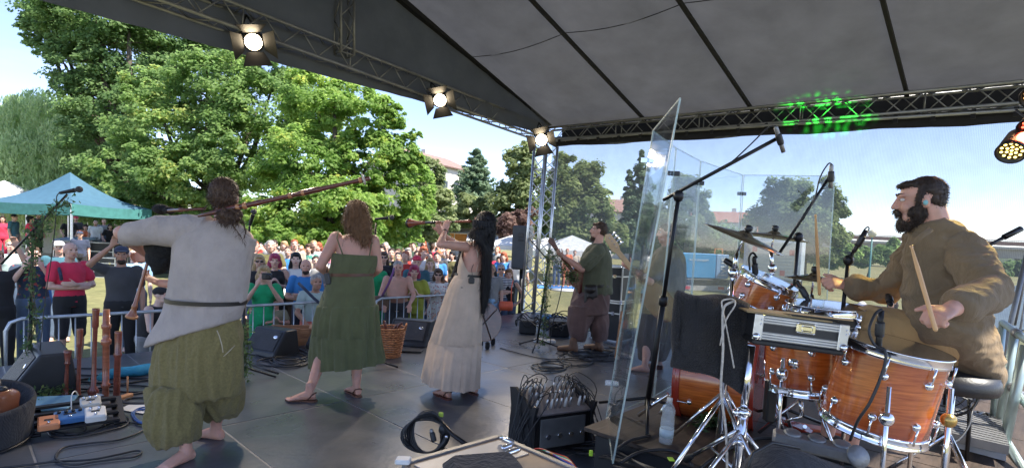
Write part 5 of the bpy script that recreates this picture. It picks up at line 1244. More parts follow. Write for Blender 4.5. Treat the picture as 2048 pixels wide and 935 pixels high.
lock(mb, [(948, 478, 4.95), (945, 470, 5.0), (962, 455, 4.95)], [5, 10, 14], .03)
lock(mb, [(926, 500, 5.25), (922, 520, 5.2), (913, 550, 5.15), (903, 580, 5.1), (897, 592, 5.1)], [7, 9, 11, 9, 4], .04)
_h = vobj('hair', mb, .0065, HR_BK, pp, 1, lambda p: .003 * math.sin(p.x * 330 + p.y * 200 + 5 * noise.noise(p * 7)))
fuzz(_h, 3500, .09, (.02, 0, -1), .12)
m = MB(); m.lathe([(.026, -.012), (.028, 0), (.026, .012)], V(wrL) + V((0, 0, .0)), V(wrL) - V(elL), 14); m.obj('wristband', BLACKP, pp)
SB = mat('sandal_brown', (.10, .028, .018), .4); sandal(aL, PZ(872, 786, 0), pp, SB, .98, 2); sandal(aR, PZ(925, 775, 0), pp, SB, .98, 2)
sw = thing('shawm', 'black and red-brown wooden shawm held up to the mouth of the black haired woman', 'shawm', tuple(P(880, 446, 5.2)))
q0, q1 = P(942, 442, 5.0), P(819, 446, 5.42); L = (q1 - q0).length
m = MB(); turned(m, q0, q0.lerp(q1, .24), [(0, .013), (.1, .016), (.2, .014), (.9, .011), (1, .012)]); m.obj('pirouette', mat('shawm_red', (.2, .05, .022), .3, coat=.4), sw)
m = MB(); turned(m, q0.lerp(q1, .24), q0.lerp(q1, .72), [(0, .007), (.3, .009), (.32, .014), (.36, .014), (.38, .010), (.7, .013), (.72, .017), (.78, .017), (.8, .013), (1, .015)]); m.obj('body', mat('ebony', (.02, .015, .014), .3), sw)
m = MB(); turned(m, q0.lerp(q1, .72), q1, [(0, .015), (.3, .018), (.6, .024), (.85, .038), (.95, .045), (1, .046)], 20); m.obj('bell', MATS['shawm_red'], sw)
m = MB(); turned(m, q0.lerp(q1, .985), q0.lerp(q1, 1.012), [(0, .047), (1, .049)], 20); m.obj('bell_rim', MATS['ebony'], sw)

# ---------------------------------------------------------------- guitarist
D = 7.5
pp0 = PZ(1148, 690, .09)
pp = person_root('bearded guitarist facing left in a loose dark green shirt and plum brown baggy trousers', pp0.x, pp0.y)
J = dict(pel=P(1180, 590, D), chest=P(1190, 528, D), neck=P(1196, 487, D), head=P(1197, 461, D), shL=P(1195, 503, 7.32), shR=P(1196, 501, 7.68), hipL=P(1178, 597, 7.42), hipR=P(1184, 597, 7.58))
f = V((-1, .12, .08)).normalized(); u = V((.06, 0, 1))
elL, wrL, elR, wrR = P(1164, 538, 7.2), P(1127, 513, 7.25), P(1175, 552, 7.75), P(1150, 556, 7.5); kL, kR = P(1158, 645, 7.25), P(1192, 645, 7.35); aL, aR = PZ(1146, 690, .09), PZ(1197, 688, .09)
mb = MB(); torso(mb, J, 1.35, 1.15, 1.1, .05); head(mb, J['head'], f, u, 1.04); mb.cap(J['neck'] - V((0, 0, .05)), J['head'] - u * .05 - f * .02, .068, .062)
limb(mb, J['shL'], elL, .066, .056, .045); limb(mb, elL, wrL, .046, .045, .028); limb(mb, J['shR'], elR, .066, .056, .045); limb(mb, elR, wrR, .046, .045, .028)
hand(mb, wrL, (-.8, .05, .45), (.3, .7, .6), (-.2, -.3, .9), .6, 1.05, fr=.0095); hand(mb, wrR, (-.6, -.6, -.3), (0, .3, -1), (-1, 0, 0), .4, 1.05, fr=.0095)
two_legs(mb, (J['hipL'], J['hipR']), (kL, kR), (aL, aR), .1, .062)
vobj('body', mb, .0095, SK_B, pp, 2); face_parts(J['head'], f, u, 1.04, pp, brow=HR_BR)
mb = MB(); hair_cap(mb, J['head'] + u * .004, f, u, 1.05, vol=.99, fringe=.8); fuzz(vobj('hair', mb, .009, HR_BR, pp, 1, lambda p: .006 * noise.noise(p * 40)), 900, .03, (.5, 0, -.5))
mb = MB(); s_ = f.cross(u); hc = V(J['head']); mb.ell(hc + f * .05 - u * .095, (.045, .045, .04)); mb.ell(hc + f * .075 - u * .12, (.028, .028, .032)); mb.ell(hc + f * .09 - u * .045, (.02, .02, .008)); fuzz(vobj('beard', mb, .008, HR_BR, pp, 1, lambda p: .005 * noise.noise(p * 50)), 600, .025)
GSH = cloth('dark_green_shirt', (.10, .105, .06), var=.2, scale=6)
mb = MB(); 
mb.loft(dense([RG(1197, 487, D, 11, .10), RG(1195, 495, D, 20, .19), RG(1193, 508, D, 27, .22), RG(1190, 530, D, 32, .23), RG(1188, 552, D, 35, .24), RG(1187, 572, D, 36, .24), RG(1187, 588, D, 37, .25, -2)], 3), 30)
mb.loft([(V(J['shL']) + V((0, 0, .0)), V((.1, 0, 0)), V((0, .1, 0))), (P(1183, 518, 7.22), V((.085, 0, .06)), V((0, .095, 0))), (P(1170, 530, 7.2), V((.07, 0, .06)), V((0, .085, 0)))], 18)
mb.cap(J['shR'], V(J['shR']).lerp(elR, .6), .09, .08); mb.cap(J['shL'], V(J['shL']).lerp(elL, .75), .098, .088)
vobj('shirt', mb, .013, GSH, pp, 2, folds(8, 6, 4, .014, 4.))
PLUM = cloth('plum_trousers', (.13, .075, .065), var=.25, scale=7)
mb = MB(); mb.loft(dense([RG(1184, 575, D, 33, .2), RG(1181, 600, 7.4, 37, .24), RG(1177, 625, 7.3, 37, .24)], 3), 26)
mb.loft(dense([RG(1165, 612, 7.25, 27, .16), RG(1160, 640, 7.2, 24, .16), RG(1157, 665, 7.16, 18, .14), RG(1157, 680, 7.15, 13, .10)], 3), 20)
mb.loft(dense([RG(1192, 612, 7.4, 22, .16), RG(1196, 640, 7.3, 20, .16), RG(1199, 668, 7.25, 15, .13), RG(1199, 680, 7.23, 13, .10)], 3), 20)
vobj('trousers', mb, .013, PLUM, pp, 2, folds(9, 7, 3, .016, 6.))
BOOT = mat('brown_boot', (.17, .085, .045), .6, var=.3, bump=.2)
for an, tx in ((aL, PZ(1115, 700, 0)), (aR, PZ(1172, 697, 0))):
    an = V(an); d_ = V((tx.x - an.x, tx.y - an.y, 0)).normalized(); s_ = V((0, 0, 1)).cross(d_); g = V((an.x, an.y, 0)); mb = MB()
    mb.loft([(g - d_ * .07 + V((0, 0, .04)), s_ * .035, V((0, 0, .04))), (g + V((0, 0, .05)), s_ * .05, V((0, 0, .05))), (g + d_ * .12 + V((0, 0, .04)), s_ * .055, V((0, 0, .04))), (g + d_ * .21 + V((0, 0, .03)), s_ * .045, V((0, 0, .028)))], 16); mb.cap(g + V((0, 0, .06)) - d_ * .01, g + V((0, 0, .15)), .058, .052)
    vobj('boot', mb, .010, BOOT, pp, 2)
m = MB(); m.loft([RG(1187, 566, D, 37.5, .25), RG(1187, 572, D, 37.5, .25)], 40, cap=False); m.obj('belt', MATS['belt_leather'], pp)
mb = MB(); 
for k in range(9): a = P(1172 + k * 2.4, 572, 7.2); mb.cap(a, a + V((rnd.uniform(-.02, .02), -.02, -.12 - .1 * rnd.random())), .022, .016, 8)
mb.ell(P(1180, 578, 7.2), (.08, .05, .06)); vobj('belt_pouch', mb, .009, MATS['belt_leather'], pp, 1)
gt = thing('guitar', 'dark red electric guitar held by the bearded guitarist', 'guitar', tuple(P(1160, 560, 7.3)))
gb, gn = P(1163, 566, 7.34), P(1113, 497, 7.30); ax = (gn - gb).normalized(); sx = ax.cross(V((0, -1, .15))).normalized(); nz = sx.cross(ax)
out = []
for k in range(40):
    a = 2 * PI * k / 40; r_ = .165 + .03 * math.cos(2 * a) - .045 * math.exp(-((abs(math.remainder(a, 2 * PI)) - 1.75) / .35) ** 2) + (.05 if False else 0); out.append(gb + ax * math.cos(a) * r_ * 1.2 + sx * math.sin(a) * r_)
m = MB(); m.plate(out, .045, nz); m.obj('body', mat('guitar_red', (.10, .018, .014), .2, coat=.6), gt)
m = MB(); m.box((gb + gn) / 2 + ax * .05 - nz * .03, (.05, .022, (gn - gb).length), Matrix((sx, nz, ax)).transposed()); m.obj('neck', WOODR, gt)
hd = gn + ax * .09; m = MB(); m.plate([gn - sx * .024, gn + sx * .024, hd + ax * .04 + sx * .045, hd + ax * .09 + sx * .02, hd + ax * .06 - sx * .04], .018, nz); m.obj('headstock', WOODR, gt)
for k in range(3):
    for sg in (-1, 1): m = MB(); q = gn + ax * (.035 + k * .04) + sx * sg * .045; m.cap(q, q + sx * sg * .025, .006, .010, 8); m.obj('tuning_peg', CHROME, gt)

# ---------------------------------------------------------------- bassist behind the clear screen
D = 6.3
g0 = PZ(1300, 742, 0); pp = person_root('bass player with short dark hair in brown clothes standing behind the clear drum screen', g0.x, g0.y)
J = dict(pel=P(1316, 600, D), chest=P(1328, 540, D), neck=P(1336, 492, D), head=P(1333, 466, D), shL=P(1332, 510, 6.1), shR=P(1342, 508, 6.48), hipL=P(1312, 606, 6.2), hipR=P(1322, 606, 6.4))
f = V((-1, .05, -.05)).normalized(); u = V((.05, 0, 1)); elL, wrL, elR, wrR = P(1300, 562, 5.95), P(1263, 537, 6.0), P(1345, 570, 6.5), P(1310, 580, 6.3)
kL, kR = P(1298, 675, 6.25), P(1318, 672, 6.4); aL, aR = PZ(1290, 728, .09), PZ(1318, 722, .09)
mb = MB(); torso(mb, J, 1.35, 1.2, 1.1, .04); head(mb, J['head'], f, u, 1.03); mb.cap(J['neck'] - V((0, 0, .05)), J['head'] - u * .05, .066, .06)
limb(mb, J['shL'], elL, .066, .056, .046); limb(mb, elL, wrL, .048, .046, .030); limb(mb, J['shR'], elR, .066, .056, .046); limb(mb, elR, wrR, .046, .045, .028)
hand(mb, wrL, (-.75, .1, .55), (.2, .8, .3), (.3, -.3, .8), .5, 1.1, fr=.0100); hand(mb, wrR, (-.6, -.3, -.4), (0, .3, -1), (-1, 0, 0), .4, 1.05, fr=.0095)
two_legs(mb, (J['hipL'], J['hipR']), (kL, kR), (aL, aR), .095, .06); foot(mb, aL, PZ(1262, 740, 0)); foot(mb, aR, PZ(1290, 733, 0))
vobj('body', mb, .009, SK_B, pp, 2); face_parts(J['head'], f, u, 1.03, pp, brow=HR_DK)
mb = MB(); hair_cap(mb, J['head'], f, u, 1.04, vol=1.0, fringe=.5); vobj('hair', mb, .009, HR_DK, pp, 1)
BRS = cloth('umber_shirt', (.13, .105, .075), var=.2, scale=6)
mb = MB(); mb.loft(dense([RG(1337, 492, D, 12, .10), RG(1336, 500, D, 22, .18), RG(1336, 515, D, 31, .22), RG(1333, 545, D, 37, .24), RG(1327, 580, D, 40, .25), RG(1322, 610, D, 40, .25)], 3), 30); mb.cap(J['shL'], V(J['shL']).lerp(elL, .8), .09, .075); mb.cap(J['shR'], V(J['shR']).lerp(elR, .8), .09, .08)
vobj('shirt', mb, .013, BRS, pp, 2, folds(8, 6, 4, .013, 9.))
mb = MB(); mb.loft(dense([RG(1322, 600, D, 36, .2), RG(1312, 660, D, 36, .2), RG(1306, 700, D, 30, .18), RG(1303, 716, D, 28, .16)], 3), 26); vobj('trousers', mb, .014, cloth('dark_brown_trousers', (.05, .04, .034)), pp, 2, folds(9, 7, 3, .014, 2.))
bs_ = thing('bass_guitar', 'bass guitar with a pale wooden headstock held by the player behind the screen', 'bass guitar', tuple(P(1300, 580, 6.1)))
gn, gb = P(1236, 503, 5.95), P(1318, 604, 6.0); ax = (gn - gb).normalized(); sx = ax.cross(V((0, -1, .1))).normalized(); nz = sx.cross(ax)
PALEW = mat('pale_maple', (.48, .30, .15), .35, var=.15, scale=12, coat=.4)
m = MB(); m.box((gb + gn) / 2, (.055, .022, (gn - gb).length), Matrix((sx, nz, ax)).transposed()); m.obj('neck', PALEW, bs_)
m = MB(); m.plate([gn - sx * .03, gn + sx * .03, gn + ax * .06 + sx * .055, gn + ax * .21 + sx * .06, gn + ax * .24 + sx * .01, gn + ax * .19 - sx * .03, gn + ax * .05 - sx * .05], .02, nz); m.obj('headstock', PALEW, bs_)
for k in range(4): m = MB(); q = gn + ax * (.05 + k * .045) + sx * .06; m.cap(q, q + sx * .045, .006, .015, 8); m.cap(q - sx * .045 - nz * .0, q - sx * .045 - nz * .03, .007, .007, 8); m.cap(q - sx * .045, q - sx * .045 + nz * .03, .007, .007, 8); m.obj('tuning_peg', CHROME, bs_)
out = [gb - ax * .0 + ax * math.cos(2 * PI * k / 32) * .25 + sx * math.sin(2 * PI * k / 32) * (.17 + .02 * math.cos(4 * PI * k / 32)) for k in range(32)]
m = MB(); m.plate(out, .045, nz); m.obj('body', mat('sunburst_brown', (.16, .06, .025), .2, coat=.6), bs_)

# ---------------------------------------------------------------- drummer
D = 2.48
g0 = P(1900, 700, 2.5); pp = person_root('bearded drummer in a brown long shirt seated behind the wooden drums with two sticks', g0.x, g0.y, RZ)
J = dict(pel=P(1900, 690, 2.5), chest=P(1900, 555, 2.5), neck=P(1876, 452, 2.5), head=P(1840, 401, 2.5), shL=P(1926, 502, 2.40), shR=P(1850, 490, 2.68), hipL=P(1893, 676, 2.52), hipR=P(1885, 690, 2.62))
f = V((-.86, .42, -.10)).normalized(); u = V((-.10, .0, 1)).normalized()
elL, wrL = P(1982, 584, 2.18), P(1902, 618, 1.98); elR, wrR = P(1772, 582, 2.80), P(1692, 571, 2.88)
kL, kR = P(1735, 655, 2.64), P(1690, 655, 2.98)
aL, aR = V((P(1705, 830, 2.75).x, 2.75, RZ + .09)), V((P(1660, 800, 2.95).x, 2.95, RZ + .09))
mb = MB(); torso(mb, J, .85, .78, 1.1, .02); mb.cap(J['neck'] - V((0, 0, .06)), J['head'] - u * .04 - f * .03, .072, .066); head(mb, J['head'], f, u, .96, jaw=1.05)
limb(mb, J['shL'], elL, .062, .054, .046); limb(mb, elL, wrL, .046, .044, .030); limb(mb, J['shR'], elR, .062, .054, .046); limb(mb, elR, wrR, .046, .044, .030)
dL = P(1858, 634, 1.93) - wrL; dR = P(1655, 560, 2.86) - wrR
hand(mb, wrL, dL, V((-.35, .1, -1)), V((-.6, .5, .25)), [.80, .82, .85, .88], 1.06, fr=.0092, thumb=(.75, .35, -.1)); hand(mb, wrR, dR, V((-.1, .8, -.8)), V((-.2, -.25, .9)), [.7, .8, .85, .85], 1.06, fr=.0092, thumb=(.8, .4, .1))
two_legs(mb, (J['hipL'], J['hipR']), (kL, kR), (aL, aR), .085, .06)
vobj('body', mb, .0050, SK_B, pp, 2); face_parts(J['head'], f, u, .96, pp, brow=HR_DK)
hc = V(J['head']); s_ = f.cross(u).normalized(); M_ = Matrix((s_, f, u)).transposed()
mb = MB()
def he(x, y, z, r): mb.ell(hc + (s_ * x + f * y + u * z) * .95, tuple(q * .92 for q in r), M_, 18, 12)
he(0, -.022, .040, (.079, .092, .078)); he(0, -.05, .0, (.075, .056, .066)); he(0, .024, .080, (.060, .064, .024)); he(.0, .062, .078, (.05, .034, .014))
for x in (-1, 1): he(x * .072, .012, .008, (.012, .022, .036))
_h = vobj('hair', mb, .0055, HR_DK, pp, 1, lambda p: .004 * noise.noise(V((p.x * 60, p.y * 60, p.z * 60))) + .001 * math.sin(p.z * 420 + p.x * 250 + 9 * noise.noise(p * 20)))
fuzz(_h, 3500, .013, (.5, .1, -.5), .25, .0009)
mb = MB(); he(0, .035, -.082, (.058, .050, .038)); he(0, .052, -.105, (.046, .046, .040)); he(0, .068, -.122, (.030, .034, .028)); he(0, .01, -.09, (.060, .045, .040)); he(0, .096, -.044, (.028, .012, .009))
for x in (-1, 1): he(x * .058, .018, -.058, (.020, .042, .042)); he(x * .069, .012, -.025, (.010, .022, .045)); he(x * .071, .010, .012, (.009, .016, .035)); he(x * .026, .09, -.056, (.010, .012, .018))
_h = vobj('beard', mb, .0055, HR_DK, pp, 1, lambda p: .007 * noise.noise(V((p.x * 55, p.y * 55, p.z * 30))) + .002 * noise.noise(p * 160))
fuzz(_h, 4200, .012, (-.25, .1, -1), .55, .0009)
m = MB(); 
for x in (-1, 1): m.ell(hc + s_ * x * .083 - f * .004 - u * .012, (.006, .010, .012), M_, 8, 6)
m.obj('earpiece', mat('earpiece_teal', (.2, .42, .42), .3), pp)
BRN = cloth('umber_linen', (.20, .14, .078), var=.18, scale=5, bump=.5, bscale=45)
mb = MB(); Dd = 2.5
mb.loft(dense([RG(1870, 446, Dd, 30, .07, 6), RG(1876, 458, Dd, 42, .10, 9), RG(1884, 476, Dd, 50, .105, 10), RG(1887, 505, Dd, 60, .13, 6), RG(1888, 550, Dd, 66, .145), RG(1886, 600, Dd, 66, .14), RG(1896, 650, Dd, 68, .145), RG(1914, 695, Dd, 66, .14, 10), RG(1938, 735, Dd, 50, .125, 20), RG(1954, 760, Dd, 26, .08, 16)], 3), 36)
def slv(a, b, c, r0, r1, r2, r3):
    a, b, c = V(a), V(b), V(c); mb.cap(a, a.lerp(b, .5), r0, r1, 16); mb.cap(a.lerp(b, .5), b, r1, r2, 16); mb.cap(b, b.lerp(c, .78), r2, r3, 16)
slv(J['shL'], elL, wrL, .080, .074, .062, .050); slv(J['shR'], elR, wrR, .088, .074, .060, .048)
for e_, w_ in ((elL, wrL), (elR, wrR)):
    a = V(e_).lerp(w_, .72); dd = (V(w_) - V(e_)).normalized(); mb.lathe([(.040, -.03), (.054, -.028), (.058, 0), (.055, .026), (.036, .028)], a, dd, 18)
def dfold(p):
    return folds(5, 5, 9, .015, 5.)(p) + folds(14, 14, 22, .007, 2.)(p)
vobj('shirt', mb, .0078, BRN, pp, 2, dfold)
m = MB(); q = P(1846, 468, 2.34); m.tube([P(1862, 458, 2.32), P(1835, 478, 2.33), P(1822, 500, 2.36)], [.012, .010, .006], 8); m.obj('placket', BRN, pp)
OCH = cloth('ochre_trousers', (.42, .26, .11), var=.12, scale=6, bump=.4, bscale=45)
mb = MB(); 
for h_, k_, a_ in ((J['hipL'], kL, aL), (J['hipR'], kR, aR)): mb.cap(h_, k_, .098, .108, 18); mb.cap(k_, V(k_).lerp(a_, .7), .095, .07, 16)
mb.ell(V(J['pel']), (.14, .12, .10)); vobj('trousers', mb, .010, OCH, pp, 2, folds(8, 7, 9, .010, 8.))
BOOT2 = mat('black_shoe', (.02, .02, .02), .5)
for an in (aL, aR):
    mb = MB(); an = V(an); g = V((an.x, an.y, RZ)); d_ = V((-.9, .4, 0)).normalized(); s2 = V((0, 0, 1)).cross(d_)
    mb.loft([(g - d_ * .07 + V((0, 0, .05)), s2 * .035, V((0, 0, .045))), (g + V((0, 0, .055)), s2 * .045, V((0, 0, .05))), (g + d_ * .12 + V((0, 0, .045)), s2 * .05, V((0, 0, .035))), (g + d_ * .2 + V((0, 0, .03)), s2 * .04, V((0, 0, .025)))], 14); vobj('shoe', mb, .01, BOOT2, pp, 2)
STK = mat('drumstick_wood', (.62, .36, .16), .4, var=.1)
def stick(label, a, b):
    a, b = V(a), V(b); L = (b - a).length; m = MB(); m.lathe([(.004, 0), (.0075, .006), (.0075, L * .72), (.0045, L * .95), (.0035, L * .96), (.0062, L * .975), (.0055, L * .995), (.001, L)], a, b - a, 12); tag(m.obj('drumstick', STK, None), label, 'drumstick', None)
stick('drumstick pointing straight up in the far hand of the drummer', P(1639, 590, 2.83), P(1631, 428, 2.7)); stick('orange lit drumstick in the near hand of the drummer leaning left across his chest', P(1872, 662, 1.90), P(1822, 490, 2.05))
tr_ = thing('drum_throne', 'black round drum throne under the drummer', 'stool', (P(1905, 760, 2.5).x, 2.5, RZ))
q = V(tr_.location); zz = P(1900, 742, 2.5).z
MB().lathe([(.02, -.08), (.17, -.08), (.18, -.05), (.17, 0), (.02, .012)], V((q.x, q.y, zz)), n=24).obj('seat', BLACKP, tr_)
MB().tube([q + V((0, 0, .1)), V((q.x, q.y, zz - .05))], .016, 10).obj('post', CHROME, tr_)
for k in range(3): a = k * 2.1 + .5; MB().tube([q + V((0, 0, .28)), q + V((.25 * math.cos(a), .25 * math.sin(a), .01))], .011, 8).obj('leg', CHROME, tr_)
# ================================================================ crowd on the lawn
def hor(px): return 481 + .0437 * (px - 1024)
def cam_item(name, label, cat, p, size, m, fn=None):
    t = MB(); t.box(p, size, bev=size[0] * .12)
    if fn: fn(t, p)
    return tag(t.obj(name, m), label, cat)
pose('raiseR', elR=(-.33, -.08, 1.50), wrR=(-.10, -.16, 1.74), hd=dict(R=((.3, -.1, .9), (0, -1, .2), (1, 0, .2))))
GR = 'people standing at the front barrier'
def pr(label, px, ty, h=1.75, d=None, **k):
    if d is None: d = max(6.6, (2.05 - h) * F_PX / max(8, ty - hor(px)))
    if px > 480 or k.get('group') == GR: d = max(d, 7.42 / (.69 - (px - 1024) / F_PX * .724) + .35)
    return person(label, px, ty, d, h, **k)
SUN = 'sun'
pr('man in a black T-shirt at the left edge raising one arm', -8, 500, 1.75, 6.9, ps='raise', shirt=CL['black'], trou=CL['black'], hair=('short', HR_DK), group=GR)
pr('person in a dark flowered shirt holding a phone behind the leafy microphone stand', 66, 492, 1.72, 7.3, ps='phone', shirt=CL['flowers'], trou=CL['denim'], hair=('short', HR_BR), group=GR, skin=SK_D)
pr('pale haired onlooker in a mint top between the left edge and the leafy stand', 22, 478, 1.7, 9.5, ps='stand', shirt=CL['mint'], hair=('short', HR_BL), skin=SK_D, fem=1)
pr('bald man in glasses and a crimson T-shirt with black shorts and one arm across', 140, 484, 1.78, 7.35, ps='fold', shirt=CL['crimson'], trou=CL['black'], shorts=True, hair=(None, None), skin=SK_A, turn=R(25), group=GR, eyew=None)
pr('person in a white cap and teal top behind the crimson T-shirt', 118, 482, 1.7, 9.0, shirt=CL['teal'], hair=('cap', CL['white']))
bm_ = pr('bearded man in a dark cap and open black shirt shielding his eyes with a hand', 243, 492, 1.80, 7.3, ps='raiseR', shirt=CL['charcoal'], kind='jacket', trou=CL['black'], hair=('cap', CL['navy']), skin=SK_C, group=GR)
mesh_child('beard', hair_mesh('beard'), HR_DK, bm_, POSES['raiseR']['head'])
pr('blonde woman in a pale blue top behind the bearded man in the cap', 268, 494, 1.68, 8.6, fem=1, shirt=CL['sky'], hair=('tail', HR_BL), skin=SK_D)
pr('person in a black vest and backwards cap bending forward under the bagpiper\'s arm', 300, 568, 1.62, 6.95, ps='lean', kind='vest', shirt=CL['black'], trou=CL['grey'], hair=('cap', CL['black']), skin=SK_D, big=1, turn=R(60), group=GR)
gd = pr('woman in a bright green dress aiming a camera from behind the barrier', 528, 532, 1.68, 7.7, ps='phone', fem=1, shirt=CL['green'], kind='dress', trou=CL['green'], hair=('bob', HR_BL), group=GR)
pr('blonde woman in sunglasses behind the green dress', 519, 510, 1.7, 9.0, fem=1, shirt=CL['black'], hair=('long', HR_BL), eyew=SUN)
pr('woman with magenta hair and a black vest clapping beside the green dress', 550, 508, 1.68, 8.6, ps='clap', fem=1, kind='vest', shirt=CL['black'], hair=('bob', HR_PK), skin=SK_A, trou=CL['black'])
pr('pale woman with black hair in a white vest behind the blue T-shirt', 592, 505, 1.7, 8.8, fem=1, kind='vest', shirt=CL['white'], hair=('long', HR_BK), skin=SK_D, trou=CL['brown'])
pr('bald bearded man in a bright blue T-shirt with folded arms', 612, 518, 1.76, 8.4, ps='fold', shirt=CL['blue'], hair=('beard', HR_DK), skin=SK_B, trou=CL['navy'], group=GR)
gm_ = pr('grey haired man in glasses and a mint T-shirt leaning on the barrier', 628, 543, 1.74, 7.9, ps='lean', shirt=CL['mint'], trou=CL['coral'], shorts=True, hair=('short', HR_GR), skin=SK_C, turn=R(15), group=GR)
for lb, px, ty, sh, hr in (('child in lime ear defenders and an olive shirt behind the barrier', 553, 597, CL['khaki'], HR_BR), ('small child in lime ear defenders at the left end of the wooden crate', 505, 614, CL['brown'], HR_BL)):
    ch = pr(lb, px, ty, 1.08, 7.75, ps='clap' if px > 520 else 'stand', shirt=sh, hair=('short', hr), skin=SK_B, group='children at the barrier')
    mesh_child('ear_defenders', hair_mesh('muffs'), mat('lime_plastic', (.35, .62, .02), .4), ch, POSES['stand']['head'])
pr('shirtless tattooed man with a shoulder strap resting both hands on the barrier', 797, 517, 1.78, 8.75, ps='lean', big=1, hair=('short', HR_GR), skin=SK_B, trou=CL['charcoal'], group=GR)
pr('woman with short magenta hair in a lime top clapping at the barrier', 829, 531, 1.70, 9.0, ps='clap', fem=1, big=1, shirt=CL['lime'], trou=CL['lime'], hair=('bob', HR_PK), skin=SK_A, group=GR)
pr('man in a magenta hat and teal T-shirt behind the lime top', 834, 513, 1.76, 10.2, shirt=CL['teal'], hair=('hat', CL['crimson']), big=1)
pr('woman in sunglasses and dark top behind the shirtless man', 768, 504, 1.7, 10.6, fem=1, shirt=CL['black'], hair=('long', HR_BR), eyew=SUN)
pr('long red haired woman in a green dress beside the shirtless man', 751, 514, 1.66, 9.4, fem=1, shirt=CL['green'], kind='dress', trou=CL['green'], hair=('long', HR_RD), skin=SK_D, turn=R(20))
pr('bald man in sunglasses and a charcoal T-shirt behind the magenta hat', 838, 493, 1.82, 12.5, big=1, shirt=CL['charcoal'], hair=(None, None), eyew=SUN, skin=SK_B)
pr('woman in white sunglasses and a navy striped top', 861, 516, 1.68, 10.4, fem=1, shirt=CL['stripe'], hair=('long', HR_BL), skin=SK_D)
pr('woman in dark sunglasses clapping in a white lace top', 877, 538, 1.64, 9.3, ps='clap', fem=1, shirt=CL['lace'], trou=CL['lace'], hair=('bob', HR_BR), eyew=SUN, group=GR)
pr('girl in a black top and pale jeans turned away beside the long dress', 897, 556, 1.55, 8.7, ps='lean', fem=1, shirt=CL['black'], trou=CL['sky'], hair=('long', HR_GB), turn=R(-60), group=GR)
pr('person with a camera in a pale grey top just right of the long black hair', 984, 528, 1.66, 9.4, shirt=CL['grey'], hair=('short', HR_BL), trou=CL['sky'])
pr('pale haired person in sunglasses and grey top behind the orange bag', 1003, 528, 1.68, 11.0, ps='fold', fem=1, shirt=CL['stripe'], hair=('short', HR_GR), eyew=SUN)
tb = pr('woman in a black strapless top and jeans with hands on hips and an orange bag', 1018, 538, 1.68, 9.6, ps='hips', fem=1, kind='vest', shirt=CL['black'], trou=CL['denim'], hair=('long', HR_GB), skin=SK_A)
pr('man in a white T-shirt and jeans standing under the tall loudspeaker', 1040, 500, 1.80, 13.5, shirt=CL['white'], trou=CL['denim'], hair=('short', HR_RD), turn=R(160), far=True)
# things they carry
q = P(534, 552, 7.3); t = thing('camera', 'black camera held up by the woman in the green dress', 'camera', tuple(q)); MB().box(q, (.13, .07, .09), bev=.012).obj('body', BLACKP, t); MB().lathe([(.034, 0), (.036, .05), (.03, .055)], q - V((-.03, .03, 0)), (.3, -1, 0), 16).obj('lens', BLACKM, t)
q = P(1012, 610, 10.6); t = thing('handbag', 'bright orange handbag hanging at the hip of the woman in the strapless top', 'handbag', tuple(q)); mb = MB(); mb.loft([(q + V((0, 0, -.10)), V((.13, 0, 0)), V((0, .03, 0))), (q, V((.145, 0, 0)), V((0, .045, 0))), (q + V((0, 0, .08)), V((.125, 0, 0)), V((0, .025, 0)))], 20, fn=lambda a, b: 1 / max(abs(math.cos(b)), abs(math.sin(b))) ** .8); mb.obj('bag', mat('orange_leather', (.75, .13, .06), .45), t)
MB().tube([q + V((.1, 0, .08)), P(1023, 575, 10.6), P(1026, 560, 10.7)], .010, 6).obj('strap', MATS['orange_leather'], t)
t = thing('shoulder_bag', 'brown shoulder bag with a strap hanging on the shirtless man at the barrier', 'bag', tuple(P(762, 608, 8.75)))
MB().box(P(762, 606, 8.75), (.30, .12, .24), bev=.04).obj('bag', CL['brown'], t); MB().tube([P(764, 592, 8.7), P(778, 565, 8.62), P(786, 545, 8.72), P(788, 536, 8.9)], .018, 6).obj('strap', MATS['cloth_purple'], t)
t = thing('camera_strap', 'wide dark camera strap slung across the grey haired man in the mint T-shirt', 'strap', tuple(P(610, 575, 7.5)))
MB().tube([P(598, 566, 7.9), P(612, 580, 7.72), P(628, 596, 7.7), P(640, 606, 7.7)], .022, 5).obj('strap', CL['navy'], t)
t = thing('backpack', 'small blue backpack with straps worn by the man in the crimson T-shirt', 'backpack', tuple(P(84, 600, 7.4))); MB().loft([(P(84, 618, 7.45), V((.09, 0, 0)), V((0, .09, 0))), (P(84, 600, 7.45), V((.12, 0, 0)), V((0, .11, 0))), (P(86, 575, 7.45), V((.09, 0, 0)), V((0, .08, 0)))], 16).obj('bag', CL['blue'], t)
MB().tube([P(117, 534, 7.2), P(121, 548, 7.12), P(123, 560, 7.15)], .02, 5).obj('strap', CL['navy'], t)

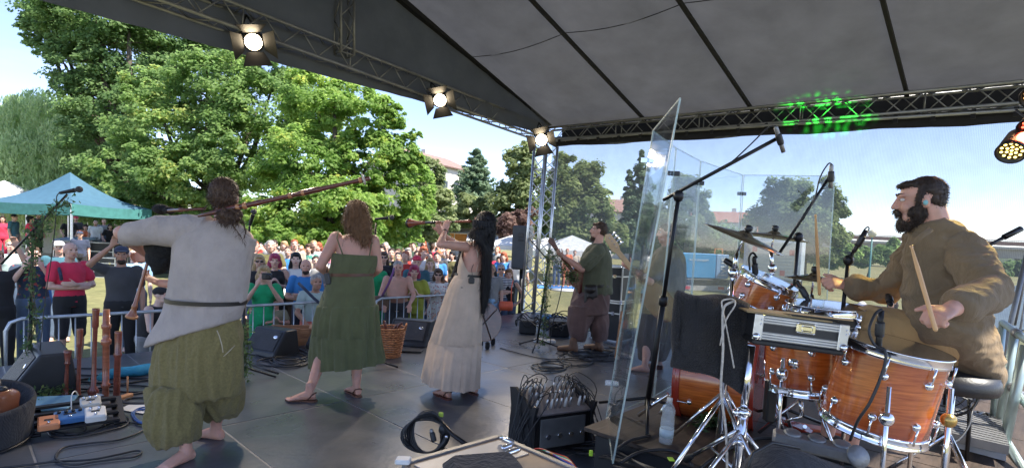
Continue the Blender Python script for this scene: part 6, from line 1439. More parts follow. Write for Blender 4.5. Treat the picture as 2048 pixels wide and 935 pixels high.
# ---- smaller figures behind
FAR = [  # label, px, top_y, d, h, pose, fem, shirt, trousers, hair kind, hair, turn
 ('person in a red dress under the left edge of the teal canopy', 5, 432, 20, 'stand', 1, 'crimson', 'crimson', 'long', HR_DK, 0), ('man in a dark cap and teal T-shirt beside the canopy leg', 28, 428, 19, 'stand', 0, 'teal', 'grey', 'cap', CL['black'], 60),
 ('person with black hair in a red top under the canopy', 60, 432, 19, 'stand', 1, 'crimson', 'black', 'bob', HR_BK, 80), ('taller black haired person behind the leafy boom', 76, 423, 20, 'stand', 0, 'charcoal', 'black', 'short', HR_BK, 60),
 ('heavy man in a black shirt at the mixing desk', 139, 433, 21.5, 'lean', 0, 'black', 'black', 'short', HR_DK, 0), ('person in a bright red cap beside the man at the mixing desk', 152, 432, 22.5, 'stand', 0, 'charcoal', 'black', 'cap', CL['crimson'], 0),
 ('dark haired person in an orange and purple top behind the flight cases', 171, 447, 22.5, 'lean', 1, 'orange', 'black', 'bob', HR_DK, 0), ('bald man in sunglasses and a white shirt behind the flight cases', 191, 440, 22.5, 'stand', 0, 'white', 'grey', None, None, 0),
 ('fair person in a grey shirt behind the second flight case', 208, 438, 24, 'stand', 0, 'grey', 'denim', 'short', HR_BL, 0), ('dark haired person in sunglasses and black at the right end of the cases', 221, 446, 22.5, 'lean', 0, 'black', 'black', 'bob', HR_BK, 0), ('small head behind the bagpiper\'s elbow', 233, 444, 24, 'stand', 0, 'beige', 'grey', 'short', HR_BR, 0),
 ('person in black with a camera seen just above the bagpiper\'s elbow', 160, 462, 17, 'stand', 0, 'navy', 'black', 'cap', CL['navy'], 0),
 ('man in a dark vest standing in the shade under the leaves', 515, 489, 15, 'stand', 0, 'charcoal', 'black', 'short', HR_DK, 0), ('woman in a pale blue top in the shade under the leaves', 558, 497, 15, 'fold', 1, 'sky', 'black', 'short', HR_BR, 0),
 ('person in olive in the shade beside the pale blue top', 578, 494, 16, 'clap', 0, 'olive', 'black', 'short', HR_RD, 0), ('man in a patterned navy shirt in the shade above the blue T-shirt', 603, 490, 17, 'stand', 0, 'navy', 'black', 'short', HR_DK, 0),
 ('blond man behind the blue T-shirt', 606, 497, 13, 'stand', 0, 'beige', 'denim', 'short', HR_GB, 0), ('person in a white T-shirt behind the bald bearded man', 632, 512, 11, 'stand', 0, 'white', 'black', 'short', HR_DK, 0), ('person in a grey T-shirt by the moss green dress', 648, 512, 10.5, 'fold', 0, 'grey', 'black', 'short', HR_BR, 0),
 ('tiny figure in a bright orange cap below the leaves', 634, 480, 24, 'stand', 0, 'charcoal', 'black', 'cap', CL['orange'], 0), ('man with a red beard in a brown shirt under the leaves', 643, 496, 18, 'stand', 0, 'brown', 'black', 'short', HR_RD, 0),
 ('man holding a phone in a charcoal T-shirt behind the sunglasses woman', 772, 488, 19, 'phone', 0, 'charcoal', 'black', 'short', HR_RD, 0), ('person in a black T-shirt with back turned behind the shirtless man', 783, 498, 15, 'stand', 0, 'black', 'denim', 'short', HR_BR, 180),
 ('far woman in a dark dress near the left sunglasses woman', 764, 480, 30, 'stand', 1, 'navy', 'navy', 'long', HR_BK, 0), ('far man in a white shirt and pale shorts with his back turned', 799, 479, 34, 'stand', 0, 'white', 'sky', 'short', HR_BR, 180),
 ('far woman in a white top beside a pram', 812, 477, 33, 'stand', 1, 'white', 'purple', 'long', HR_BR, 0), ('far man in white behind the bald man', 828, 485, 26, 'stand', 0, 'white', 'grey', 'short', HR_RD, 0), ('far person in pale grey right of the bald man', 846, 486, 25, 'stand', 0, 'pale', 'denim', 'short', HR_BR, 120),
 ('person in a red T-shirt carrying a child behind the white sunglasses', 866, 488, 19, 'stand', 0, 'crimson', 'black', 'short', HR_BR, 150), ('person in a charcoal T-shirt with back turned right of the striped top', 878, 500, 14, 'stand', 0, 'charcoal', 'navy', 'cap', CL['orange'], 180),
 ('girl in black sitting on the grass behind the shirtless man', 797, 523, 14, 'sit', 1, 'black', 'black', 'long', HR_BR, 0), ('person sitting in black and white far behind the orange bag', 998, 513, 19, 'sit', 1, 'black', 'white', 'bob', HR_BK, 0),
 ('small figure in yellow on the lawn right of the black hair', 985, 511, 22, 'sit', 0, 'lime', 'grey', 'short', HR_BL, 0), ('person in red behind the black hair', 979, 505, 17, 'stand', 0, 'crimson', 'grey', 'short', HR_BR, 0),
 ('person in a grey top and denim beside the pale grey tent', 1116, 498, 24.5, 'stand', 1, 'grey', 'denim', 'short', HR_BR, 0), ('person in orange shorts below the pale grey tent', 1135, 497, 24, 'stand', 0, 'orange', 'orange', 'short', HR_RD, 0), ('person in a beige top behind the guitarist\'s arm', 1150, 500, 25, 'stand', 0, 'beige', 'denim', 'short', HR_BR, 0),
 ('child in a white cap sitting on the grass behind the snare drum', 1723, 603, 12.5, 'sit', 0, 'beige', 'grey', 'cap', CL['white'], -20), ('fair child in blue sitting beside the white cap', 1742, 610, 12.5, 'sit', 0, 'blue', 'blue', 'short', HR_BL, 10),
 ('person in khaki standing on the grass behind the drummer', 1783, 595, 11.8, 'sit', 1, 'khaki', 'khaki', 'bob', HR_BR, -20), ('far pedestrian on the path by the white truck', 1610, 540, 40, 'sit', 0, 'grey', 'navy', 'short', HR_BR, 0)]
for (lb, px, ty, d, ps, fem, sh, tr, hk, hm_, tu) in FAR:
    person(lb, px, ty, d, 1.72 if ps != 'sit' else 1.7, ps, fem, 0, shirt=CL[sh], trou=CL[tr], hair=(hk, hm_), turn=R(tu), group='smaller figures behind the front rows', far=d > 14, ground=None)
FOH = thing('mixing_platform', 'low black platform under the mixing desks and their crew', 'platform', tuple(onlawn(120, 21.5)), R(-6))
MB().box((-.2, 1.2, .26), (7.5, 3.2, .5)).obj('deck', BLACKP, FOH, local=True)
# rows of onlookers in the shade further back
cols = ['black', 'navy', 'white', 'red', 'grey', 'olive', 'blue', 'pink', 'charcoal', 'beige', 'darkgreen', 'sky', 'leafprint', 'stripe']; hairs = [HR_BR, HR_DK, HR_BL, HR_BK, HR_RD, HR_GR]; hn = ['brown', 'dark', 'blonde', 'black', 'reddish', 'grey']
zones = [(488, 660, 'under the yellow-green leaves'), (745, 905, 'beyond the shirtless man'), (655, 700, 'left of the moss green dress'), (965, 1010, 'right of the black hair')]
seen = set()
for zi, (x0, x1, wh) in enumerate(zones):
    for i in range((38, 34, 8, 6)[zi]):
        px = x0 + (x1 - x0) * (i + rnd.random()) / (38, 34, 8, 6)[zi]; d = rnd.choice([rnd.uniform(11, 15), rnd.uniform(12, 26)]); h = rnd.uniform(1.6, 1.85); ty = hor(px) + (2.05 - h) * F_PX / d
        c_ = rnd.randrange(len(cols)); h_ = rnd.randrange(6); ps = rnd.choice(['stand', 'stand', 'clap', 'fold', 'sit', 'phone']); fem = rnd.random() < .5
        if ps == 'sit': ty = hor(px) + (2.05 - 1.2) * F_PX / d
        act = {'stand': 'standing', 'clap': 'clapping', 'fold': 'with folded arms', 'sit': 'sitting', 'phone': 'filming'}[ps]
        lb = f"{hn[h_]} haired onlooker in {cols[c_]} {act} {wh}"
        if lb in seen: continue
        seen.add(lb); person(lb, px, ty, d, h, ps, int(fem), 0, shirt=CL[cols[c_]], trou=CL[rnd.choice(['denim', 'black', 'grey', 'navy'])], hair=(rnd.choice(['long', 'bob', 'tail'] if fem else ['short']), hairs[h_]), turn=R(rnd.uniform(-25, 25)), group='onlookers further back on the lawn', far=True, ground=GZ)

# ---- crowd barrier
for i in range(4):
    a0 = -1.75 + i * 2.14; b_ = 7.42; a1 = a0 + 2.08; z0, z1 = GZ + .12, GZ + 1.02
    t = thing('crowd_barrier', ['steel crowd barrier section behind the leafy stand at far left', 'steel crowd barrier section between the bagpiper and the children', 'steel crowd barrier section held by the shirtless man', 'steel crowd barrier section ending at the tower truss'][i], 'barrier', tuple(S(a0 + 1.04, b_, GZ)), STAGE_ROT, 'steel barrier sections along the stage front')
    r = .12; pts = [S(a0, b_, z0), S(a0, b_, z1 - r), S(a0 + .035, b_, z1 - .035), S(a0 + r, b_, z1), S(a1 - r, b_, z1), S(a1 - .035, b_, z1 - .035), S(a1, b_, z1 - r), S(a1, b_, z0)]
    MB().tube(pts, .019, 8, closed=True).obj('frame', STEEL, t)
    for k in range(14): x = a0 + 2.08 * (k + 1) / 15; MB().tube([S(x, b_, z0), S(x, b_, z1)], .007, 6).obj('bar', STEEL, t)
    for x in (a0 + .3, a1 - .3): MB().tube([S(x, b_ - .0, z0), S(x, b_ - .22, GZ + .02)], .015, 6).tube([S(x, b_, z0 + .012), S(x, b_ + .3, GZ + .02)], .015, 6).obj('foot', STEEL, t)
# ================================================================ drum kit, lamps, stands, cables
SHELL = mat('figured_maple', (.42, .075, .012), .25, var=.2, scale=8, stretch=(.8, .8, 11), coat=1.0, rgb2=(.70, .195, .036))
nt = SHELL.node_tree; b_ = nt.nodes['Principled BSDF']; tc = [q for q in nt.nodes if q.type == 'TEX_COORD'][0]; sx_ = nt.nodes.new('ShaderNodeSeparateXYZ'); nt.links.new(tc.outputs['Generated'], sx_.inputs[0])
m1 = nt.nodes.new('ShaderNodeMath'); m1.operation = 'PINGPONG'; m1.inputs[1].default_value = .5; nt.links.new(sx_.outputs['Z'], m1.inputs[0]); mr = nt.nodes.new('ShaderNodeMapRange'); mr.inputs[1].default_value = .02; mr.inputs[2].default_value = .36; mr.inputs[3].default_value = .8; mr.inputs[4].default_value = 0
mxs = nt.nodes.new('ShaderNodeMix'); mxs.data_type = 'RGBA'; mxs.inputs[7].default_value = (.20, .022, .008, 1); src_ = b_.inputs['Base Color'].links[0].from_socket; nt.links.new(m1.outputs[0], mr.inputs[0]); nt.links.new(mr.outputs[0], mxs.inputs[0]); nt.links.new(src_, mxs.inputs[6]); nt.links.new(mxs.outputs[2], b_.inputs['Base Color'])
HOOPR = mat('red_hoop', (.35, .035, .018), .25, coat=.8); SKINW = mat('drum_skin', (.62, .62, .6), .35, var=.06)
def drum(label, c, axis, r, h, shell=SHELL, cat='drum', nl=8, hoop=CHROME, head=SKINW, x=None, name='drum', badge=None):
    c, ax = V(c), V(axis).normalized(); t = thing(name, label, cat, tuple(c)); B = basis(ax, x)
    MB().lathe([(r, -h / 2 + .012), (r * 1.003, -h / 2 + .03), (r * 1.003, h / 2 - .03), (r, h / 2 - .012)], c, ax, 48, x=x).obj('shell', shell, t)
    for s_ in (-1, 1):
        MB().lathe([(r * 1.01, -.022), (r * 1.045, -.020), (r * 1.035, -.012), (r * 1.035, .012), (r * 1.055, .016), (r * 1.05, .022), (r * 1.0, .020)], c + ax * s_ * (h / 2 - .004), ax * s_, 48).obj('hoop', hoop, t)
        MB().lathe([(0.001, .004), (r * .99, .004), (r * .995, -.01)], c + ax * s_ * h / 2, ax * s_, 40).obj('drum_head', head, t)
    for k in range(nl):
        a = 2 * PI * (k + .5) / nl; rd = B @ V((math.cos(a), math.sin(a), 0))
        for s_ in (-1, 1):
            q = c + rd * r * 1.02 + ax * s_ * (h / 2 - min(.09, h * .3)); m = MB(); m.ell(q, (.018, .018, .018), None, 10, 8); m.tube([q + rd * .012, q + rd * .012 + ax * s_ * min(.075, h * .27)], .0045, 6); m.obj('lug', CHROME, t)
    if badge: MB().lathe([(.001, .003), (.026, .003), (.026, 0)], c + B @ V((math.cos(badge), math.sin(badge), 0)) * r * 1.006, B @ V((math.cos(badge), math.sin(badge), 0)), 16).obj('badge', CHROME, t)
    return t
def rod(m, a, b, r=.011, n=10): return m.tube([a, b], r, n)
up_ = V((0, 0, 1))
# floor tom at the front
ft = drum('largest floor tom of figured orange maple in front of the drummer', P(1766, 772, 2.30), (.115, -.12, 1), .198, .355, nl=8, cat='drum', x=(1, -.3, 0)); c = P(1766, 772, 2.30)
for a in (-2.1, -.9, .4): q = c + V((math.cos(a), math.sin(a), 0)) * .232; m = MB(); rod(m, q + V((0, 0, .05)), V((q.x, q.y, RZ + .02)), .009); m.obj('leg', CHROME, ft); MB().ell(q + V((0, 0, -.08)), (.028, .028, .03)).obj('leg_bracket', BRASS if a == -.9 else CHROME, ft); MB().cap(V((q.x, q.y, RZ + .02)), V((q.x, q.y, RZ + .05)), .018, .014).obj('foot', RUBBER, ft)
# second floor tom under the case
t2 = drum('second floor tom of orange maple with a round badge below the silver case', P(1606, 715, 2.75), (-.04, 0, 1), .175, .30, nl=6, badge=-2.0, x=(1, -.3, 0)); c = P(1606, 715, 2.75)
for a in (-.75, -2.5): q = c + V((math.cos(a), math.sin(a), 0)) * .205; m = MB(); rod(m, q + V((0, 0, .02)), V((q.x, q.y, RZ + .02)), .010); m.obj('leg', CHROME, t2); MB().ell(q + V((0, 0, -.06)), (.03, .03, .035)).obj('leg_bracket', CHROME, t2); MB().box(q + V((0, 0, -.14)), (.06, .04, .03), bev=.006).obj('clamp', CHROME, t2)
# kick drum
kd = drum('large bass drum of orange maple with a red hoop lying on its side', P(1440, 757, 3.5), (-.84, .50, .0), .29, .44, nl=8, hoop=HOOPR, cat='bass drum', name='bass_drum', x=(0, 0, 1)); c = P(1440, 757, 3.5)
for s_ in (-1, 1): m = MB(); q = c + V((-.30, -.05 + .0, -.05)) + V((.3, .5, 0)) * (.25 * s_ - .1); rod(m, q, V((q.x - .15, q.y - .1 * s_, RZ + .02)), .012); m.obj('spur', CHROME, kd)
# rack toms and snare
drum('small rack tom of orange maple tilted behind the silver case', P(1522, 586, 3.1), (.33, -.25, 1), .155, .17, nl=6, x=(1, 0, 0)); drum('snare drum with a white head and black rim beside the far hand', P(1648, 632, 2.72), (0, -.05, 1), .175, .09, shell=BLACKM, nl=8, cat='snare drum', name='snare_drum')
drum('low red rimmed drum behind the near floor tom', P(1745, 645, 3.0), (0, -.05, 1), .17, .12, shell=HOOPR, hoop=HOOPR, nl=6, head=mat('pink_skin', (.5, .2, .18), .4))
CYM = mat('cymbal_bronze', (.30, .25, .17), .26, .95, var=.25, scale=2, bump=.15, bscale=30)
def cymbal(label, c, ax, r, base, gr='cymbals of the drum kit'):
    c, ax = V(c), V(ax).normalized(); t = thing('cymbal', label, 'cymbal', tuple(V((base.x, base.y, RZ))), 0, gr)
    MB().lathe([(.006, .028), (r * .10, .027), (r * .17, .016), (r * .2, .010), (r * .6, .0), (r, -.016), (r, -.018), (r * .6, -.003), (r * .17, .012), (.006, .025)], c, ax, 56).obj('disc', CYM, t)
    MB().lathe([(.012, 0), (.02, .005), (.02, .03), (.008, .035)], c + ax * .028, ax, 12).obj('wing_nut', BLACKP, t)
    m = MB(); top_ = c - ax * .01; el = c - ax * .10; m.tube([top_ + ax * .05, el], .006, 8); rod(m, el, V((base.x, base.y, el.z - .12)), .011); m.obj('tilter', CHROME, t)
    MB().tube([V((base.x, base.y, el.z - .1)), V((base.x, base.y, RZ + .25))], .0125, 12).obj('post', CHROME, t)
    MB().ell(V((base.x, base.y, el.z - .11)), (.026, .026, .03)).obj('clamp', CHROME, t)
    for k in range(3): a = k * 2.09 + .6; MB().tube([V((base.x, base.y, RZ + .32)), V((base.x + .26 * math.cos(a), base.y + .26 * math.sin(a), RZ + .015))], .010, 8).obj('leg', CHROME, t)
    return t
cymbal('large bronze crash cymbal tilted down to the right in front of the screen', P(1490, 472, 2.9), (.33, -.22, 1), .215, V((P(1462, 600, 2.95).x, 2.95, 0)))
cymbal('flatter cymbal reflecting blue sky behind the large crash cymbal', P(1548, 470, 3.4), (.10, -.04, 1), .21, V((P(1540, 600, 3.4).x, 3.4, 0)))
cymbal('small hi-hat cymbal just below the far hand', P(1628, 554, 3.05), (.06, -.04, 1), .15, V((P(1637, 600, 3.05).x, 3.05, 0)))
# flight case with percussion on chrome stand, towel
FACE = mat('case_face', (.022, .022, .024), .5)
cc = P(1580, 655, 2.32); fc = thing('percussion_case', 'silver edged black case lying flat on a chrome stand in front of the drummer', 'flight case', tuple(cc)); Mx = Matrix.Rotation(R(-8), 3, 'Z') @ Matrix.Rotation(R(4), 3, 'Y')
def cx(x, y, z): return cc + Mx @ V((x, y, z))
MB().box(cx(0, 0, 0), (.345, .22, .10), Mx).obj('body', FACE, fc)
for z in (.034, -.034):
    for k in range(3): MB().box(cx(0, -.112, z + (k - 1) * .011), (.35, .008, .007), Mx, bev=.002).obj('edge_profile', ALU, fc)
    MB().box(cx(0, -.1085, z), (.35, .006, .034), Mx).obj('edge_band', ALU_D, fc)
for x in (-1, 1):
    MB().box(cx(x * .166, -.114, 0), (.038, .012, .108), Mx, bev=.003).obj('corner_plate', ALU, fc)
    for z in (.04, .022): MB().ell(cx(x * .166 + .008, -.121, z - .008), .004, None, 8, 6).obj('rivet', CHROME, fc) 
    MB().ell(cx(x * .17, -.12, -.04), .016, None, 14, 10).obj('corner_ball', CHROME, fc)
MB().box(cx(.02, -.117, .018), (.078, .014, .042), Mx, bev=.008).box(cx(.02, -.126, .018), (.045, .012, .024), Mx, bev=.005).obj('latch', CHROME, fc)
MB().box(cx(0, .0, -.064), (.36, .23, .022), Mx, bev=.006).obj('tray', RUBBER, fc)
MB().box(cx(-.04, .0, .055), (.34, .18, .008), Mx, bev=.003).obj('lid_panel', mat('brass_panel', (.45, .34, .18), .4, .5), fc); MB().box(cx(.07, -.02, .064), (.19, .09, .012), Mx, bev=.003).obj('bar_block', BLACKP, fc)
MB().bar(cx(-.12, -.05, .068), cx(.20, -.10, .074), .009, .006).obj('rod', PALEW, fc)
cs = thing('case_stand', 'chrome double braced stand under the silver case', 'stand', tuple(V((P(1490, 800, 2.4).x, 2.4, RZ)))); st0 = P(1503, 690, 2.36); st1 = V((st0.x - .03, 2.36, RZ + .08))
MB().tube([st0, st0.lerp(st1, .55)], .017, 14).obj('upper_tube', CHROME, cs); MB().tube([st0.lerp(st1, .5), st1], .022, 14).obj('lower_tube', CHROME, cs)
for f_ in (.5, .72): MB().lathe([(.02, -.018), (.032, -.012), (.032, .012), (.02, .018)], st0.lerp(st1, f_), st1 - st0, 14).ell(st0.lerp(st1, f_) + V((-.04, -.01, 0)), .016, None, 10, 8).obj('clamp', CHROME, cs)
for (dx, dy) in ((-.34, -.22), (.26, .12), (-.12, .34)):
    a = st0.lerp(st1, .62); b_ = V((a.x + dx, a.y + dy, RZ + .02)); mid = a.lerp(b_, .55)
    MB().tube([a, b_], .010, 8).obj('leg', CHROME, cs); MB().tube([st0.lerp(st1, .95), mid], .008, 8).obj('brace', CHROME, cs); MB().cap(b_, b_ + (a - b_).normalized() * .05, .019, .014).obj('foot', RUBBER, cs)
m = MB(); a = P(1455, 655, 2.45); m.tube([a, V((a.x, a.y, RZ + .25))], .013, 10); m.obj('rear_tube', CHROME, cs)
for (dx, dy) in ((-.30, -.10), (.14, -.3), (.1, .3)): q = V((a.x, a.y, RZ + .42)); MB().tube([q, V((q.x + dx, q.y + dy, RZ + .02))], .010, 8).obj('leg', CHROME, cs)
# towel
TW = cloth('towel_black', (.020, .019, .020), bump=1.0, bscale=120, weave=False)
mb = MB(); grid = []
for i in range(34):
    u_ = i / 33; row = []
    for j in range(40):
        v_ = j / 39; x = 1352 + 148 * u_ + (-10 * v_); yt = 588 + 26 * u_ + 6 * math.sin(u_ * 7)
        if v_ < .18: t_ = v_ / .18; y = yt + 4 - 8 * math.sin(PI * t_ * .5); d_ = 2.62 - .20 * t_
        else: t_ = (v_ - .18) / .82; y = yt - 4 + (148 + 22 * u_ - 8 * math.sin(u_ * 5)) * t_; d_ = 2.40 + .02 * math.sin(u_ * 11 + 2 * t_) + .03 * noise.noise(V((u_ * 5, t_ * 2, 4)))
        row.append(P(x, y, d_))
    grid.append(row)
mb.sheet(grid); to = mb.obj('towel', TW); tag(to, 'thick black towel hanging over a bar in front of the bass drum', 'towel'); so = to.modifiers.new('thick', 'SOLIDIFY'); so.thickness = .035; so.offset = 0; ss = to.modifiers.new('soft', 'SUBSURF'); ss.levels = ss.render_levels = 1
k = fuzz(to, 5000, .010, (0, 0, -.4), 1.6, .0012); k.name = 'pile'
for v in k.data.vertices: v.co += (V((0, -1, .2)) * .018)
CORD = mat('pale_cord', (.5, .46, .4), .6, var=.3, scale=60)
def crv(pts, smooth=4):
    pts = [V(p) for p in pts]; out = []
    for i in range(len(pts) - 1):
        p0, p1, p2, p3 = pts[max(i - 1, 0)], pts[i], pts[i + 1], pts[min(i + 2, len(pts) - 1)]
        for j in range(smooth): t = j / smooth; out.append(.5 * ((2 * p1) + (p2 - p0) * t + (2 * p0 - 5 * p1 + 4 * p2 - p3) * t * t + (3 * p1 - p0 - 3 * p2 + p3) * t ** 3))
    return out + [pts[-1]]
def cable(label, pts, r=.006, m=CABLE, name='cable', cat='cable', group=None, smooth=4):
    o = MB().tube(crv(pts, smooth), r, 6).obj(name, m)
    return tag(o, label, cat, group)
def fl(*pp, z=.012): return [PZ(x, y, z) for x, y in pp]
cable('pale twisted cord hanging down in front of the black towel', [P(1468, 602, 2.33), P(1449, 612, 2.32), P(1445, 640, 2.31), P(1446, 700, 2.31), P(1442, 780, 2.33), P(1452, 860, 2.35), P(1454, 935, 2.3)], .0055, CORD, 'cord', 'cord')
cable('pale cord looping over the top of the black towel', [P(1440, 690, 2.31), P(1452, 640, 2.31), P(1470, 610, 2.31), P(1466, 598, 2.33), P(1446, 600, 2.33), P(1444, 612, 2.32), P(1450, 640, 2.31), P(1460, 690, 2.31), P(1468, 735, 2.3)], .0035, CORD, 'cord', 'cord')
# ---------------- microphones and stands
GRL = mat('mic_grille', (.07, .07, .075), .5, .6, bump=.8, bscale=300)
def mic(a, b, parent=None, label=None, pencil=False, group=None):
    a, b = V(a), V(b); L = (b - a).length; t = thing('microphone', label, 'microphone', tuple(a), 0, group)
    if pencil: MB().lathe([(.006, 0), (.0115, .01), (.0115, L * .55), (.009, L * .56), (.0115, L * .58), (.0115, L), (.004, L)], a, b - a, 12).obj('body', ALU_D if pencil == 1 else BLACKM, t); MB().lathe([(.015, 0), (.017, .01), (.017, .05), (.015, .06)], a.lerp(b, .3), b - a, 12).obj('clip', BLACKP, t)
    else: MB().lathe([(.008, 0), (.012, .01), (.018, L * .62), (.02, L * .66)], a, b - a, 14).obj('body', BLACKM, t); MB().ell(a.lerp(b, .84), .027, None, 16, 12).obj('grille', GRL, t)
    return t
def stand(label, base, top_, boom=None, zf=0.0, r=.011, spread=.32, m=BLACKM, group='microphone stands on the stage', legs=True):
    base, top_ = V(base), V(top_); t = thing('microphone_stand', label, 'mic stand', tuple(base), 0, group)
    MB().tube([base + V((0, 0, .08)), base.lerp(top_, .55)], r * 1.35, 10).obj('lower_tube', m, t); MB().tube([base.lerp(top_, .5), top_], r * .95, 10).obj('upper_tube', m, t)
    MB().lathe([(r * 1.3, -.03), (r * 2, -.025), (r * 2, .025), (r * 1.3, .03)], base.lerp(top_, .55), top_ - base, 12).obj('clutch', m, t)
    if legs:
        for k in range(3): a = k * 2.09 + .3; MB().tube([base + V((0, 0, .13)), base + V((spread * math.cos(a), spread * math.sin(a), .012))], .010, 8).obj('leg', m, t)
    if boom: a, b_ = V(boom[0]), V(boom[1]); MB().tube([a, b_], r * .8, 8).obj('boom', m, t); MB().ell(top_, (r * 2.4, r * 2.4, r * 2.8), None, 12, 8).obj('joint', m, t)
    return t
def V0(px, d, z=0.0): p = P(px, 500, d); return V((p.x, p.y, z))
stand('tall black boom stand rising through the clear screen to a high boom', V0(1312, 3.4, RZ), P(1357, 392, 3.15), (P(1326, 400, 3.2), P(1552, 278, 2.9)), spread=.36, r=.013)
mic(P(1551, 252, 2.86), P(1567, 304, 2.9), label='slim silver condenser microphone at the end of the high boom', pencil=1)
cable('black microphone cable drooping from the high boom', [P(1552, 252, 2.86), P(1535, 256, 2.88), P(1505, 285, 2.92), P(1470, 318, 2.97), P(1449, 333, 3.02)], .004)
stand('black boom stand behind the snare drum with a slim microphone', V0(1590, 3.3, RZ), P(1597, 474, 3.2), (P(1556, 510, 3.2), P(1660, 352, 3.1)))
mic(P(1663, 328, 3.08), P(1661, 376, 3.1), label='slim silver microphone hanging over the snare drum', pencil=1)
cable('black cable arching over the slim microphone above the snare', [P(1663, 328, 3.08), P(1656, 328, 3.08), P(1640, 355, 3.1), P(1628, 400, 3.12), P(1605, 440, 3.15)], .004)
stand('short black stand with a wooden coloured microphone left of the drummer', V0(1684, 2.95, RZ), P(1697, 520, 2.9), (P(1690, 525, 2.9), P(1708, 502, 2.88)), legs=False)
mic(P(1706, 505, 2.85), P(1733, 460, 2.82), label='brown and black microphone tilted up in front of the bridge', pencil=2)
cable('thin cable looping over the brown microphone', [P(1728, 470, 2.82), P(1738, 458, 2.82), P(1734, 454, 2.82), P(1722, 470, 2.83), P(1702, 520, 2.88)], .0035)
mic(P(1757, 695, 2.12), P(1762, 620, 2.12), label='black clip microphone standing on the rim of the large floor tom', pencil=2)
MB_ = cable('black cable hanging down the front of the large floor tom', [P(1763, 618, 2.1), P(1750, 628, 2.08), P(1738, 660, 2.06), P(1750, 690, 2.05), P(1770, 700, 2.03), P(1768, 735, 2.02), P(1742, 800, 2.02), P(1716, 840, 2.05), P(1700, 880, 2.1)], .0055)
tom_m = mic(P(1593, 560, 2.9), P(1622, 608, 2.85), label='large black dynamic microphone pointing down at the snare drum', pencil=2)
mic(P(1508, 512, 3.0), P(1512, 560, 3.02), label='small black microphone clipped above the rack tom', pencil=2)
cable('short black loop over the small tom microphone', [P(1500, 540, 3.0), P(1498, 515, 3.0), P(1506, 505, 3.0), P(1514, 515, 3.0)], .006)
mic(P(1475, 535, 3.05), P(1450, 520, 3.1), label='black microphone clamped to the stand left of the rack tom', pencil=2)
mic(P(1782, 610, 2.6), P(1776, 590, 2.7), label='black microphone end showing under the drummer\'s sleeve', pencil=2)
bmk = thing('boom_arm', 'black boom arm poking out behind the drummer\'s shoulder', 'boom arm', tuple(P(1985, 482, 3.0))); MB().tube([P(1960, 500, 3.0), P(2010, 473, 3.0)], .010, 8).obj('arm', BLACKM, bmk); MB().tube([P(2008, 474, 3.0), P(2042, 457, 3.0)], .016, 10).obj('counterweight', BLACKM, bmk)
# leaves tied to stands
LF_V = leaf_mat('leaf_garland', (.04, .085, .035), (.12, .18, .08))
def garland(label, path, n, rad, size=.022):
    C = []; path = [V(p) for p in path]
    for k in range(n): t = rs.uniform(0, len(path) - 1.001); i = int(t); p = path[i].lerp(path[i + 1], t - i); q = unit(1)[0] * rad * rs.uniform(.2, 1); C.append(np.array(p) + q)
    C = np.array(C); T = rs.uniform(0, 1, n); me = leaf_mesh('leaves', C, unit(n), size * rs.uniform(.6, 1.3, n), T, LF_V, aspect=.4)
    t = thing('garland', label, 'garland', tuple(path[0]), 0, 'leafy twigs tied to the stands'); me.transform(Matrix.Translation(-path[0])); link_obj('leaves', me, t)
    m = MB()
    for s_ in range(3): m.tube([p + V((rnd.uniform(-.4, .4) * rad, rnd.uniform(-.4, .4) * rad, 0)) for p in path], .003, 5)
    m.obj('stem', mat('stem', (.09, .08, .04), .8), t); return t
b0_ = V0(56, 4.55); stand('black boom stand wrapped in leafy twigs at the far left', b0_, P(67, 468, 4.45), (P(2, 528, 4.3), P(135, 388, 4.55)))
mic(P(118, 386, 4.5), P(166, 377, 4.55), label='black vocal microphone on the leafy stand at the left', group=None)
garland('leafy twigs wound round the left boom', [P(60, 500, 4.4), P(85, 450, 4.4), P(110, 415, 4.45), P(140, 405, 4.5)], 170, .085); garland('leafy twigs hanging from the left stand joint', [P(65, 455, 4.4), P(72, 490, 4.4), P(62, 560, 4.4)], 170, .07)
garland('leafy twigs down the pole of the left stand to the floor', [P(66, 560, 4.45), P(68, 640, 4.5), P(60, 700, 4.5), P(75, 770, 4.4)], 300, .085); garland('heap of twigs at the foot of the left stand', [PZ(70, 800, .05), PZ(100, 790, .06), PZ(150, 775, .04)], 330, .10)
cable('black cable hanging from the left microphone', [P(118, 386, 4.5), P(113, 395, 4.5), P(112, 430, 4.5), P(105, 500, 4.5), P(90, 600, 4.5), P(80, 700, 4.4)], .004)
stand('black microphone stand hidden behind the bagpiper', V0(484, 5.1), P(500, 440, 5.1), None); mic(P(500, 450, 5.1), P(509, 418, 5.1), label='vocal microphone showing beside the bagpiper\'s hair bun')
garland('leafy twigs at the foot of the bagpiper\'s microphone stand', [P(487, 650, 5.05), P(489, 700, 5.05), P(490, 748, 5.0)], 420, .09)
MB().tube([PZ(500, 728, .03), PZ(556, 746, .03)], .011, 8).obj('stand_leg', BLACKM); tag(bpy.data.objects['stand_leg'], 'black stand leg reaching over the deck right of the bagpiper', 'stand leg')
stand('black microphone stand hidden behind the moss green dress', V0(742, 5.7), P(752, 445, 5.7), None); mic(P(750, 438, 5.7), P(790, 434, 5.72), label='vocal microphone right of the wavy golden hair')
stand('black stand with twigs in front of the tower truss', V0(1083, 7.2), P(1096, 520, 7.2), (P(1096, 520, 7.2), P(1060, 478, 7.3))); garland('leafy twigs on the stand left of the guitarist', [P(1100, 500, 7.1), P(1095, 560, 7.1), P(1090, 620, 7.1), P(1085, 690, 7.1)], 420, .08); garland('leafy twigs in front of the guitar neck', [P(1100, 500, 7.2), P(1130, 545, 7.2), P(1150, 560, 7.25)], 300, .11)
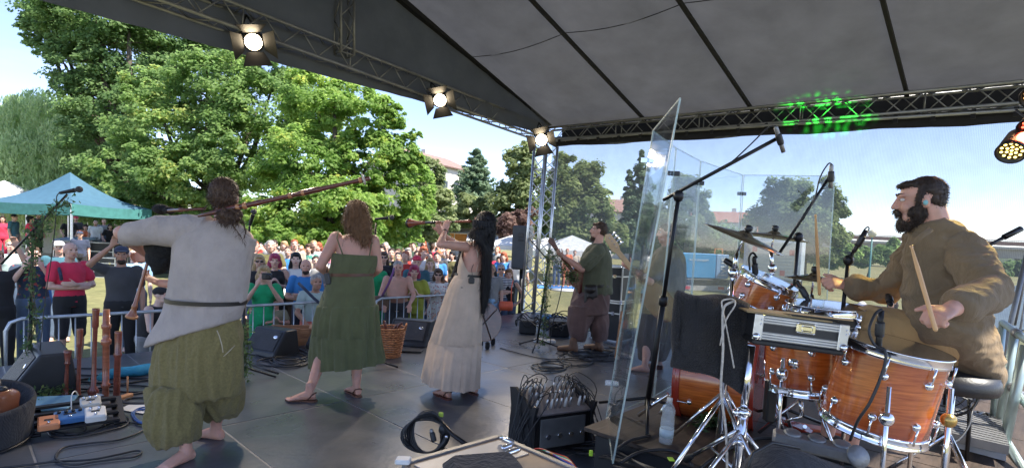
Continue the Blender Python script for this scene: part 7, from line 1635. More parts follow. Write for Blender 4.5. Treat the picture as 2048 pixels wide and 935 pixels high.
# ---------------- wedge monitors, crate, basket, drum, pedals
def wedge(label, px, py, w, rz=None):
    p = PZ(px, py, 0); rz = math.atan2(-p.x, p.y) * -1 if rz is None else rz; rz = -math.atan2(p.x, p.y) if rz is None else rz
    t = thing('floor_monitor', label, 'floor monitor', tuple(p), rz, 'black wedge monitors along the stage front'); m = MB(); k = w / .62
    pr_ = [(-.02, .0), (.0, .07), (.20, .37), (.40, .37), (.46, .0)]
    vs = [(x, y * k, z * k) for x in (-w / 2, w / 2) for (y, z) in pr_]; n = len(pr_)
    m.add(vs, [tuple(range(n)), tuple(range(2 * n - 1, n - 1, -1))] + [(i, n + i, n + (i + 1) % n, (i + 1) % n) for i in range(n)], 0, False); o = m.obj('cabinet', BLACKP, t, local=True); bv = o.modifiers.new('b', 'BEVEL'); bv.width = .018; bv.segments = 3
    d_ = V((0, .20, .30)).normalized(); nn = V((0, -.30, .20)).normalized(); c_ = V((0, .10, .22)) * k + nn * .004
    MB().box(c_, (w * .84, .008, .30 * k), Matrix((V((1, 0, 0)), nn, d_)).transposed(), bev=.003).obj('grille', GRL, t, local=True)
    MB().ell(c_ + V((w * .3, 0, 0)) + d_ * .05 + nn * .006, (.035, .004, .02), Matrix((V((1, 0, 0)), nn, d_)).transposed(), 12, 6).obj('badge', CHROME, t, local=True)
wedge('wedge monitor at the far left edge beside the leafy stand', 5, 792, .62); wedge('wedge monitor right of the bagpiper beside the wooden crate', 517, 712, .50); wedge('wedge monitor behind the wicker basket', 812, 692, .54); wedge('wedge monitor half hidden behind the moss green dress', 640, 700, .45)
WD = mat('crate_wood', (.42, .20, .09), .6, var=.3, scale=5, stretch=(1, 1, 6), bump=.3, bscale=20)
cr = thing('wooden_crate', 'low orange-brown wooden crate behind the wedge monitor', 'crate', tuple(PZ(580, 692, 0)), STAGE_ROT * .4); 
for z in (.06, .17): MB().box((0, 0, z), (.46, .02, .10), bev=.004).obj('board', WD, cr, local=True); MB().box((0, .3, z), (.46, .02, .10), bev=.004).obj('board', WD, cr, local=True)
for x in (-.23, .08, .23): MB().box((x, .0 if x == .08 else .15, .115), (.03 if x != .08 else .06, .33 if x != .08 else .03, .225), bev=.004).obj('post', WD, cr, local=True)
bk = thing('wicker_basket', 'orange wicker basket holding curved wooden pipes', 'basket', tuple(PZ(779, 712, 0))); c = V(bk.location); WK = mat('wicker', (.40, .16, .06), .6, var=.4, scale=30)
for k in range(13):
    z = .01 + k * .028; r = .12 + .055 * (k / 12); pts = [c + V((math.cos(a) * (r + .006 * (-1) ** (i + k)), math.sin(a) * (r + .006 * (-1) ** (i + k)) + .0, z)) for i, a in enumerate([2 * PI * j / 28 for j in range(28)])]
    MB().tube(pts, .012, 5, closed=True).obj('wicker_ring', WK, bk)
MB().lathe([(.001, .006), (.12, .006), (.12, .02)], c, n=20).obj('bottom', WK, bk)
for s_ in (-1, 1): MB().tube([c + V((s_ * .17, -.03, .33)), c + V((s_ * .19, 0, .40)), c + V((s_ * .17, .04, .33))], .012, 8).obj('handle', WK, bk)
for (x0, y0, z0, x1, z1) in ((-.04, 0, .2, -.09, .42), (.05, .02, .2, .14, .40), (.0, .05, .2, .10, .38)): cable('curved red-brown pipe sticking out of the wicker basket', [c + V((x0, y0, z0)), c + V(((x0 + x1) / 2, y0, z1 - .03)), c + V((x1, y0, z1))], .016, WOODR, 'wooden_pipe', 'pipe', 'pipes in the basket')
fd = thing('frame_drum', 'round frame drum with a tan skin behind the long dress', 'drum', tuple(P(972, 672, 5.65))); c = P(970, 643, 5.7); ax = V((.55, -.8, .15)).normalized()
MB().lathe([(.001, .0), (.195, .0), (.205, -.004)], c, ax, 36).obj('skin', mat('goat_skin', (.48, .33, .17), .6, var=.25, scale=6), fd); MB().lathe([(.205, -.09), (.21, -.09), (.21, .004), (.205, .004)], c, ax, 36).obj('frame', WOODR, fd)
for a in (.8, 2.0): MB().tube([c + ax.orthogonal().normalized() * .0 + basis(ax) @ V((math.cos(a) * .2, math.sin(a) * .2, .012)), c + basis(ax) @ V((-math.cos(a) * .2, -math.sin(a) * .2, .012))], .004, 5).obj('cord', BLACKP, fd)
for i, (px, py) in enumerate(((962, 684), (975, 690), (986, 682))): tag(MB().box(PZ(px, py, .05), (.06, .05, .10), bev=.015).obj('drum_clamp', BLACKM), ['left', 'middle', 'right'][i] + ' small black clamp standing at the foot of the frame drum', 'clamp', 'small clamps under the frame drum')
tag(MB().box(PZ(824, 700, .015), (.26, .18, .02), bev=.004).obj('tablet', BLACKP), 'black tablet lying on the deck right of the wicker basket', 'tablet')
# loudspeaker on a pole
ls = thing('loudspeaker', 'tall dark grey loudspeaker beside the tower truss', 'loudspeaker', tuple(V0(1047, 11.4, GZ))); c = P(1045, 495, 11.4); Mz = Matrix.Rotation(R(-22), 3, 'Z')
MB().box(c, (.36, .36, .92), Mz, bev=.03).obj('cabinet', mat('speaker_grey', (.055, .06, .065), .6), ls)
for z, h_ in ((.26, .09), (.16, .035)): MB().box(c + Mz @ V((.02, -.182, z)), (.12, .02, h_), Mz, bev=.006).obj('handle_recess', BLACKP, ls)
MB().tube([V((c.x, c.y, GZ)), V((c.x, c.y, c.z - .4))], .04, 10).obj('pole', BLACKM, ls)
# amplifier cases and plank by the bassist
flight_case('amp_case', 'upper black amplifier case with silver edges behind the guitarist', PZ(1222, 676, 0) + V((0, 0, .60)), (.50, .45, .52), R(-38), 'amplifier case', 'stacked amplifier cases'); flight_case('amp_case', 'lower black amplifier case standing on the deck behind the guitarist', PZ(1222, 676, 0), (.50, .45, .585), R(-38), 'amplifier case', 'stacked amplifier cases')
tag(MB().bar(PZ(1234, 716, .0), P(1247, 622, 6.9), .075, .02, bev=.004).obj('plank', WD), 'orange-brown wooden plank leaning beside the clear screen', 'plank')
# tangle at the foot of the tower truss
for i in range(14):
    c = PZ(rnd.uniform(1040, 1150), rnd.uniform(648, 672), .03); r = rnd.uniform(.12, .3); ph = rnd.random() * 6
    cable('coil of black cable heaped at the foot of the tower truss', [c + V((r * math.cos(a + ph) * (1 + .2 * math.sin(3 * a)), r * .8 * math.sin(a + ph), .05 + .16 * abs(math.sin(a * 1.5 + i)))) for a in [k * .7 for k in range(11)]], .009, group='cable coils at the tower')
for px, py, s_, m_ in ((1055, 652, .26, BLACKP), (1118, 655, .3, BLACKM), (1095, 640, .2, mat('box_blue', (.05, .22, .42), .5)), (1135, 650, .16, MATS['box_blue'])): tag(MB().box(PZ(px, py, s_ * .4), (s_, s_, s_ * .8), bev=.02).obj('power_box', m_), {1055: 'black power box left of the tangle at the tower', 1118: 'black power box right in the tangle at the tower', 1095: 'blue power box behind the tangle at the tower', 1135: 'small blue box at the right end of the tangle'}[px], 'power box')
for px, py in ((1078, 680), (1100, 682)): tag(MB().box(PZ(px, py, .03), (.16, .07, .05), Matrix.Rotation(.4, 3, 'Z'), bev=.01).obj('socket_strip', WHITEP), ('left' if px < 1090 else 'right') + ' white socket strip on the deck before the leafy stand', 'socket strip')
# ---------------- wind instruments on their stand, pedal board, instrument bag
ws = thing('instrument_stand', 'low pale wooden stand with pegs for the wind instruments', 'stand', tuple(PZ(240, 795, 0)))
MB().bar(PZ(228, 800, .02), PZ(262, 788, .02), .05, .03, bev=.004).obj('base', WD, ws); MB().bar(PZ(226, 806, .015), PZ(236, 812, .015), .05, .03, bev=.004).obj('base', WD, ws)
for px, yb, yt, d in ((255, 790, 752, 4.45), (108, 795, 768, 4.5)): MB().tube([P(px, yb, d), P(px, yt, d)], .007, 8).obj('peg', WD, ws)
GW = 'wind instruments standing beside the pedal board'; RW = mat('red_brown_wood', (.21, .055, .032), .28, var=.3, scale=9, stretch=(1, 1, 5), coat=.5); RW2 = mat('orange_brown_wood', (.36, .12, .06), .3, var=.3, scale=9, stretch=(1, 1, 5), coat=.5)
for lb, xb, yb, xt, yt, d, prof, m_ in (
    ('short shawm with a flared bell standing left of the other pipes', 130, 803, 136, 700, 4.35, [(0, .052), (.03, .05), (.12, .026), (.3, .016), (.6, .012), (.72, .012), (.74, .02), (.76, .02), (.78, .016), (.95, .026), (1, .028)], RW),
    ('slim dark pipe standing second from the left', 156, 797, 160, 657, 4.4, [(0, .022), (.02, .03), (.05, .022), (.1, .016), (.6, .013), (.74, .013), (.76, .022), (.8, .018), (.98, .022), (1, .022)], RW),
    ('tall dark red pipe with a round bulge near its foot', 186, 795, 192, 616, 4.4, [(0, .02), (.04, .034), (.08, .04), (.11, .03), (.14, .018), (.6, .015), (.78, .017), (.8, .024), (.9, .022), (.98, .026), (1, .026)], RW),
    ('thick orange-brown recorder standing tallest in the middle', 211, 795, 213, 618, 4.42, [(0, .022), (.03, .024), (.12, .024), (.13, .032), (.16, .032), (.17, .024), (.6, .025), (.61, .036), (.66, .036), (.67, .028), (.78, .026), (.79, .034), (.83, .034), (.84, .027), (1, .024)], RW2),
    ('straight orange-brown pipe standing on the wooden base', 233, 792, 237, 662, 4.45, [(0, .022), (.02, .025), (.6, .023), (.62, .029), (.66, .029), (.68, .024), (.97, .026), (1, .026)], RW)):
    a, b_ = P(xb, yb, d), P(xt, yt, d); m = MB(); turned(m, a, b_, prof, 18); tag(m.obj('wind_instrument', m_), lb, 'wind instrument', GW)
pb = thing('pedal_board', 'sloping black pedal board with open slats on the deck at left', 'pedal board', tuple(PZ(155, 850, 0))); o_ = PZ(68, 862, .05); ex = (PZ(240, 836, .05) - o_); L = ex.length; ex.normalize(); ey = V((-ex.y, ex.x, 0)); ez = (ey * .36 + V((0, 0, .11))).normalized()
def pbp(u_, v_, w_=0.0): return o_ + ex * u_ * L + ez * v_ + ex.cross(ez) * w_
for v_ in (.0, .095, .19, .285): MB().bar(pbp(0, v_), pbp(1, v_), .058, .02, bev=.004).obj('slat', BLACKM, pb)
for u_ in (0, 1): MB().bar(pbp(u_, -.03, -.02), pbp(u_, .33, -.02), .02, .07, up=ex, bev=.004).obj('side_rail', BLACKM, pb)
Mp = Matrix((ex, ez, ex.cross(ez))).transposed()
def pedal(label, u_, v_, sz, m_, kn=3, km=CHROME):
    c = pbp(u_, v_, .012 + sz[2] / 2); t = thing('effect_pedal', label, 'effects pedal', tuple(c), 0, 'effects pedals on the board'); MB().box(c, sz, Mp, bev=.008).obj('housing', m_, t)
    for k in range(kn): MB().lathe([(.011, 0), (.010, .014), (.001, .015)], c + Mp @ V(((k - (kn - 1) / 2) * sz[0] / (kn + .5), sz[1] * .22, sz[2] / 2)), ex.cross(ez), 10).obj('knob', km, t)
    MB().lathe([(.010, 0), (.008, .012), (.001, .013)], c + Mp @ V((0, -sz[1] * .3, sz[2] / 2)), ex.cross(ez), 10).obj('foot_switch', CHROME, t)
    MB().box(c + Mp @ V((0, sz[1] * .0, sz[2] / 2 + .001)), (sz[0] * .4, sz[1] * .14, .003), Mp).obj('name_plate', BLACKP, t)
pedal('orange-pink wedge shaped box at the left end of the board', .16, .02, (.115, .12, .05), mat('salmon', (.65, .26, .12), .45), 0); pedal('blue pedal with a row of knobs and a white lead', .40, .06, (.17, .11, .05), mat('pedal_blue', (.06, .17, .38), .4), 4, BLACKP); pedal('cream white pedal at the front right of the board', .70, .04, (.12, .13, .055), WHITEP, 2); pedal('light grey pedal behind the cream white one', .66, .20, (.12, .12, .05), mat('pedal_grey', (.45, .45, .42), .4), 3)
cable('white lead curling out of the blue pedal', [pbp(.42, .09, .06), pbp(.42, .12, .16), pbp(.47, .2, .15), pbp(.52, .3, .05)], .004, WHITEP)
tag(MB().box(PZ(92, 806, .05), (.34, .20, .02), Matrix.Rotation(.35, 3, 'Z') @ Matrix.Rotation(.25, 3, 'X'), bev=.006).obj('tablet', mat('tablet_screen', (.22, .40, .5), .08, var=.1)), 'pale blue shining tablet lying behind the pedal board', 'tablet')
tag(MB().plate([PZ(238, 818, .01), PZ(262, 806, .01), PZ(312, 806, .01), PZ(318, 816, .01), PZ(285, 826, .01)], .003, (0, 0, 1)).obj('paper', WHITEP), 'white sheet of paper on the deck beside the blue cable', 'paper')
bgp = thing('instrument_bag', 'open round black fabric bag at the bottom left corner', 'bag', tuple(PZ(0, 890, 0))); c = V(bgp.location) + V((-.21, -.03, -.03)); FAB = cloth('bag_fabric', (.025, .026, .032), bump=.6, bscale=60)
m = MB(); m.loft([(c + V((0, 0, .005)), V((.30, 0, 0)), V((0, .28, 0))), (c + V((0, 0, .06)), V((.34, 0, 0)), V((0, .31, 0))), (c + V((.01, 0, .30)), V((.36, 0, -.03)), V((0, .33, .04))), (c + V((.01, 0, .33)), V((.35, 0, -.03)), V((0, .32, .04))), (c + V((0, 0, .26)), V((.32, 0, -.03)), V((0, .29, .03))), (c + V((0, 0, .04)), V((.29, 0, 0)), V((0, .27, 0)))], 40); m.obj('bag', FAB, bgp)
for z in (.08, .27): MB().tube([c + V((.352 * math.cos(a), .322 * math.sin(a), z - .03 * math.cos(a) + .03 * math.sin(a))) for a in [2 * PI * k / 40 for k in range(40)]], .007, 6, closed=True).obj('piping', BLACKP, bgp)
tm = thing('tambour', 'pale skinned small drum lying in the open black bag', 'drum', tuple(PZ(-5, 840, .3))); MB().lathe([(.001, .05), (.15, .05), (.155, .045), (.16, -.04), (.15, -.045)], c + V((.02, .02, .37)), (.25, -.35, .9), 32).obj('frame', BLACKM, tm); MB().lathe([(.001, .053), (.145, .053), (.15, .05)], c + V((.02, .02, .37)), (.25, -.35, .9), 32).obj('skin', mat('tambour_skin', (.5, .4, .26), .5), tm)
fdl = thing('fiddle', 'brown fiddle body standing in the open black bag', 'fiddle', tuple(PZ(45, 850, .2))); m = MB(); m.loft(dense([(c + V((.27, .0, .10)), V((.018, .0, 0)), V((0, .05, 0))), (c + V((.27, .02, .16)), V((.022, .0, 0)), V((0, .10, 0))), (c + V((.265, .03, .27)), V((.022, .0, 0)), V((0, .07, 0))), (c + V((.26, .03, .35)), V((.022, .0, 0)), V((0, .085, 0))), (c + V((.255, .03, .39)), V((.015, .0, 0)), V((0, .04, 0)))], 4), 20); m.obj('body', mat('fiddle_brown', (.22, .075, .035), .3, coat=.5), fdl); MB().ell(c + V((.235, .02, .40)), (.028, .03, .018)).obj('chin_rest', BLACKP, fdl)
# ---------------- cables on the deck
def loops(label, cx_, cy_, rx, ry, n, ph=0, r=.006, m=CABLE, gr=None, jit=.15): cable(label, [PZ(cx_ + rx * (1 + jit * math.sin(a * .37 + k)) * math.cos(a + ph) + 3 * math.sin(a * .3), cy_ + ry * (1 + jit * math.cos(a * .53)) * math.sin(a + ph), .01 + .004 * (k % 5)) for k, a in enumerate([j * .62 for j in range(int(n * 10))])], r, m, group=gr, smooth=3)
cable('long black cable curving over the front left deck', fl((0, 935), (60, 928), (110, 922), (180, 918), (235, 908), (272, 900), (283, 903), (270, 912), (240, 916), (190, 922), (150, 928), (118, 922), (112, 908), (130, 893), (180, 885), (240, 878), (285, 860), (290, 850), (262, 844), (220, 846), (190, 858), (150, 866), (110, 862), (92, 852), (100, 842), (140, 832), (200, 828), (220, 838), (205, 850)), .0065)
cable('second black loop in front of the pedal board', fl((130, 868), (160, 866), (172, 856), (160, 848), (125, 850), (98, 862), (110, 874), (160, 872), (210, 862), (250, 850), (258, 836), (240, 826)), .0065)
loops('coil of blue cable beside the bagpiper', 292, 830, 26, 15, 3.2, 0, .006, mat('cable_blue', (.03, .09, .28), .4)); loops('black cable coil behind the blue cable', 285, 800, 45, 6, 2.5, 1, .007, gr='cable coils behind the pipes')
for i in range(9): y0 = 748 + i * 6.5; cable('black cable lying along the stage front at the left', fl(*[(x, y0 - (x - 60) * .07 + 5 * math.sin(x * .03 + i * 1.7)) for x in range(60, 330, 30)]), .008, group='cables along the stage front')
loops('white cable loop behind the tall pipes', 200, 780, 14, 9, 1.6, 0, .005, WHITEP)
tag(vobj('blue_cloth', MB().loft([(PZ(x, y, .05), V((0, .10 + .03 * math.sin(x * .07), 0)), V((0, 0, .05 + .012 * math.sin(x * .11)))) for x, y in ((178, 760), (200, 752), (230, 745), (260, 742), (290, 738), (318, 734))], 14), .012, mat('blue_cloth', (.03, .27, .42), .7, var=.35, scale=7, bump=.3)), 'rolled bright blue cloth lying at the edge of the deck', 'cloth')
for i in range(8): loops('tangled black cable behind the wedge monitors', 575 + 12 * math.sin(i * 2.2), 715 + 7 * math.cos(i * 1.3), 38 + 5 * (i % 3), 9 + (i % 4) * 2, 1.3, i, .008, gr='tangled cables near the crate')
for i, (cx_, cy_, rx, ry) in enumerate(((1095, 733, 34, 8), (1108, 728, 36, 7), (1180, 705, 40, 8), (1200, 716, 40, 7), (1165, 712, 60, 9), (1210, 702, 30, 8), (1150, 722, 30, 8))): loops('loop of black cable around the guitarist\'s feet', cx_, cy_, rx, ry, 1.4, i, .0085, gr='cable loops by the guitarist')
cable('black cable crossing the deck from the frame drum to the guitarist', fl((1000, 695), (1040, 706), (1080, 715), (1110, 718), (1130, 712), (1112, 705)), .007)
cable('black cable draping from the leafy stand', [P(1120, 520, 7.0), P(1125, 560, 7.0), P(1118, 600, 7.0), P(1105, 650, 7.0), PZ(1100, 690, .01)], .006)
cable('dark cable over the deck below the amplifier cases', fl((1130, 700), (1180, 712), (1230, 700)), .007)
# low stand with coiled cable in front
lst = thing('short_stand', 'short black stand holding a big coil of cable at bottom centre', 'stand', tuple(PZ(885, 903, 0))); q0 = P(868, 828, 3.42)
MB().tube([P(862, 822, 3.42), P(905, 868, 3.3), P(940, 893, 3.2)], .014, 10).obj('boom', BLACKM, lst); MB().tube([P(884, 856, 3.4), PZ(886, 905, .0)], .016, 10).obj('post', BLACKM, lst); MB().ell(P(888, 858, 3.36), (.035, .03, .04)).obj('joint', BLACKP, lst); MB().lathe([(.012, 0), (.012, .01), (.001, .012)], P(893, 872, 3.32), (0, -1, 0), 12).obj('bolt', CHROME, lst)
MB().box(P(882, 828, 3.38), (.03, .02, .03), bev=.004).obj('tape', mat('yellow_tape', (.45, .6, .08), .6), lst)
for i in range(7): a0 = i * .5; cable('large loop of black cable hanging on the short stand', [P(862 + (37 + 2 * i) * math.cos(a) * (.8 + .03 * i) - 6 - i, 862 + (42 - 1.5 * i) * math.sin(a) + 1.5 * i, 3.36 + .02 * math.sin(a * 2 + i)) for a in [2 * PI * k / 14 + a0 for k in range(15)]], .0065, group='cable loops hanging on the short stand')
mic(P(862, 856, 3.3), P(868, 880, 3.28), label='brass plugged cable end hanging in the coil', pencil=1)
# big case lid with cushion
ECZ = .50
cl_ = thing('road_case', 'large wooden road case with aluminium edges at the bottom centre', 'road case', tuple(PZ(1010, 925, ECZ))); A_, B_, C_ = PZ(806, 934, ECZ), PZ(997, 879, ECZ), PZ(1240, 985, ECZ); D_ = A_ + (C_ - B_); PLY = mat('plywood_tan', (.27, .20, .15), .55, var=.2, scale=4)
MB().plate([A_, B_, C_, D_], .03, (0, 0, 1)).obj('lid', PLY, cl_); MB().plate([A_.lerp(B_, .05) + (D_ - A_) * .06 + V((0, 0, .018)), A_.lerp(B_, .93) + (D_ - A_) * .06 + V((0, 0, .018)), A_.lerp(B_, .93) + (D_ - A_) * .34 + V((0, 0, .018)), A_.lerp(B_, .05) + (D_ - A_) * .34 + V((0, 0, .018))], .004, (0, 0, 1)).obj('grey_panel', mat('panel_grey', (.28, .29, .31), .4), cl_)
for a, b_ in ((A_, B_), (B_, C_)): MB().bar(a, b_, .03, .045, bev=.004).obj('edge_profile', ALU_D, cl_); MB().plate([a - V((0, 0, .03)), b_ - V((0, 0, .03)), b_ - V((0, 0, .42)), a - V((0, 0, .42))], .012).obj('side', BLACKP, cl_)
MB().box(A_ + V((.0, 0, .03)), (.06, .05, .02), bev=.004).obj('corner_plate', WHITEP, cl_)
text('B', .035, A_ + V((.0, -.0, .041)), Matrix.Rotation(.3, 3, 'Z'), BLACKP, cl_)
cu = thing('seat_cushion', 'black padded seat cushion on the road case at the bottom edge', 'cushion', tuple(PZ(975, 925, ECZ + .05))); m = MB(); cc2 = PZ(972, 944, ECZ + .06); m.box(cc2, (.30, .26, .07), Matrix.Rotation(.3, 3, 'Z'), bev=.03); m.obj('pad', FAB, cu)
for i, (a, b_) in enumerate((((1000, 874), (1026, 884)), ((1003, 897), (1024, 889)), ((1010, 907), (1040, 897)))): m = MB(); turned(m, PZ(*a, ECZ + .04), PZ(*b_, ECZ + .05), [(0, .008), (.15, .013), (.85, .013), (1, .009)], 12); tag(m.obj('cable_plug', CHROME), ['upper', 'middle', 'lower'][i] + ' silver cable plug lying on the corner of the road case', 'cable plug', 'plugs on the road case')
for nm, cl, k in (('red', (.6, .03, .02), 0), ('green', (.02, .35, .16), 1), ('white', (.65, .65, .65), 2), ('orange', (.7, .28, .05), 3), ('purple', (.2, .04, .3), 4), ('blue', (.03, .1, .45), 5)):
    cable(nm + ' thin wire in the bundle right of the road case', [PZ(1058 + 3 * k, 902 - k, ECZ - .05), PZ(1078 + 5 * k, 896 + 2 * k, ECZ), PZ(1105 + 4 * k, 905 + 3 * k, ECZ), PZ(1135 + 3 * k, 915 + 4 * k, ECZ - .02), PZ(1155 - 2 * k, 938 + 3 * k, ECZ - .1)], .004, mat('wire_' + nm, cl, .4))
# stage box
sb = thing('stage_box', 'black stage box rack full of plugged cables in front of the clear screen', 'stage box', tuple(PZ(1122, 895, 0))); c0 = PZ(1120, 905, 0); rz_ = R(27); Ms = Matrix.Rotation(rz_, 3, 'Z')
def sp(x, y, z): return c0 + Ms @ V((x, y + .12, z))
for x in (-.235, .235): MB().plate([sp(x, -.15, 0), sp(x, .2, 0), sp(x, .17, .28), sp(x, .2, .40), sp(x, .12, .42), sp(x, -.12, .33), sp(x, -.15, .36), sp(x, -.19, .36), sp(x, -.15, .25)], .02).obj('side_cheek', BLACKP, sb)
MB().box(sp(0, .0, .16), (.44, .27, .26), Ms, bev=.01).obj('body', BLACKM, sb)
fpn = (sp(0, -.15, .3) , sp(0, .15, .40)); Mf = Ms @ Matrix.Rotation(R(19), 3, 'X'); MB().box(sp(0, 0, .335), (.445, .30, .018), Mf, bev=.003).obj('face_plate', mat('panel_steel', (.28, .26, .27), .4, .6), sb)
MB().box(sp(0, -.142, .16), (.36, .012, .2), Ms, bev=.003).obj('rear_panel', mat('panel_mid', (.16, .17, .18), .4, .5), sb)
for k in range(4): MB().lathe([(.012, 0), (.018, .004), (.018, .012)], sp(-.12 + .09 * k, -.148, .14), Ms @ V((0, -1, 0)), 12).obj('socket', CHROME, sb)
for i in range(11):
    for j in range(3):
        if (i * 3 + j) % 7 == 3: continue
        p = sp(-.19 + .038 * i, -.09 + .085 * j, .315 + .03 * j); n_ = Mf @ V((0, 0, 1)); m = MB(); m.lathe([(.010, 0), (.010, .05), (.0075, .055), (.006, .075)], p, n_, 10); m.obj('plug', ALU if (i + j) % 3 else WHITEP, sb)
        e_ = p + n_ * .07; side = 1 if i > 4 else -1; h_ = rnd.uniform(.03, .17); m = MB(); q1 = e_ + V((0, 0, h_ * .7)); q2 = sp(.26 * side * rnd.uniform(.7, 1.1), rnd.uniform(-.25, .1), .36 + h_ * .6); q3 = sp(.3 * side * rnd.uniform(.7, 1.2), rnd.uniform(-.3, 0), .12); q4 = sp(.33 * side * rnd.uniform(.6, 1.2), rnd.uniform(-.36, .1), .015)
        pts = crv([e_, e_ + n_ * .05, q1.lerp(q2, .35), q2.lerp(q1, .15) - V((0, 0, .05)), q3, q4]); m.tube(pts, .0035, 5); m.obj('lead', CABLE, sb)
tag(MB().box(P(1182, 905, 3.1), (.022, .012, .035), bev=.003).obj('cable_tag', mat('lime_tag', (.45, .75, .05), .5)), 'lime green tag on a cable below the stage box', 'tag'); tag(MB().box(PZ(1342, 917, RZ + .01), (.03, .045, .006), bev=.002).obj('cable_tag', MATS['lime_tag']), 'lime green tag on a cable near the water bottle', 'tag')
for i in range(10): cable('black cable sprawling between the stage box and the riser', [PZ(1150 + 20 * math.sin(i * 2.1), 880 + 3 * i, .02), PZ(1195 + 3 * i, 872 + 5 * i, .06 + .02 * i), PZ(1225 + 8 * math.sin(i), 895 + 4 * i, .22), PZ(1275 + 9 * i, 925 + 3 * i, RZ + .02), PZ(1340 + 14 * i, 955, RZ + .02)], .007, group='cables running from the stage box')
# ---------------- water bottle, riser clutter
bo = thing('water_bottle', 'clear plastic water bottle with a white cap and pale label beside the screen', 'bottle', tuple(PZ(1331, 885, RZ))); c = V(bo.location); PET = mat('pet_plastic', (.75, .82, .85), .05, alpha=.28, spec=1.0, var=.02)
MB().lathe([(.001, 0), (.035, .002), (.038, .02), (.038, .08), (.036, .085), (.038, .09), (.038, .14), (.032, .155), (.037, .175), (.036, .195), (.02, .225), (.014, .235), (.014, .245)], c, (.04, 0, 1), 24).obj('bottle', PET, bo); MB().lathe([(.0155, .238), (.0155, .258), (.001, .259)], c, (.04, 0, 1), 16).obj('cap', WHITEP, bo); MB().lathe([(.0388, .04), (.0388, .085)], c, (.04, 0, 1), 24).obj('label', mat('bottle_label', (.5, .62, .68), .5), bo)
MB().lathe([(.001, .003), (.0355, .004), (.036, .12), (.001, .121)], c, (.04, 0, 1), 20).obj('water', mat('water_clear', (.6, .7, .75), .03, alpha=.15), bo)
for i, pts in enumerate((((1240, 925), (1275, 905), (1320, 898), (1360, 905), (1385, 930)), ((1400, 935), (1440, 905), (1500, 880), (1545, 875), (1600, 885)), ((1230, 900), (1260, 880), (1300, 870)))): cable('thick black cable curving over the riser floor', fl(*pts, z=RZ + .012), .009, group='cables on the riser')
# dark holdall at the bottom right of centre
hb = thing('holdall', 'black fabric holdall at the bottom edge in front of the drums', 'bag', tuple(PZ(1600, 935, RZ))); mb = MB(); mb.loft(dense([(P(1505, 962, 1.85), V((0, .10, 0)), V((0, 0, .05))), (P(1548, 940, 1.9), V((0, .14, 0)), V((.02, 0, .09))), (P(1640, 972, 1.9), V((0, .15, 0)), V((.02, 0, .09))), (P(1740, 995, 1.85), V((0, .12, 0)), V((0, 0, .07)))], 3), 20); vobj('bag', mb, .010, FAB, hb, 2, lambda p: .008 * noise.noise(p * 12))
MB().tube([P(1492, 945, 1.8), P(1506, 905, 1.82), P(1545, 884, 1.85), P(1600, 895, 1.85)], .006, 6).obj('piping', BLACKP, hb)
fp = thing('pedal_bar', 'grey metal pedal bar with round discs lying before the drums', 'foot percussion', tuple(PZ(1640, 890, RZ))); a, b_ = P(1545, 870, 2.25), P(1735, 915, 2.1); GM = mat('cast_grey', (.2, .2, .2), .45, .6, var=.3, bump=.3); MB().bar(a, b_, .10, .05, bev=.01).obj('bar', GM, fp)
for t_ in (.22, .48, .74): MB().lathe([(.03, -.006), (.036, .0), (.03, .008), (.01, .010)], a.lerp(b_, t_) + V((0, 0, .03)), (0, -.2, 1), 20).obj('disc', GM, fp)
MB().lathe([(.03, -.006), (.044, .0), (.04, .008), (.001, .010)], P(1716, 912, 2.02), (0, -1, .5), 24).obj('disc', GM, fp)
kp = thing('kick_pedal', 'red and silver foot pedal on the floor below the second floor tom', 'pedal', tuple(PZ(1590, 850, RZ))); MB().box(PZ(1580, 846, RZ + .05), (.11, .26, .02), Matrix.Rotation(.9, 3, 'Z') @ Matrix.Rotation(.2, 3, 'X'), bev=.006).obj('footboard', HOOPR, kp); MB().box(PZ(1640, 858, RZ + .03), (.10, .3, .02), Matrix.Rotation(1.1, 3, 'Z'), bev=.006).obj('footboard', mat('orange_board', (.5, .12, .05), .4), kp); MB().tube([PZ(1610, 852, RZ), PZ(1610, 852, RZ + .22)], .01, 8).obj('post', CHROME, kp)
hh = thing('hi_hat_stand', 'black and chrome hi-hat pedal frame between the two floor toms', 'stand', tuple(PZ(1600, 822, RZ))); MB().box(P(1540, 800, 2.75), (.05, .05, .22), bev=.008).obj('frame', BLACKM, hh); MB().tube([P(1601, 800, 2.75), P(1604, 830, 2.75)], .012, 8).tube([P(1604, 830, 2.75), P(1570, 842, 2.8)], .008, 8).obj('rod', CHROME, hh)
garland('dry twigs lying under the bass drum', [PZ(1395, 845, RZ + .03), PZ(1430, 838, RZ + .05), PZ(1470, 830, RZ + .03)], 420, .10)
fn_ = thing('fan', 'small round floor fan behind the large floor tom', 'fan', tuple(V0(1893, 2.9, RZ))); c = P(1890, 778, 2.9); axf = V((-.6, -.8, .1)); Bf = basis(axf)
for r in (.05, .09, .12, .14): MB().tube([c + Bf @ V((r * math.cos(a), r * math.sin(a), .03 * (1 - r / .14))) for a in [2 * PI * k / 28 for k in range(28)]], .0035 if r < .14 else .007, 5, closed=True).obj('guard_ring', BLACKM, fn_)
for k in range(16): a = 2 * PI * k / 16; MB().tube([c + Bf @ V((.02 * math.cos(a), .02 * math.sin(a), .035)), c + Bf @ V((.14 * math.cos(a), .14 * math.sin(a), 0))], .002, 4).obj('guard_wire', BLACKM, fn_)
for k in range(3): a = 2 * PI * k / 3; MB().plate([c + Bf @ V(q) for q in ((.02 * math.cos(a), .02 * math.sin(a), 0), (.12 * math.cos(a - .35), .12 * math.sin(a - .35), .012), (.12 * math.cos(a + .35), .12 * math.sin(a + .35), -.012))], .003).obj('blade', mat('fan_grey', (.2, .21, .22), .4), fn_)
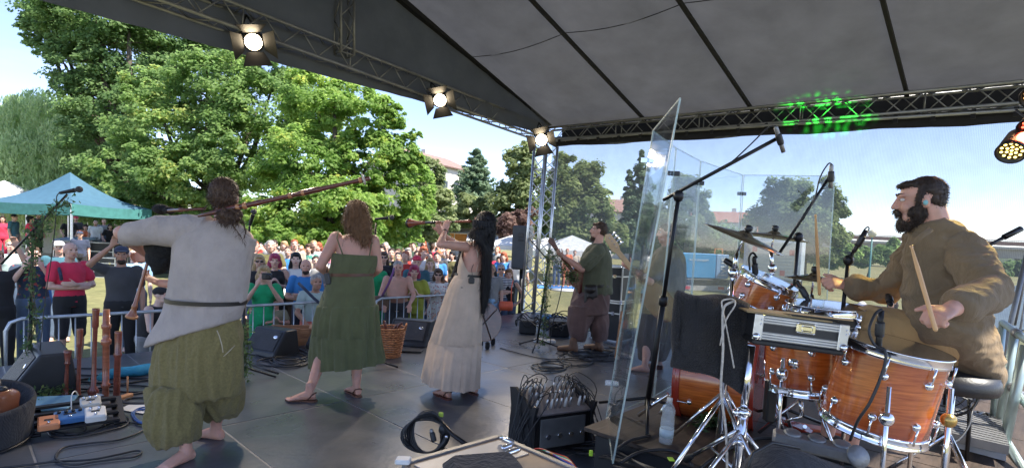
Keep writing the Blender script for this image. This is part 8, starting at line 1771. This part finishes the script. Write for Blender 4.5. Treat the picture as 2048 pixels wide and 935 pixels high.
MB().tube([c + V((.13, 0, .05)), c + V((.15, 0, -.2)), V((c.x + .15, c.y, RZ))], .010, 8).obj('foot', BLACKM, fn_)
# side box, folder and stair rails at the right
sbx = thing('side_platform', 'grey ribbed metal step box at the right edge behind the floor tom', 'step', tuple(PZ(1950, 850, RZ))); pz = [PZ(1872, 812, RZ + .10), PZ(2002, 846, RZ + .10), PZ(2018, 900, RZ + .10), PZ(1880, 868, RZ + .10)]; MB().plate(pz, .05, (0, 0, 1)).obj('box', ALU_D, sbx)
for k in range(12): a, b_ = pz[0].lerp(pz[3], (k + .5) / 12), pz[1].lerp(pz[2], (k + .5) / 12); MB().bar(a + V((0, 0, .027)), b_ + V((0, 0, .027)), .006, .004).obj('rib', GM, sbx)
fo = thing('folder', 'white folder lying on the floor at the bottom right corner', 'folder', tuple(PZ(1970, 885, RZ))); pz = [PZ(1928, 866, RZ + .02), PZ(2014, 890, RZ + .02), PZ(2012, 916, RZ + .02), PZ(1908, 888, RZ + .02)]; MB().plate(pz, .03, (0, 0, 1)).obj('folder', mat('folder_grey', (.45, .45, .46), .5), fo)
cable('black cable hanging down to the floor behind the drummer', [P(1975, 730, 2.7), P(1965, 775, 2.7), P(1945, 820, 2.7), P(1938, 850, 2.6), P(1915, 880, 2.5), P(1880, 890, 2.4)], .005)
for i in range(5): cable('black cable heaped behind the side step', [PZ(1905 + 12 * k, 820 + 4 * math.sin(k * 1.7 + i * 2) + k * 1.6, RZ + .03 + .012 * i) for k in range(9)], .010, group='cables behind the side step')
RAIL = mat('rail_green_grey', (.36, .44, .42), .4, .6, var=.15)
rl = thing('stair_railing', 'grey-green tubular stair railing at the right edge of the stage', 'railing', tuple(V0(1990, 3.6, 0)))
for a, b_, r in ((P(2006, 642, 3.5), P(1985, 850, 3.5), .021), (P(2052, 690, 3.1), P(2008, 890, 3.1), .026), (P(2030, 660, 3.3), P(1998, 855, 3.3), .024)): MB().tube([a, b_], r, 12).obj('post', RAIL, rl)
for a, b_ in ((P(2006, 645, 3.5), P(2120, 730, 2.7)), (P(1998, 740, 3.5), P(2110, 880, 2.7)), (P(1988, 838, 3.5), P(2060, 960, 2.7))): MB().tube([a, b_], .021, 12).obj('rail', RAIL, rl); MB().lathe([(.022, -.03), (.028, -.028), (.028, .028), (.022, .03)], a.lerp(b_, .3), b_ - a, 12).obj('collar', ALU_D, rl)
sbr = thing('steel_posts', 'dark thin steel posts and wires outside the mesh at the right edge', 'posts', tuple(V0(2020, 5.5, GZ)))
for a, b_, r in ((P(2056, 500, 5.0), P(1985, 800, 5.0), .022), (P(2058, 560, 4.6), P(2028, 730, 4.6), .008), (P(2070, 470, 4.6), P(2030, 650, 4.6), .008), (P(1880, 745, 4.2), P(2060, 790, 4.2), .018)): MB().tube([a, b_], r, 8).obj('post', ALU_D, sbr)
# ---------------- clear drum screen
def plexi():
    m = bpy.data.materials.new('clear_acrylic'); m.use_nodes = True; N = m.node_tree.nodes; L_ = m.node_tree.links
    tp = N.new('ShaderNodeBsdfTransparent'); tp.inputs[0].default_value = (.90, .93, .94, 1); gl = N.new('ShaderNodeBsdfGlossy'); gl.inputs['Roughness'].default_value = .04; fr = N.new('ShaderNodeFresnel'); fr.inputs[0].default_value = 1.75
    no = N.new('ShaderNodeTexNoise'); no.inputs['Scale'].default_value = 4; df = N.new('ShaderNodeBsdfDiffuse'); df.inputs[0].default_value = (.6, .65, .7, 1); rm = N.new('ShaderNodeMapRange'); rm.inputs[1].default_value = .45; rm.inputs[2].default_value = .8; rm.inputs[4].default_value = .05; rm.inputs[3].default_value = .008
    ms = N.new('ShaderNodeMixShader'); m2 = N.new('ShaderNodeMixShader'); L_.new(no.outputs[0], rm.inputs[0]); L_.new(rm.outputs[0], m2.inputs[0]); L_.new(tp.outputs[0], m2.inputs[1]); L_.new(df.outputs[0], m2.inputs[2])
    ge = N.new('ShaderNodeNewGeometry'); mu = N.new('ShaderNodeMath'); mu.operation = 'MULTIPLY_ADD'; mu.inputs[1].default_value = -1; mu.inputs[2].default_value = 1; m3 = N.new('ShaderNodeMath'); m3.operation = 'MULTIPLY'; L_.new(ge.outputs['Backfacing'], mu.inputs[0]); L_.new(mu.outputs[0], m3.inputs[0]); L_.new(fr.outputs[0], m3.inputs[1]); L_.new(m3.outputs[0], ms.inputs[0]); L_.new(m2.outputs[0], ms.inputs[1]); L_.new(gl.outputs[0], ms.inputs[2]); L_.new(ms.outputs[0], N['Material Output'].inputs[0]); return m
PLX = plexi(); EDG = mat('acrylic_edge', (.55, .68, .66), .2, alpha=.45, var=.05)
scn = thing('drum_screen', 'folding clear acrylic drum screen with small black hinges around the kit', 'screen', tuple(PZ(1225, 860, RZ)))
cor = [((1361, 196, 2.72), (1226, 926, 2.72)), ((1306, 262, 3.44), (1213, 832, 3.44)), ((1352, 296, 4.02), (1308, 792, 4.02)), ((1401, 322, 4.65), (1372, 752, 4.65)), ((1486, 350, 5.4), (1462, 716, 5.4)), ((1672, 352, 5.2), (1648, 726, 5.2))]
for i in range(5):
    a0, a1 = P(*cor[i][0]), P(*cor[i + 1][0]); b0_, b1_ = P(*cor[i][1]), P(*cor[i + 1][1]); g_ = .012
    q = [a0.lerp(a1, g_), a0.lerp(a1, 1 - g_), b0_.lerp(b1_, 1 - g_), b0_.lerp(b1_, g_)]
    MB().plate(q, .006).obj('panel', PLX, scn)
    m = MB()
    for k in range(4): m.bar(q[k], q[(k + 1) % 4], .007, .009)
    m.obj('panel_edge', EDG, scn)
    if i:
        for f_ in (.1, .88): c = a0.lerp(b0_, f_); MB().box(c, (.09, .012, .035), bev=.003).obj('hinge', BLACKP if i > 1 else CHROME, scn)
# ---------------- spotlights
LENS = mat('lamp_lens', (1, .9, .75), .3, emit=(1, .80, .52), estr=9)
def fresnel(label, px, py, d, r, face, power, hang):
    c = P(px, py, d); ax = V(face).normalized(); t = thing('spotlight', label, 'spotlight', tuple(c), 0, 'theatre spotlights on the front truss'); B = basis(ax, (0, 0, 1))
    MB().lathe([(r * .5, -r * 3.4), (r * 1.15, -r * 3.1), (r * 1.3, -r * .4), (r * 1.25, 0), (r * 1.05, .0), (r * 1.05, -.03)], c, ax, 24).obj('housing', BLACKM, t)
    MB().lathe([(.001, .02), (r * .6, .012), (r, -.01), (r, -.03)], c, ax, 24).obj('lens', LENS, t)
    for k in range(4):
        a = PI / 2 * k + .25; o1 = B @ V((math.cos(a), math.sin(a), 0)); o2 = B @ V((-math.sin(a), math.cos(a), 0)); w0, w1, L_ = r * 1.0, r * 1.75, r * 2.1; p0 = c + o1 * r * 1.2; p1 = c + o1 * r * 2.5 + ax * L_ * .62
        MB().plate([p0 - o2 * w0, p0 + o2 * w0, p1 + o2 * w1, p1 - o2 * w1], .004).obj('barn_door', BLACKM, t)
    h = V(hang); m = MB(); m.tube([c - ax * r * 1.6 + B @ V((0, r * 1.5, 0)), h], .012, 6); m.tube([c - ax * r * 1.6 - B @ V((0, r * 1.5, 0)), h], .012, 6); m.obj('yoke', BLACKM, t)
    ld = bpy.data.lights.new('spot', 'SPOT'); lo = bpy.data.objects.new('spot_lamp', ld); COL.objects.link(lo); lo.parent = t; ld.energy = power * .2; ld.spot_size = R(95); ld.spot_blend = .6; ld.color = (1, .82, .6); ld.shadow_soft_size = r
    lo.location = ax * .42; lo.rotation_euler = (-ax).to_track_quat('Z', 'Y').to_euler()
fresnel('brightest lit spotlight with open barn doors at the upper left', 507, 85, 6.6, .095, P(700, 700, 2.8) - P(507, 85, 6.6), 420, P(492, 30, 6.7))
fresnel('lit spotlight with barn doors in the middle of the front truss', 880, 201, 8.7, .095, P(900, 800, 2.8) - P(880, 201, 8.7), 420, P(862, 165, 8.8))
fresnel('lit spotlight at the corner above the tower truss', 1083, 280, 10.4, .105, P(1060, 800, 3.2) - P(1083, 280, 10.4), 420, P(1078, 245, 10.5))
def par(label, px, py, d, face, col, nm, pw, stre):
    c = P(px, py, d); ax = V(face).normalized(); B = basis(ax); t = thing('led_spot', label, 'LED spotlight', tuple(c), 0, 'round LED spotlights at the right edge'); r = .062
    MB().lathe([(r * .4, -.15), (r * .9, -.13), (r * 1.05, 0), (r * 1.12, .03), (r * .98, .03), (r * .98, 0)], c, ax, 24).obj('housing', BLACKM, t); MB().lathe([(.001, .0), (r * .97, .0)], c, ax, 24).obj('face', mat('led_face', (.1, .06, .03), .3), t)
    em = mat('led_' + nm, col, .4, emit=col, estr=stre)
    for rr, n_ in ((0, 1), (.36, 6), (.72, 11)):
        for k in range(n_): a = 2 * PI * k / n_; MB().ell(c + B @ V((rr * r * math.cos(a), rr * r * math.sin(a), .006)), (.0075, .0075, .006), None, 8, 6).obj('led', em, t)
    MB().tube([c + B @ V((r * 1.3, 0, -.05)), c + B @ V((r * 1.3, 0, -.05)) + V((0, 0, .16)), c + V((0, 0, .22))], .006, 6).obj('bracket', BLACKM, t)
    ld = bpy.data.lights.new('par', 'SPOT'); lo = bpy.data.objects.new('led_lamp', ld); COL.objects.link(lo); lo.parent = t; ld.energy = pw; ld.spot_size = R(50); ld.spot_blend = .8; ld.color = col; ld.shadow_soft_size = r; lo.location = ax * .05; lo.rotation_euler = (-ax).to_track_quat('Z', 'Y').to_euler()
par('round LED spotlight glowing yellow below the red one', 2024, 300, 3.0, P(1790, 720, 2.3) - P(2024, 300, 3.0), (.95, .75, .22), 'amber', 60, 1.3)
par('round LED spotlight glowing red at the right edge', 2068, 252, 3.0, P(1700, 760, 2.4) - P(2068, 252, 3.0), (1, .12, .06), 'red', 10, 1.3); par('partly cut off LED spotlight at the top right', 2072, 190, 3.1, V((-.6, -.4, -.5)), (.9, .5, .2), 'orange', 6, 1)
# green beam lamp hung high on the right: throws the green dapple onto the truss
gl = bpy.data.lights.new('green', 'SPOT'); go = bpy.data.objects.new('green_lamp', gl); COL.objects.link(go); src = P(1900, 690, 3.6); tgt = P(1645, 215, 8.6); go.location = src; gl.energy = 2600; gl.color = (.02, 1, .04); gl.spot_size = R(10.5); gl.spot_blend = .9; gl.shadow_soft_size = .03; go.rotation_euler = (src - tgt).to_track_quat('Z', 'Y').to_euler()
gl.use_nodes = True; nt = gl.node_tree; em = nt.nodes['Emission']; tc = nt.nodes.new('ShaderNodeTexCoord'); vo = nt.nodes.new('ShaderNodeTexVoronoi'); vo.inputs['Scale'].default_value = 60; cr = nt.nodes.new('ShaderNodeMapRange'); cr.inputs[1].default_value = .52; cr.inputs[2].default_value = .30; cr.inputs[4].default_value = 2.2
nt.links.new(tc.outputs['Normal'], vo.inputs['Vector']); nt.links.new(vo.outputs['Distance'], cr.inputs[0]); nt.links.new(cr.outputs[0], em.inputs['Strength'])
glf = thing('effect_light', 'small black effect light on the floor behind the drums', 'effect light', tuple(src)); MB().lathe([(.03, -.1), (.045, -.09), (.045, -.015), (.035, -.012)], src, (tgt - src), 14).obj('housing', BLACKM, glf); MB().tube([src - V((0, 0, .06)), V((src.x, src.y, RZ))], .012, 8).obj('post', BLACKM, glf); go.parent = glf; go.location = (0, 0, 0); go.scale = (1.35, .75, 1)
bpy.data.scenes.remove(VX)
